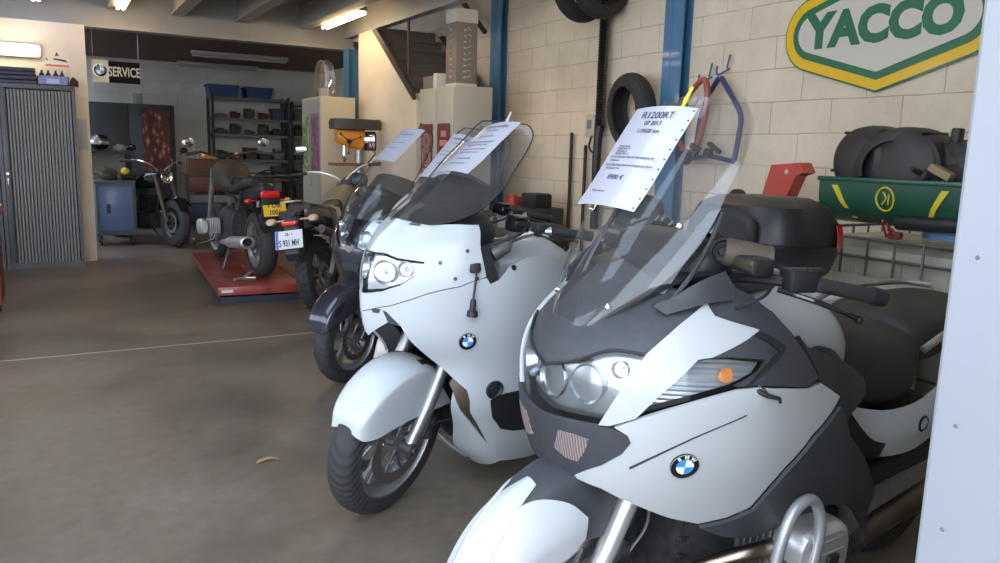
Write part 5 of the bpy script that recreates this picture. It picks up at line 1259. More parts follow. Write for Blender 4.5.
# ---- black cruiser facing the camera in the rear bay
bikeG = thing('cruiser_motorcycle', 'black cruiser with small round headlamp in the rear bay, right of the blue tool cabinet', 'motorcycle', (1.42, 11.24, 0), R(292), lean=R(2))
G_ = bikeG; RX = -1.6
wheel(G_, 'front_wheel', 0, .33, .13, .21, 0, STEEL, .14, wire=True)
wheel(G_, 'rear_wheel', RX, .33, .16, .21, 0, STEEL, .12, wire=True)
for s in (-1, 1):
    bm = NB(); tube(bm, [(0, s*.11, .33), (-.32, s*.11, .95)], [.030, .026], 12); obj('fork_leg', bm, mat('dull_bronze_steel', (.09, .08, .065), .45, metal=.6), G_)
    bm = NB(); stube(bm, [(-.36, s*.04, 1.0), (-.38, s*.12, 1.08), (-.46, s*.28, 1.14), (-.56, s*.38, 1.12)], .012, 8, 6); hb = obj('handlebar', bm, CHROME, G_)
    bm = NB(); grip(bm, (-.50, s*.33, 1.13), (-.60, s*.42, 1.12), .019, 6); obj('grip', bm, GRIPM, hb)
    bm = NB(); tube(bm, [(-.48, s*.30, 1.15), (-.44, s*.36, 1.27)], .006, 6); sphere(bm, (-.43, s*.37, 1.30), .06, 14, (.3, 1.2, .7)); obj('mirror', bm, BLACKG, hb)
bm = NB(); lathe(bm, [(.0, -.09), (.05, -.085), (.078, -.03), (.082, .02)], (-.22, .0, .93), (1, 0, 0), 24, cap=False); hl = obj('headlight', bm, BLACKG, G_)
bm = NB(); lathe(bm, [(.082, .0), (.084, .02), (.078, .024), (.074, .018), (.04, .0), (.0, -.01)], (-.22, 0, .93), (1, 0, 0), 24, cap=False); obj('headlight_rim', bm, CHROME, hl)
bm = NB(); body(bm, [(-.42, .05, .98, .80), (-.58, .15, .99, .76), (-.80, .14, .94, .74), (-.95, .07, .84, .74)], 6, 2.3, 20); obj('fuel_tank', bm, BLACKG, G_)
bm = NB(); body(bm, [(-.92, .12, .78, .66), (-1.1, .17, .74, .62), (-1.35, .14, .78, .66), (-1.62, .10, .84, .74)], 6, 2.8, 20); obj('seat', bm, VINYL, G_)
bm = NB()
for ang in (.35, -.35):
    for k in range(8): box(bm, (-.72+ang*.28-ang*.02*k*1.2, 0, .44+.028*k), (.17, .17, .012), ry(-ang), bev=.003)
body(bm, [(-.50, .08, .42, .22), (-.75, .13, .44, .18), (-1.05, .12, .42, .20)], 4, 3, 14); obj('engine', bm, ENG, G_)
bm = NB(); sphere(bm, (-.72, .15, .52), .075, 14, (1, .45, 1)); obj('air_cleaner', bm, CHROME, G_)
bm = NB()
for z in (.25, .34): stube(bm, [(-.62, .10, .48), (-.55, .17, .36), (-.70, .19, z), (-1.3, .20, z), (-1.75, .20, z+.02)], .026, 10, 5)
obj('exhaust', bm, CHROME, G_)
bm = NB(); tube(bm, [(-.34, 0, .95), (-.48, 0, .45), (-.55, 0, .22), (-1.1, 0, .22), (-1.2, 0, .6)], .02, 8); obj('frame', bm, BLACKP, G_)
for x, a0, a1, nm in ((0, 30, 150, 'front_mudguard'), (RX, 20, 150, 'rear_mudguard')):
    bm = NB(); patch(bm, [[(x+(.365-.03*(abs(u)))*math.cos(R(a)), u*.09, .33+(.365-.03*abs(u))*math.sin(R(a))) for u in (-1, -.5, 0, .5, 1)] for a in np.linspace(a0, a1, 7)], .005); obj(nm, bm, BLACKG, G_)
bm = NB(); cyl(bm, (-.9, .12, .22), (-.85, .30, .012), .011, 8); obj('side_stand', bm, STEEL, G_)
# ---- small motorcycle with a yellow tank half hidden behind the lift
bikeH = thing('small_motorcycle', 'half hidden small motorcycle with ochre yellow tank between the lift and the cream cabinet', 'motorcycle', (2.25, 10.6, 0), R(250), lean=R(2))
H_ = bikeH; RX = -1.25
wheel(H_, 'front_wheel', 0, .30, .09, .235, 0, STEEL, .10, wire=True)
wheel(H_, 'rear_wheel', RX, .30, .10, .235, 0, STEEL, .10, wire=True)
bm = NB(); body(bm, [(-.36, .05, .98, .80), (-.50, .13, 1.0, .78), (-.70, .12, .95, .77), (-.82, .06, .86, .77)], 6, 2.3, 20); obj('fuel_tank', bm, mat('ochre_yellow_paint', (.45, .27, .04), .35, coat=.5), H_)
bm = NB(); body(bm, [(-.76, .09, .86, .74), (-1.1, .13, .84, .73), (-1.45, .08, .88, .78)], 6, 2.8, 16); obj('seat', bm, VINYL, H_)
bm = NB(); body(bm, [(-.42, .07, .5, .24), (-.6, .12, .60, .22), (-.85, .10, .5, .24)], 4, 3, 14); obj('engine', bm, ENG, H_)
for s in (-1, 1):
    bm = NB(); tube(bm, [(0, s*.09, .30), (-.28, s*.09, .94)], [.024, .02], 10); obj('fork_leg', bm, ALU, H_)
    bm = NB(); stube(bm, [(-.33, s*.03, 1.0), (-.36, s*.18, 1.06), (-.46, s*.34, 1.05)], .011, 8, 5); hb = obj('handlebar', bm, BLACKP, H_)
    bm = NB(); grip(bm, (-.42, s*.28, 1.055), (-.50, s*.38, 1.05), .017, 6); obj('grip', bm, GRIPM, hb)
bm = NB(); lathe(bm, [(.0, -.08), (.05, -.07), (.075, 0), (.07, .01), (0, .0)], (-.20, 0, .93), (1, 0, 0), 20, cap=False); obj('headlight', bm, ALU, H_)
bm = NB(); tube(bm, [(-.3, 0, .95), (-.45, 0, .3), (-.9, 0, .26), (RX, .06, .30)], .02, 8); tube(bm, [(-.8, .05, .74), (RX, .07, .3)], .018, 8); obj('frame', bm, BLACKP, H_)
bm = NB(); cyl(bm, (-.75, .10, .26), (-.72, .28, .012), .010, 8); obj('side_stand', bm, STEEL, H_)
# ================================================================== things along the walls
DG = mat('charcoal_cabinet_paint', (.075, .08, .09), .45)
DGP = mat('dark_panel_paint', (.045, .052, .055), .5)
def dupe(root, loc, rotz=None, label=None):
    r = root.copy(); COL.objects.link(r); r.location = loc
    if rotz is not None: r.rotation_euler = (0, 0, rotz)
    if label: r['label'] = label
    for ch in list(root.children):
        c = ch.copy(); COL.objects.link(c); c.parent = r
        for g in ch.children:
            d = g.copy(); COL.objects.link(d); d.parent = c
    return r
# roller shutter cabinets
def shutter_cabinet(loc, label):
    t = thing('shutter_cabinet', label, 'cabinet', loc)
    bm = NB()
    W, D, Hh = .74, .36, 1.96
    b2(bm, -W/2, W/2, 0, D, Hh-.05, Hh, .004); b2(bm, -W/2, W/2, 0, D, 0, .06); b2(bm, -W/2, -W/2+.035, 0, D, .06, Hh-.05); b2(bm, W/2-.035, W/2, 0, D, .06, Hh-.05); b2(bm, -W/2, W/2, D-.01, D, .06, Hh-.05)
    obj('cabinet_body', bm, DG, t)
    bm = NB(); n = 19; x0 = -W/2+.10
    for k in range(n):
        x = x0+k*(W-.14)/n
        prism(bm, [(x+.003, .012), (x+.010, .004), (x+.022, .004), (x+.029, .012), (x+.029, .02), (x+.003, .02)], Hh-.12, 'z', (Hh)/2)
    obj('roller_shutter', bm, mat('shutter_slat', (.17, .175, .18), .42), t)
    bm = NB(); b2(bm, -W/2+.04, -W/2+.095, -.008, .02, .06, Hh-.05, .004); hd = obj('shutter_stile', bm, DG, t)
    bm = NB(); lathe(bm, [(.012, 0), (.012, .006), (0, .006)], (-W/2+.065, -.008, 1.02), (0, -1, 0), 14, cap=False); obj('lock', bm, CHROME, hd)
    bm = NB(); b2(bm, -W/2+.06, -W/2+.07, -.014, -.008, .90, .97); obj('pull', bm, CHROME, hd)
    return t
c0 = shutter_cabinet((-.08, 9.82, 0), 'tall charcoal cabinet with a grey roller shutter, left of the white wall end')
dupe(c0, (-.83, 9.82, 0), label='second charcoal roller shutter cabinet, only its edge in view at the far left')
def tool_case(loc, label, m, s=(.36, .26, .085), rot=0):
    t = thing('tool_case', label, 'case', loc, rot)
    bm = NB(); b2(bm, -s[0]/2, s[0]/2, -s[1]/2, s[1]/2, 0, s[2]*.48, .012); b2(bm, -s[0]/2, s[0]/2, -s[1]/2, s[1]/2, s[2]*.52, s[2], .012); obj('shell', bm, m, t)
    bm = NB(); stube(bm, [(-.06, -s[1]/2, s[2]*.5), (-.05, -s[1]/2-.025, s[2]*.5), (.05, -s[1]/2-.025, s[2]*.5), (.06, -s[1]/2, s[2]*.5)], .007, 6, 4); obj('handle', bm, BLACKP, t)
    return t
NAVY = mat('navy_plastic', (.035, .04, .075), .5)
tool_case((-.24, 9.98, 1.96), 'navy tool case, lower of two stacked on the left shutter cabinet', NAVY)
tool_case((-.245, 9.98, 2.047), 'navy tool case, upper of two stacked on the left shutter cabinet', NAVY)
t = thing('storage_crate', 'blue plastic crate filled with dark bottles on top of the shutter cabinet', 'crate', (.09, 9.98, 1.96))
bm = NB(); W, D, Hh = .30, .24, .10
for a in ((-W/2, -W/2+.012, -D/2, D/2), (W/2-.012, W/2, -D/2, D/2), (-W/2, W/2, -D/2, -D/2+.012), (-W/2, W/2, D/2-.012, D/2)): b2(bm, *a, 0, Hh)
b2(bm, -W/2, W/2, -D/2, D/2, 0, .01); obj('crate_body', bm, mat('periwinkle_plastic', (.17, .21, .42), .5), t)
bm = NB(); b2(bm, -.06, .06, -D/2-.003, -D/2, .02, .07); obj('label_plate', bm, mat('pale_blue_label', (.40, .45, .65), .6), t, smooth=False)
for k, (x, y) in enumerate(((-.10, 0), (-.04, .02), (.03, 0), (.09, .02))):
    bm = NB(); lathe(bm, [(.001, 0), (.028, .003), (.028, .10), (.012, .13), (.012, .15), (.001, .152)], (.09+x, 9.98+y, 1.975), (0, 0, 1), 12); o = obj('bottle', bm, mat('dark_bottle', (.02, .02, .03), .3), None)
    tag(o, 'small dark bottle standing in the blue crate on the shutter cabinet', 'bottle', 'dark bottles in the blue crate')
bm = NB(); prism(bm, [(-.04, 0), (.05, -.01), (.05, .05), (.0, .10), (-.03, .06)], .05, 'y', 0); o = obj('rag', bm, mat('dark_brown_cloth', (.05, .035, .03), .9)); o.location = (.285, 10.02, 1.975); tag(o, 'dark brown rag hanging at the right end of the cabinet top', 'cloth')
# sticker sign on the plaster
t = thing('wall_sticker', 'small white notice with a boat-like crest and red line above the shutter cabinet', 'sign', (.145, 10.195, 2.26))
bm = NB(); prism(bm, [(-.12, -.10), (.12, -.10), (.12, .02), (.04, .03), (.03, .10), (-.03, .10), (-.04, .03), (-.12, .02)], .004, 'y', 0); obj('sticker_sheet', bm, mat('sticker_white', (.58, .55, .48), .5), t, smooth=False)
bm = NB(); b2(bm, -.115, .115, -.0035, -.0025, -.075, -.052); obj('red_line', bm, mat('faded_red', (.55, .12, .10), .6), t, smooth=False)
bm = NB(); prism(bm, [(-.02, .04), (.02, .04), (.0, .085)], .002, 'y', -.003); prism(bm, [(-.11, .0), (-.085, -.02), (-.10, .02)], .002, 'y', -.003); prism(bm, [(-.04, .0), (.105, -.025), (.08, .005), (-.03, .015)], .002, 'y', -.003); obj('crest', bm, INK, t, smooth=False)
bm = NB(); b2(bm, .28, .40, 10.192, 10.2, 1.28, 1.62); o = obj('notice', bm, mat('notice_grey', (.40, .42, .42), .6), smooth=False); tag(o, 'pale grey notice on the end of the white wall beside the shutter cabinet', 'notice')
# hanging SERVICE board
t = thing('service_sign', 'black and white SERVICE board with a round emblem hanging on two wires', 'sign', (.77, 10.62, 2.20))
bm = NB(); b2(bm, -.25, .25, 0, .012, -.125, .125); obj('board', bm, mat('sign_black', (.012, .012, .013), .9, spec=.05), t, smooth=False)
bm = NB(); b2(bm, -.27, -.09, -.006, 0, -.125, .135); wp = obj('white_plate', bm, mat('sign_white', (.55, .55, .53), .5), t, smooth=False)
roundel(wp, (-.18, -.009, .01), (0, -1, 0), .075)
text_mesh('service_text', 'SERVICE', .155, mat('sign_letter', (.5, .5, .48), .5), t, basis((.08, -.004, 0), (1, 0, 0), (0, 0, 1)), .001, sx=.62, bold=.003)
for x in (-.25, .24):
    bm = NB(); cyl(bm, (x, .005, .12), (x, .005, .55), .0025, 6); obj('wire', bm, ALU, t)

# ---- the rear bay
t = thing('metal_cabinet', 'very dark grey wide metal cabinet against the rear wall behind the cruiser', 'cabinet', (1.15, 13.85, 0))
bm = NB(); b2(bm, -.70, .66, 0, .5, 0, 1.98, .006); obj('cabinet_body', bm, DGP, t)
for x0, x1 in ((-.69, -.02), (-.01, .65)):
    bm = NB(); b2(bm, x0, x1, -.015, 0, .05, 1.96, .004); d = obj('cabinet_door', bm, DGP, t)
    bm = NB(); b2(bm, x1-.06, x1-.045, -.035, -.015, 1.0, 1.12); obj('handle', bm, ALU, d)
rug = mat('woven_rug', (.30, .085, .06), .9)
m, nt, b = new_mat('kilim'); b.inputs['Roughness'].default_value = .95
tc = nt.nodes.new('ShaderNodeTexCoord'); vo = nt.nodes.new('ShaderNodeTexVoronoi'); vo.distance = 'MANHATTAN'; vo.inputs['Scale'].default_value = 14
mp = nt.nodes.new('ShaderNodeMapping'); mp.inputs['Scale'].default_value = (1, 1, .45); nt.links.new(tc.outputs['Object'], mp.inputs[0]); nt.links.new(mp.outputs[0], vo.inputs['Vector'])
rr = nt.nodes.new('ShaderNodeValToRGB'); rr.color_ramp.interpolation = 'CONSTANT'; e = rr.color_ramp.elements
e[0].color = (.36, .30, .22, 1); e[1].position = .32; e[1].color = (.30, .085, .06, 1); q = e.new(.62); q.color = (.10, .04, .035, 1)
nt.links.new(vo.outputs['Distance'], rr.inputs[0]); nt.links.new(rr.outputs[0], b.inputs['Base Color'])
bm = NB(); patch(bm, [[(1.52+x, 13.79+.008*math.sin(x*20+z), .85+z) for x in (-.20, -.1, 0, .1, .20)] for z in (0, .3, .6, .9, 1.05)], .008); o = obj('woven_rug', bm, m); tag(o, 'red patterned woven rug hanging on the front of the dark cabinet', 'rug')
bm = NB(); b2(bm, 1.20, 1.36, 13.9, 14.05, 1.98, 2.14, .01); tag(obj('canister', bm, mat('grey_white_plastic', (.35, .35, .33), .6)), 'small off-white box standing on top of the dark rear cabinet', 'box')
# blue wheeled cabinet
t = thing('tool_cabinet', 'blue door tool cabinet on castors beside the white wall end', 'cabinet', (.75, 11.6, 0))
bm = NB(); b2(bm, -.24, .24, 0, .45, .14, .84, .008); b2(bm, -.25, .25, -.01, .46, .84, .87, .006); obj('cabinet_body', bm, mat('slate_blue_frame', (.09, .11, .15), .5), t)
bm = NB(); b2(bm, -.20, .20, -.015, 0, .20, .79, .01); d = obj('door', bm, mat('mid_blue_paint', (.10, .17, .36), .4, coat=.2), t)
bm = NB(); b2(bm, -.12, -.07, -.02, -.015, .44, .56); obj('handle_recess', bm, BLACKP, d)
for x in (-.2, .2):
    for y in (.05, .4):
        bm = NB(); lathe(bm, [(.045, -.015), (.05, 0), (.045, .015)], (x, y, .05), (1, 0, 0), 16); box(bm, (x, y, .11), (.05, .05, .06), bev=.005); obj('castor', bm, BLACKP, t)
def heap(name, loc, label, cat, m, s, seed, n=5):
    """soft crumpled lump (cloth, bag, glove)"""
    rnd = random.Random(seed); bm = NB()
    bmesh.ops.create_icosphere(bm, subdivisions=3, radius=1)
    ph = [rnd.uniform(0, 6) for _ in range(6)]
    for v in bm.verts:
        c = v.co; k = 1+.16*math.sin(4*c.x+ph[0])*math.cos(5*c.y+ph[1])+.10*math.sin(9*c.z+ph[2]+3*c.x)
        v.co = Vector((c.x*s[0]*k, c.y*s[1]*k, max(-.45, c.z)*s[2]*k+.45*s[2]))
    o = obj(name, bm, m); o.location = loc; return tag(o, label, cat)
heap('work_glove', (.65, 11.78, .875), 'olive work jacket heaped on the blue tool cabinet', 'jacket', mat('olive_cloth', (.09, .085, .06), .9), (.13, .13, .13), 3)
heap('black_bag', (.93, 11.80, .875), 'black bag on the right end of the blue tool cabinet', 'bag', mat('black_cloth', (.02, .02, .022), .9), (.10, .12, .09), 4)
bpy.data.objects['work_glove'].name = 'work_jacket'
bm = NB(); sphere(bm, (0, 0, .045), .05, 16, (1.1, 1, .95)); o = obj('yellow_cap', bm, mat('bright_yellow', (.75, .62, .03), .5)); o.location = (.88, 11.64, .95); tag(o, 'small round bright yellow cap on the black bag', 'cap')
t = thing('wall_shelf', 'thin black shelf above the blue tool cabinet', 'shelf', (.75, 12.1, 1.22))
bm = NB(); b2(bm, -.30, .22, -.15, .2, 0, .04); obj('board', bm, BLACKP, t); bm = NB(); b2(bm, -.30, .20, .18, .20, -.35, 0); obj('back_panel', bm, mat('pale_panel', (.30, .30, .27), .7), t)
for x in (-.28, .20):
    bm = NB(); cyl(bm, (x, .17, -1.22), (x, .17, 0), .015, 8); obj('shelf_leg', bm, BLACKP, t)
t = thing('open_face_helmet', 'dark helmet with a bright visor on the black shelf', 'helmet', (.62, 12.1, 1.26))
bm = NB(); sphere(bm, (0, 0, .11), .12, 20, (1.1, 1, .9)); obj('helmet_shell', bm, BLACKG, t)
bm = NB(); patch(bm, [[(.125*math.cos(a)*c_, -.125*math.sin(a)*c_, .08+z) for a in (.3, .9, 1.5, 2.1, 2.6)] for z, c_ in ((0, 1), (.04, 1.02), (.08, .9))], .004); obj('visor', bm, REFL, t)
heap('cleaning_rag', (.86, 12.08, 1.26), 'grey crumpled rag on the black shelf right of the helmet', 'cloth', mat('grey_cloth', (.28, .28, .24), .9), (.08, .08, .06), 9)
# red bench with a round work lamp
t = thing('workbench', 'dark red bench with a blue lower panel in the rear bay beside the cruiser', 'bench', (2.30, 13.4, 0))
bm = NB(); b2(bm, -.40, .45, 0, .5, .86, .92, .005); obj('bench_top', bm, mat('brown_board', (.12, .08, .05), .7), t)
bm = NB(); b2(bm, -.36, .42, .02, .48, .62, .86, .005); obj('drawer_box', bm, mat('dark_red_paint', (.17, .035, .028), .45), t)
bm = NB(); b2(bm, -.36, .42, .06, .44, .05, .42, .005); obj('lower_panel', bm, mat('navy_blue_panel', (.02, .05, .12), .5), t)
bm = NB(); b2(bm, -.36, .42, .04, .05, .44, .56); obj('pale_strip', bm, mat('pale_strip', (.25, .26, .25), .6), t)
for x in (-.38, .43):
    bm = NB(); b2(bm, x-.02, x+.02, 0, .05, 0, .86); obj('leg', bm, STEEL, t)
bm = NB(); b2(bm, 1.95, 2.45, 13.5, 13.8, .92, 1.14, .01); tag(obj('cardboard_box', bm, mat('red_brown_card', (.16, .075, .05), .8)), 'reddish brown carton on the dark red bench', 'box')
bm = NB(); b2(bm, 2.1, 2.40, 13.51, 13.7, 1.141, 1.20, .01); tag(obj('parts_tray', bm, mat('beige_tray', (.28, .25, .20), .7)), 'flat beige tray on the reddish carton', 'tray')
# metal shelving
RACK = mat('black_rack_steel', (.018, .018, .02), .5)
def rack(x0, x1, y0, y1, h, levels, label):
    t = thing('metal_shelving', label, 'shelving', ((x0+x1)/2, y0, 0)); w = (x1-x0)/2; d = y1-y0
    for sx_ in (-1, 1):
        for yy in (0, d):
            bm = NB(); b2(bm, sx_*w-.02, sx_*w+.02, yy-.02, yy+.02, 0, h); obj('upright', bm, RACK, t, smooth=False)
    for z in levels:
        bm = NB(); b2(bm, -w, w, 0, d, z-.035, z); b2(bm, -w, w, -.004, 0, z-.045, z+.002); obj('shelf_board', bm, mat('rack_shelf_edge', (.13, .13, .125), .5), t, smooth=False)
    return t
LV = (.45, .80, 1.13, 1.56, 1.83, 2.18)
rack(2.46, 3.74, 14.15, 14.6, 2.22, LV, 'black metal shelving bay, left one of two against the rear wall')
rack(3.80, 4.45, 14.15, 14.6, 2.16, LV[:-1]+(2.13,), 'narrower black metal shelving bay, partly behind the cream cabinet')
def bin_(loc, s, m, label, group=None, name='storage_bin'):
    bm = NB(); w, d, h = s
    rs_ = []
    for z, k in ((0, .88), (h*.85, .98), (h*.86, 1.04), (h, 1.04)): rs_.append([(sx_*w/2*k, sy_*d/2*k, z) for sx_, sy_ in ((-1, -1), (1, -1), (1, 1), (-1, 1))])
    rings(bm, rs_); o = obj(name, bm, m, smooth=False); o.location = loc; return tag(o, label, 'box', group)
BB = mat('blue_bin_plastic', (.028, .06, .16), .5)
bin_((2.66, 14.37, 2.182), (.50, .4, .20), BB, 'dark blue lidded bin on top of the shelving, left of two')
bin_((3.25, 14.37, 2.182), (.46, .4, .19), BB, 'dark blue lidded bin on top of the shelving, right of two')
rnd = random.Random(5)
cols = [(.03, .03, .035), (.06, .055, .05), (.10, .08, .06), (.03, .05, .08), (.12, .12, .11), (.07, .03, .025)]
desc = {.45: 'bottom', .80: 'second', 1.13: 'third', 1.56: 'fourth', 1.83: 'fifth'}
nm_ = ['left end', 'left of centre', 'centre', 'right of centre', 'right end']
for bay, x0, x1 in (('left', 2.50, 3.70), ('right', 3.84, 4.42)):
    for li, z in enumerate(LV[:-1]):
        n = 5 if bay == 'left' else 2; wd = (x1-x0)/n
        for k in range(n):
            c = cols[rnd.randrange(6)]; h = min(.22, rnd.uniform(.09, .24)); kind = rnd.randrange(3)
            cn = {(.03, .03, .035): 'black', (.06, .055, .05): 'charcoal', (.10, .08, .06): 'brown', (.03, .05, .08): 'navy', (.12, .12, .11): 'grey', (.07, .03, .025): 'maroon'}[c]
            m_ = mat('part_%s' % cn, c, .6)
            pos = (nm_[k] if n == 5 else ('left half', 'right half')[k]); lab = 'on the %s shelf from below, %s, %s shelving bay' % (desc[z], pos, bay)
            xc = x0+wd*(k+.5)
            if kind == 0: bin_((xc, 14.36, z+.002), (wd*.82, .3, h), m_, cn+' parts box '+lab)
            elif kind == 1:
                bm = NB(); lathe(bm, [(h*.25, -wd*.36), (h*.42, -wd*.34), (h*.42, wd*.1), (h*.3, wd*.14), (h*.3, wd*.36)], (xc, 14.34, z+h*.42+.002), (1, 0, .0), 16); box(bm, (xc, 14.34, z+h*.25), (wd*.5, .16, h*.5-.004), bev=.01)
                tag(obj('engine_part', bm, m_), cn+' engine part '+lab, 'part')
            else:
                bm = NB(); box(bm, (xc, 14.34, z+.002+h*.3), (wd*.8, .28, h*.6), bev=.015); box(bm, (xc-.02, 14.33, z+h*.75), (wd*.45, .2, h*.3), bev=.02); tag(obj('power_tool', bm, m_), cn+' machine part '+lab, 'part')
# cream cabinet with pictures
t = thing('cream_cabinet', 'tall cream steel cabinet with colour pictures on its shaded side, left of the drill press', 'cabinet', (3.14, 9.55, 0))
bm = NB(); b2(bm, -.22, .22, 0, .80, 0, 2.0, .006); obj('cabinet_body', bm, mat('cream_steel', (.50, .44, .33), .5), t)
bm = NB(); b2(bm, -.228, -.22, .02, .78, .03, 1.97); dd = obj('door', bm, mat('shaded_cream_side', (.30, .30, .27), .5), t, smooth=False)  # grey tone paints the shade on this side of the cream cabinet
bm = NB(); b2(bm, -.24, -.228, .38, .40, .9, 1.05); obj('handle', bm, ALU, dd)
def picture(name, x, y0, y1, z0, z1, cs, label, par=None, sc=14):
    m, nt, b = new_mat(name+'_print'); b.inputs['Roughness'].default_value = .35
    tc = nt.nodes.new('ShaderNodeTexCoord'); vo = nt.nodes.new('ShaderNodeTexNoise'); vo.inputs['Scale'].default_value = sc; vo.inputs['Detail'].default_value = 4
    rr = nt.nodes.new('ShaderNodeValToRGB'); e = rr.color_ramp.elements; e[0].position = .35; e[0].color = (*cs[0], 1); e[1].position = .65; e[1].color = (*cs[2], 1); q = e.new(.5); q.color = (*cs[1], 1)
    nt.links.new(tc.outputs['Object'], vo.inputs['Vector']); nt.links.new(vo.outputs['Fac'], rr.inputs[0]); nt.links.new(rr.outputs[0], b.inputs['Base Color'])
    bm = NB(); b2(bm, x-.004, x, y0, y1, z0, z1); return tag(obj(name, bm, m, smooth=False), label, 'poster')
picture('poster', 2.91, 10.0, 10.32, 1.06, 1.80, ((.05, .12, .04), (.20, .30, .12), (.45, .42, .25)), 'green landscape poster, left of two on the side of the cream cabinet')
picture('poster', 2.91, 9.60, 9.94, 1.06, 1.80, ((.05, .04, .10), (.25, .08, .10), (.25, .22, .40)), 'dark blue and red poster, right of two on the side of the cream cabinet')
ws2 = thing('spare_windscreen', 'clear spare windscreen standing upright on the cream cabinet', 'windscreen', (3.10, 9.95, 2.0))
bm = NB(); patch(bm, [[(w_*u, .09*(1-u*u), z) for u in (-1, -.5, 0, .5, 1)] for w_, z in ((.10, 0), (.13, .12), (.13, .28), (.10, .42), (.04, .47))], .004); obj('screen', bm, glass_mat('dusty_plastic', (.5, .5, .5), grime=.12), ws2)
bm = NB(); stube(bm, [(-.02, -.06, 0), (.02, -.05, .12), (.07, -.03, .22), (.05, -.02, .30)], .007, 6, 5); obj('bracket', bm, CHROME, ws2)
bm = NB(); b2(bm, 2.95, 3.05, 9.62, 9.72, 2.0, 2.10, .005); box(bm, (3.0, 9.615, 2.05), (.05, .01, .05), bev=.003); tag(obj('radio', bm, mat('pale_grey_plastic', (.35, .35, .34), .5)), 'small pale grey radio on the near corner of the cream cabinet', 'radio')
# drill press
t = thing('drill_press', 'orange bench drill press with a dark belt cover in front of the cream stair wall', 'drill', (3.15, 9.0, 0))
bm = NB(); lathe(bm, [(.04, .82), (.04, 1.72)], (.06, 0, 0), (0, 0, 1), 20); obj('column', bm, ALU, t)
bm = NB(); rings(bm, [[(x_*k+.0, y_*k, z) for x_, y_ in ((-.27, -.10), (-.20, -.14), (.22, -.14), (.30, -.10), (.30, .10), (.22, .14), (-.20, .14), (-.27, .10))] for z, k in ((1.60, 1), (1.68, 1.02), (1.72, .96), (1.725, .5))]); obj('belt_cover', bm, mat('dark_grey_cover', (.055, .05, .045), .5), t)
bm = NB(); body(bm, [(-.22, .07, 1.60, 1.45), (-.10, .10, 1.60, 1.40), (.06, .09, 1.60, 1.36), (.12, .06, 1.60, 1.42)], 4, 3, 20); obj('drill_head', bm, mat('orange_paint', (.75, .28, .03), .4, coat=.4), t)
bm = NB(); lathe(bm, [(.07, 1.36), (.075, 1.38), (.075, 1.55), (.06, 1.58)], (.20, 0, 0), (0, 0, 1), 20); mo = obj('motor', bm, BLACKP, t)
bm = NB(); lathe(bm, [(.04, 1.39), (.042, 1.40), (.042, 1.54), (.04, 1.55)], (.20, -.045, 0), (0, 0, 1), 20); obj('motor_band', bm, CHROME, mo)
bm = NB(); lathe(bm, [(.012, 1.22), (.025, 1.26), (.028, 1.33), (.02, 1.36), (.02, 1.42)], (-.12, 0, 0), (0, 0, 1), 16); obj('chuck', bm, CHROME, t)
bm = NB(); lathe(bm, [(.022, 0), (.03, .02), (.02, .04)], (-.10, -.10, 1.46), (0, -1, 0), 14)
for k in range(3):
    a = k*2.09+.4; tube(bm, [(-.10, -.13, 1.46), (-.10+.14*math.cos(a), -.14, 1.46+.14*math.sin(a))], [.006, .006], 6); sphere(bm, (-.10+.14*math.cos(a), -.14, 1.46+.14*math.sin(a)), .014, 8)
obj('feed_handle', bm, BLACKP, t)
bm = NB(); b2(bm, -.27, .14, -.16, .16, 1.18, 1.21, .008); obj('work_table', bm, mat('dark_orange_brown', (.16, .10, .04), .5), t)
bm = NB(); b2(bm, -.22, .22, -.2, .2, .78, .82, .01); b2(bm, -.24, .24, -.22, .22, 0, .78, .01); obj('base', bm, mat('dark_pedestal', (.05, .05, .05), .6), t)
# grey locker with red posters at the foot of the stairs
t = thing('grey_locker', 'pale grey double steel locker beside the blue post, red posters on its side', 'locker', (3.74, 7.10, 0))
bm = NB(); b2(bm, -.21, .21, 0, .86, 0, 2.03, .005); obj('cabinet_body', bm, mat('pale_grey_green_steel', (.42, .42, .37), .5), t)
for y0 in (.015, .435):
    bm = NB(); b2(bm, -.222, -.21, y0, y0+.41, .05, 2.0, .003); d = obj('door', bm, mat('pale_grey_green_steel', (.42, .42, .37), .5), t)
    bm = NB(); b2(bm, -.235, -.222, y0+.03, y0+.05, 1.0, 1.12); obj('handle', bm, ALU, d)
def red_poster(y0, y1, z0, z1, label, rings_):
    t = thing('poster', label, 'poster', (3.506, (y0+y1)/2, (z0+z1)/2))
    w, h = (y1-y0)/2, (z1-z0)/2
    bm = NB(); b2(bm, -.003, 0, -w, w, -h, h); obj('poster_sheet', bm, mat('poster_dark_red', (.16, .03, .03), .4), t, smooth=False)
    if rings_:
        for z, r in ((h*.45, w*.6), (-.02, w*.8)):
            for k in (1, .6):
                bm = NB(); lathe(bm, [(r*k*.75, 0), (r*k*.75, .001), (r*k, .001), (r*k, 0)], (-.003, 0, z), (-1, 0, 0), 28, closed=True); obj('ring_motif', bm, mat('poster_tan', (.45, .25, .17), .5), t, smooth=False)
        for z in (-h*.5, -h*.68, -h*.85):
            bm = NB(); b2(bm, -.004, -.003, -w*.7, w*.7, z-.02, z+.015); obj('stripe_motif', bm, mat('poster_tan', (.45, .25, .17), .5), t, smooth=False)
    else:
        for z, k in ((h*.55, .5), (h*.15, .7), (-h*.35, .6), (-h*.7, .75)):
            bm = NB(); b2(bm, -.004, -.003, -w*k, w*k*.8, z-.03, z+.03); obj('stripe_motif', bm, mat('poster_pink', (.55, .22, .20), .5), t, smooth=False)
red_poster(7.58, 7.86, 1.02, 1.66, 'dark red poster with tan rings, left of two on the grey locker', True)
red_poster(7.17, 7.45, 1.20, 1.66, 'dark red poster with pale pink lines, right of two on the grey locker', False)
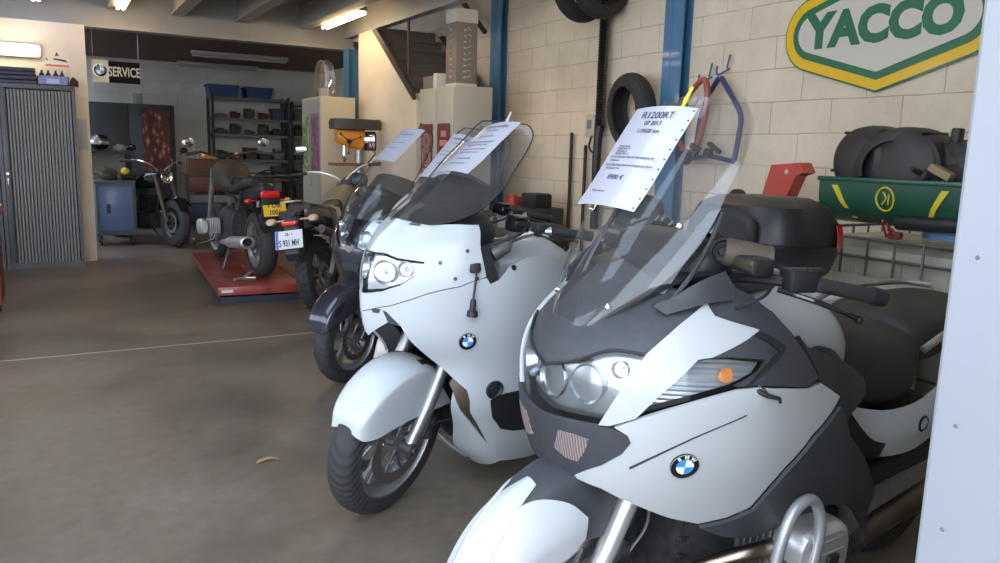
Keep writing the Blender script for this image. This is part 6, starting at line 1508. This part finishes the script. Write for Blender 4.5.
# cartons on the locker
CARD = mat('grey_brown_card', (.20, .175, .15), .8)
t = thing('tall_carton', 'tall narrow grey carton with worn pale marks and white ends on the locker', 'carton', (3.75, 7.42, 2.03))
W = .12
bm = NB(); b2(bm, -W, W, -W, W, .04, .64, .003); obj('carton_sleeve', bm, CARD, t)
bm = NB(); b2(bm, -W-.002, W+.002, -W-.002, W+.002, 0, .04); obj('carton_end', bm, mat('white_card', (.55, .53, .5), .7), t)
bm = NB(); b2(bm, -W-.002, W+.002, -W-.002, W+.002, .64, .77); obj('carton_end', bm, mat('white_card', (.55, .53, .5), .7), t)
WL = mat('carton_marks', (.40, .38, .36), .7)
rn = random.Random(2)
for k in range(9):                       # worn vertical marks, not readable
    z = .10+k*.058; w1 = rn.uniform(.02, .04); w2 = rn.uniform(.025, .05)
    bm = NB(); box(bm, (-.02, -W-.001, z), (w1, .002, .018), ry(rn.uniform(-.7, .7))); box(bm, (.03, -W-.001, z+.012), (w2, .002, .010), ry(rn.uniform(-.7, .7))); obj('printed_mark', bm, WL, t, smooth=False)
    bm = NB(); box(bm, (-W-.001, .0, z+.01), (.002, w1, .014), rx(rn.uniform(-.7, .7))); obj('printed_mark', bm, mat('carton_dark_marks', (.06, .06, .06), .7) if k in (4, 5) else WL, t, smooth=False)
t = thing('small_carton', 'small grey and white carton lying on the locker left of the tall carton', 'carton', (3.70, 7.68, 2.03))
bm = NB(); b2(bm, -.15, .15, -.02, .24, 0, .13, .003); obj('carton_body', bm, CARD, t)
bm = NB(); b2(bm, -.153, .153, -.10, -.02, 0, .15, .003); obj('white_flap', bm, mat('white_card', (.55, .53, .5), .7), t)

# ---- on the right wall
def tyre_obj(name, c, axis, r, w, rim, label, group=None, m=None):
    bm = NB()
    lathe(bm, tyre_prof(r, w, rim, 14)+[(rim-.004, w*.36), (rim+.02, w*.30), (r-.045, w*.30), (r-.03, 0), (r-.045, -w*.30), (rim+.02, -w*.30), (rim-.004, -w*.36)], (0, 0, 0), (0, 1, 0), 64, closed=True)
    # rain grooves cut as dark sipes standing just under the crown
    o = obj(name, bm, m or TREAD, None); a = Vector(axis).normalized(); o.rotation_mode = 'QUATERNION'; o.rotation_quaternion = Vector((0, 1, 0)).rotation_difference(a); o.location = c
    return tag(o, label, 'tyre', group)
tyre_obj('spare_tyre', (4.34, 5.36, 1.76), (.98, -.16, .10), .325, .18, .215, 'wide motorcycle tyre hanging on the right wall beside the blue post')
tyre_obj('spare_tyre', (4.22, 5.70, 2.87), (-.12, 1, .05), .32, .17, .215, 'spare tyre on the high wall rack, nearer of the two')
tyre_obj('spare_tyre', (4.20, 5.96, 2.88), (-.12, 1, .05), .33, .16, .215, 'spare tyre on the high wall rack, farther of the two')
t = thing('tyre_rack', 'steel bracket holding two tyres high on the right wall', 'rack', (4.5, 5.83, 3.09))
for y in (-.45, .45):
    bm = NB(); tube(bm, [(0, y, -.025), (-.5, y, -.025)], [.015, .015], 8); obj('arm', bm, STEEL, t)
bm = NB(); tube(bm, [(-.28, -.45, -.025), (-.28, .45, -.025)], [.018, .018], 8); obj('bar', bm, STEEL, t)
t = thing('flexible_conduit', 'black ribbed conduit running down the right wall left of the hanging tyre', 'conduit', (4.42, 5.88, 0))
bm = NB(); pts = [(0, .02, 3.2-.012*k) for k in range(130)]; tube(bm, pts, [.050 if k % 2 else .043 for k in range(130)], 14); obj('ribbed_hose', bm, BLACKG, t)
bm = NB(); stube(bm, [(0, .02, 1.66), (-.01, .03, 1.45), (-.02, .02, 1.25), (0, .04, 1.0), (.01, .05, .7)], .04, 12, 5); obj('hose_tail', bm, BLACKP, t)
t = thing('wall_socket', 'pale grey switch box on the right wall with black cables below', 'socket', (4.46, 6.06, 1.66))
bm = NB(); b2(bm, -.04, .04, -.07, .07, -.10, .10, .012); obj('socket_case', bm, mat('aged_white_plastic', (.50, .48, .40), .5), t)
bm = NB(); b2(bm, -.048, -.04, -.03, .03, -.03, .05, .006); obj('rocker', bm, mat('grey_rocker', (.20, .20, .19), .5), t)
bm = NB(); b2(bm, -.04, .04, -.13, -.075, -.06, .10, .01); obj('black_plug', bm, BLACKP, t)
bm = NB(); stube(bm, [(0, .02, -.10), (-.02, .02, -.20), (-.02, -.06, -.25), (-.01, -.14, -.18)], .010, 7, 6); obj('cable', bm, BLACKP, t)
for y, z, lab in ((6.40, 1.58, 'taller'), (6.16, 1.46, 'shorter')):
    bm = NB(); cyl(bm, (4.46, y, .02), (4.46, y, z), .017, 10); sphere(bm, (4.46, y, z), .019, 10); tag(obj('leaning_rod', bm, mat('rust_black', (.035, .025, .02), .6)), lab+' of two thin dark rods standing against the right wall', 'rod')
# red and blue tubular frames on hooks
for y, z, lab in ((4.60, 1.99, 'left'), (4.42, 2.04, 'right')):
    bm = NB(); stube(bm, [(4.5, y, z+.02), (4.46, y, z), (4.40, y, z-.03), (4.37, y, z-.02), (4.37, y, z+.03)], .008, 8, 4); stube(bm, [(4.495, y, z+.12), (4.47, y-.02, z+.10), (4.47, y, z+.02)], .007, 6, 4)
    tag(obj('wall_hook', bm, mat('blue_hook', (.06, .12, .24), .5)), 'small steel wall hook, %s one of two above the red and blue frames' % lab, 'hook')
t = thing('paddock_stand', 'red tubular paddock stand hanging from a hook on the right wall', 'stand', (4.36, 4.55, 1.97))
bm = NB(); stube(bm, [(0, .02, 0), (0, .22, -.18), (0, .30, -.30), (0, .24, -.44), (0, .12, -.54), (0, .02, -.50), (0, -.03, -.36), (0, -.06, -.18), (0, -.05, -.04)], .024, 12, 6, closed=True); obj('frame_tube', bm, mat('red_brown_paint', (.36, .08, .055), .4, coat=.3), t)
bm = NB(); lathe(bm, [(.05, -.03), (.06, -.01), (.06, .02), (.035, .05)], (-.03, .10, -.58), (1, 0, 0), 18); box(bm, (-.03, .0, -.50), (.04, .10, .04), rx(.4), bev=.008); obj('stand_pad', bm, BLACKP, t)
t = thing('paddock_stand', 'navy blue tubular paddock stand hanging on the right wall behind the red one', 'stand', (4.42, 4.42, 1.99))
bm = NB(); stube(bm, [(0, .0, 0), (0, -.12, -.14), (0, -.22, -.28), (0, -.22, -.42), (0, -.19, -.62)], .020, 10, 5); stube(bm, [(0, .02, 0), (0, .14, -.16), (0, .20, -.36), (0, .21, -.60)], .020, 10, 5); tube(bm, [(0, -.19, -.62), (-.01, .08, -.58), (0, .30, -.62)], .018, 10); obj('frame_tube', bm, mat('navy_blue_paint', (.03, .035, .15), .35, coat=.4), t)
bm = NB(); lathe(bm, [(.035, -.02), (.035, .02)], (-.02, .06, -.56), (1, 0, 0), 14); box(bm, (-.02, .0, -.52), (.04, .14, .03), rx(.5), bev=.006); obj('stand_pad', bm, BLACKP, t)
# hexagonal YACCO sign
t = thing('yacco_sign', 'green and yellow outlined hexagonal YACCO sign high on the right wall', 'sign', (4.47, 3.165, 2.225))
def hexo(d, W=.655, Hh=.325):
    """pointed-ended outline with rounded left and right ends"""
    pts = []
    a = math.atan2(Hh-.17, W-.10)
    base = [(0, -Hh-d), (W-.13, -.17-d*.95)]
    def arc(cx, s):
        return [(cx+s*(.17+d)*math.cos(t_), (.17+d)*math.sin(t_)) for t_ in np.linspace(-1.15, 1.15, 11)]
    pts = [(0, -Hh-d)]+arc(W-.17, 1)+[(0, Hh+d)]+[(p[0], -p[1]) for p in arc(-(W-.17), -1)][::1]
    return pts
GRN = mat('sign_green', (.02, .15, .075), .4, coat=.4); YEL = mat('sign_yellow', (.80, .50, .01), .35, coat=.3); SGW = mat('sign_cream_white', (.62, .58, .50), .4, coat=.3)
def hexlayer(name, d, x, m):
    bm = NB(); poly = [(-p[0], p[1]) for p in hexo(d)]; prism(bm, poly, .006, 'x', x); return obj(name, bm, m, t, smooth=False)
hexlayer('sign_edge', .078, .012, GRN); hexlayer('yellow_band', .066, .006, YEL); hexlayer('green_band', .002, .0, GRN); hexlayer('sign_face', -.045, -.006, SGW)
text_mesh('sign_letters', 'YACCO', .29, GRN, t, basis((-.0105, .01, .0), (0, -1, 0), (0, 0, 1)), .001, sx=1.02, bold=.016)
# red trolley jack stood against the wall
t = thing('engine_lift_arm', 'red steel lifting arm leaning near the right wall behind the black top case', 'jack', (4.1, 3.48, 1.02))
bm = NB(); prism(bm, [(.0, 0), (.16, .06), (.08, .34), (-.16, .36), (-.20, .30), (-.12, .28), (-.06, .10)], .10, 'x', 0, .008); obj('arm', bm, mat('red_machine_paint', (.50, .06, .04), .4, coat=.4), t)
bm = NB(); prism(bm, [(.10, -.02), (.36, -.01), (.36, .10), (.12, .08)], .12, 'x', .02, .008); obj('cylinder_block', bm, mat('red_machine_paint', (.50, .06, .04), .4, coat=.4), t)
bm = NB(); lathe(bm, [(.05, -.03), (.07, -.02), (.07, .02), (.05, .03)], (-.05, .34, .10), (1, 0, 0), 20); obj('wheel', bm, BLACKP, t)
bm = NB(); lathe(bm, [(.015, -.06), (.015, .06)], (0, -.06, .30), (1, 0, 0), 12); obj('bolt', bm, CHROME, t)
bm = NB(); b2(bm, -.08, .12, -.10, .36, -1.0, -.02, .01); obj('stand_column', bm, STEEL, t)
t = thing('parts_cart', 'low dark cart with red parts by the wall behind the second motorcycle', 'cart', (4.15, 6.7, 0))
bm = NB(); b2(bm, -.22, .22, -.35, .35, 0, .86, .01); obj('cart_body', bm, mat('dark_pedestal', (.05, .05, .05), .6), t)
bm = NB(); b2(bm, -.1, .1, -.32, -.05, .86, 1.0, .02); obj('black_case', bm, BLACKP, t)
bm = NB(); lathe(bm, [(.045, 0), (.045, .10), (.02, .12)], (-.1, .1, .86), (0, 0, 1), 14); box(bm, (0, .25, .90), (.16, .1, .08), bev=.01); obj('red_part', bm, mat('red_machine_paint', (.50, .06, .04), .4), t)
# white low cupboard and the black top case
t = thing('white_cupboard', 'low white cupboard behind the seat of the nearest motorcycle', 'cupboard', (2.95, 2.38, 0))
bm = NB(); b2(bm, -.38, .38, -.38, .38, 0, .82, .006); obj('cupboard_body', bm, mat('white_laminate', (.55, .55, .52), .4), t)
bm = NB(); b2(bm, -.40, .40, -.40, .40, .82, .86, .006); obj('worktop', bm, mat('white_laminate_top', (.60, .60, .57), .35), t)
tc_ = thing('top_case', 'black motorcycle top case with a red reflector resting on the white cupboard', 'case', (2.84, 2.52, .862), R(186))
tb = top_box(tc_, 0, 0, 0)
for ch in list(tc_.children):
    if ch.name.startswith('top_box'): ch.scale = (1.2, 1.15, 1.22); ch.name = 'case_shell'
# bulk container in a wire cage
t = thing('bulk_container', 'square plastic bulk container in a wire cage, green tub standing on it', 'container', (3.88, 2.35, 0))
HX, HY = .47, .56
bm = NB()
for k in range(5):
    pass
IBC = mat('translucent_dirty_plastic', (.44, .41, .33), .5, noise=.3, nscale=5)
z0, z1 = .16, 1.0
bm = NB(); box(bm, (0, 0, (z0+z1)/2), (HX*1.9, HY*1.9, z1-z0), bev=.07)
for s in (-1, 1):
    for k in range(4):
        y = -HY*.72+k*HY*.48; box(bm, (s*HX*.95, y, .58), (.035, .055, .70), bev=.012)
    for k in range(4):
        x = -HX*.72+k*HX*.48; box(bm, (x, s*HY*.95, .58), (.055, .035, .70), bev=.012)
obj('tank', bm, IBC, t)
GAL = mat('galvanised_wire', (.16, .155, .145), .5, metal=.6)
bm = NB()
for z in (.20, .42, .62, .80, .94, 1.03):
    tube(bm, [(-HX-.01, -HY-.01, z), (HX+.01, -HY-.01, z), (HX+.01, HY+.01, z), (-HX-.01, HY+.01, z)], .008, 6, closed=True)
for k in range(9):
    y = -HY+k*HY*2/8
    for s in (-1, 1): cyl(bm, (s*(HX+.022), y, .16), (s*(HX+.022), y, 1.035), .0065, 6)
for k in range(8):
    x = -HX+k*HX*2/7
    for s in (-1, 1): cyl(bm, (x, s*(HY+.022), .16), (x, s*(HY+.022), 1.035), .0065, 6)
obj('wire_cage', bm, GAL, t)
bm = NB()
for y in (-.5, 0, .5): b2(bm, -HX, HX, y-.05, y+.05, 0, .10, .004)
b2(bm, -HX, HX, -HY, HY, .10, .15, .004); obj('pallet', bm, mat('weathered_wood', (.22, .17, .11), .8), t)
# stuff on the container
t = thing('green_tub', 'dark green half-round plastic tub with yellow marks on the bulk container', 'tub', (3.66, 2.30, 1.075))
GT = mat('dark_green_plastic', (.012, .075, .045), .4, coat=.2)
bm = NB()
def tubring(k, o):
    return [(x_*k, y_, z_) for x_, y_, z_ in o]
rs_ = []
for y, k in ((-.375, .9), (-.365, 1), (.365, 1), (.375, .9)):
    sq = lambda v: math.copysign(abs(v)**.6, v)
    rs_.append([(.252*k*sq(math.cos(a)), y, .235+.22*k*sq(math.sin(a))) for a in np.linspace(-PI, 0, 19)]+[(.240*k*sq(math.cos(a)), y, .235+.205*k*sq(math.sin(a))) for a in np.linspace(0, -PI, 19)])
rings(bm, rs_); 

for y in (-.372, .372): prism(bm, [(.247*sq(math.cos(a)), .235+.215*sq(math.sin(a))) for a in np.linspace(-PI, 0, 19)], .008, 'y', y)
obj('tub_shell', bm, GT, t)
for s in (-1, 1):
    bm = NB(); box(bm, (s*.252, 0, .235), (.02, .76, .022), bev=.004); obj('tub_rim', bm, GT, t)
YM = mat('yellow_marking', (.62, .52, .03), .5)
e = [(.08*math.cos(a), .05*math.sin(a)) for a in np.linspace(0, 2*PI, 25)[:-1]]
def tubpt(y, dz):   # point on the outer face towards the room (x negative)
    q_ = min(.98, max(0, -dz/.22))**(1/.6); return (-.252*(math.sqrt(1-q_*q_))**.6-.004, y, .235+dz)
bm = NB(); tube(bm, [tubpt(.0+.045*math.cos(a), -.085+.055*math.sin(a)) for a in np.linspace(0, 2*PI, 25)[:-1]], .005, 6, closed=True)
stube(bm, [tubpt(.01, -.05), tubpt(-.005, -.08), tubpt(.015, -.11)], .004, 6, 4); stube(bm, [tubpt(-.02, -.06), tubpt(-.015, -.11)], .004, 6, 4); obj('oval_emblem', bm, YM, t, label='yellow oval emblem')
for y0, sgn in ((.26, 1), (-.27, -1)):
    bm = NB(); patch(bm, [[tubpt(y0+sgn*.035-sgn*.10*u, -.03-.16*u) if v_ else tubpt(y0-sgn*.0-sgn*.085*u, -.03-.16*u) for v_ in (0, 1)] for u in (0, .3, .6, 1)], .003); obj('slash_mark', bm, YM, t)
# black inner mudguards piled in the tub
BPT = mat('dusty_black_plastic', (.03, .028, .025), .5, noise=.4, nscale=6)
def arch(cy, cz, r, w, a0, a1, tilt, name, label, x=-.02):
    bm = NB(); g = []
    for a in np.linspace(a0, a1, 12):
        row = []
        for u in (-1, -.85, 0, .85, 1):
            rr_ = r-(.06 if abs(u) == 1 else (.01 if u else 0)); row.append((x+u*w/2+tilt*math.cos(a)*.1, rr_*math.cos(a), rr_*math.sin(a)))
        g.append(row)
    patch(bm, g, .006, 2, 2)
    for a in np.linspace(a0+.2, a1-.2, 4): box(bm, (x, (r+.004)*math.cos(a), (r+.004)*math.sin(a)), (w*.9, .012, .012), rx(a), bev=.003)
    rs_ = []
    for k_, xx in ((.97, x-w*.42), (.8, x-w*.52), (.45, x-w*.58), (.12, x-w*.60)):
        rs_.append([(xx, r*k_*math.cos(a), r*k_*math.sin(a)) for a in np.linspace(0, 2*PI, 37)[:-1]])
    rings(bm, rs_)
    o = obj(name, bm, BPT); o.location = (3.62, cy, cz); return tag(o, label, 'mudguard')
arch(2.50, 1.40, .17, .26, -.5, PI+.4, .4, 'inner_mudguard', 'black plastic inner mudguard at the left end of the pile in the green tub')
arch(2.30, 1.37, .19, .24, -.3, PI+.3, -.5, 'inner_mudguard', 'larger round black inner mudguard, second from the left in the green tub', -.05)
arch(2.12, 1.35, .15, .22, -.6, PI*.9, .3, 'inner_mudguard', 'black plastic guard in the middle of the pile in the green tub', .05)
t = thing('engine_cowl', 'jagged black plastic cowl at the right end of the green tub', 'cowl', (3.62, 2.02, 1.27))
bm = NB(); patch(bm, [[(-.12, .12, .0), (-.14, .0, -.02), (-.12, -.12, .0), (-.08, -.20, .04)], [(-.05, .12, .16), (-.06, .02, .15), (-.05, -.10, .17), (-.03, -.20, .26)], [(.10, .12, .14), (.10, .0, .13), (.10, -.12, .16), (.12, -.20, .22)]], .008); obj('cowl_shell', bm, BPT, t)
bm = NB(); box(bm, (-.02, .09, .18), (.05, .04, .22), rx(.05), bev=.008); obj('upright_duct', bm, BPT, t)
bm = NB(); lathe(bm, [(.03, 0), (.035, .01), (.03, .03), (.012, .035), (.012, .09)], (-.13, .10, .06), (-.8, .2, .3), 16); tag(obj('cable_drum', bm, BPT), '', ''); 
o = bpy.data.objects['cable_drum']; o.location = (3.60, 2.05, 1.28); tag(o, 'small round black drum lying on the rim of the green tub', 'part')
bm = NB(); box(bm, (0, 0, 0), (.05, .11, .035), rx(.45), bev=.003); o = obj('wood_block', bm, mat('raw_wood', (.30, .22, .13), .7)); o.location = (3.47, 2.08, 1.36); tag(o, 'short block of pale wood on the green tub', 'wood')
t = thing('hose_coil', 'pale blue hose lying on the bulk container at the right of the green tub', 'hose', (3.52, 2.0, 1.05))
bm = NB()
for k in range(3): stube(bm, [(.0, -.18, .01+.014*k), (-.05, .0, .012+.014*k), (0, .16, .01+.014*k), (.06, .0, .012+.014*k)], .010, 8, 6, closed=True)
obj('hose', bm, mat('pale_blue_hose', (.16, .28, .46), .5), t)
for i, (y, c_, s_, nm, lab) in enumerate(((2.86, (.02, .02, .02), (.14, .10, .10), 'cable_bundle', 'black cable bundle at the left end of the bulk container'), (2.74, (.16, .05, .03), (.05, .07, .035), 'rusty_bracket', 'rusty bracket under the left end of the green tub'),
                           (2.25, (.25, .04, .03), (.05, .06, .035), 'red_connector', 'red connector block in front of the green tub'))):
    bm = NB()
    box(bm, (0, 0, s_[2]/2), s_, rz(.3), bev=.01)
    for k in range(3): stube(bm, [(-.02, s_[1]/2*(-1+k), .01), (-.03-.02*k, s_[1]*.2*k, .05+.02*k), (.02, s_[1]*.5, .03), (.03, .02, .01)], .006, 6, 5)
    o = obj(nm, bm, mat(nm+'_mat', c_, .6)); o.location = (3.44, y, 1.04); tag(o, lab, 'part')
bm = NB(); tube(bm, [(0, -.16, .05), (0, .14, .04)], .035, 14); o = obj('rubber_hose', bm, BLACKP); o.location = (3.44, 2.10, 1.08); tag(o, 'short thick black hose lying under the right end of the green tub', 'hose')
# left edge: red bench vice corner
t = thing('red_tool_trolley', 'red corner of a tool trolley just inside the left edge of the photo', 'trolley', (-.72, 7.4, 0))
bm = NB(); b2(bm, -.4, .34, -.25, .25, .1, .78, .01); obj('trolley_body', bm, mat('dark_red_paint', (.17, .035, .028), .45), t)
bm = NB(); b2(bm, -.42, .37, -.27, .27, .78, .86, .02); obj('trolley_top', bm, mat('red_machine_paint', (.50, .06, .04), .4), t)
for x in (-.3, .3):
    bm = NB(); lathe(bm, [(.05, -.015), (.05, .015)], (x, 0, .05), (1, 0, 0), 14); obj('castor', bm, BLACKP, t)
# torn scrap on the floor
bm = NB(); patch(bm, [[(0, 0, .004), (.06, .015, .010), (.11, .0, .004)], [(.01, .03, .006), (.06, .04, .012), (.10, .035, .004)]], .001); o = obj('paper_scrap', bm, mat('brown_scrap', (.36, .23, .12), .8)); o.location = (.72, 3.36, 0); tag(o, 'small brown scrap lying on the floor left of the second white motorcycle', 'scrap')
# ================================================================== camera, light, view
PITCH, YAW, ROLL = R(9.5), R(30), R(1.6)
fw = Vector((math.sin(YAW)*math.cos(PITCH), math.cos(YAW)*math.cos(PITCH), -math.sin(PITCH)))
r0 = Vector((math.cos(YAW), -math.sin(YAW), 0)); u0 = r0.cross(fw)
right = r0*math.cos(ROLL)+u0*math.sin(ROLL); upv = -r0*math.sin(ROLL)+u0*math.cos(ROLL)
cd = bpy.data.cameras.new('camera'); cam = bpy.data.objects.new('camera', cd); COL.objects.link(cam)
cam.matrix_world = Matrix.Translation((0, 0, 1.40)) @ Matrix((right, upv, -fw)).transposed().to_4x4()
cd.sensor_width = 36; cd.lens = 780/1000*36; cd.clip_start = .05; cd.clip_end = 200
SC.camera = cam
w = bpy.data.worlds.new('daylight'); SC.world = w; w.use_nodes = True; nt = w.node_tree
bg = nt.nodes['Background']; tc = nt.nodes.new('ShaderNodeTexCoord'); sp = nt.nodes.new('ShaderNodeSeparateXYZ')
rp = nt.nodes.new('ShaderNodeValToRGB'); nt.links.new(tc.outputs['Generated'], sp.inputs[0]); nt.links.new(sp.outputs['Z'], rp.inputs['Fac'])
rp.color_ramp.elements[0].position = 0; rp.color_ramp.elements[0].color = (.93, .96, 1, 1)
rp.color_ramp.elements[1].position = .7; rp.color_ramp.elements[1].color = (.68, .80, 1, 1)
nt.links.new(rp.outputs['Color'], bg.inputs['Color']); bg.inputs['Strength'].default_value = 2.15
SC.view_settings.view_transform = 'Standard'; SC.view_settings.look = 'None'; SC.view_settings.exposure = 1.45; SC.view_settings.gamma = 1
SC.view_settings.use_curve_mapping = False
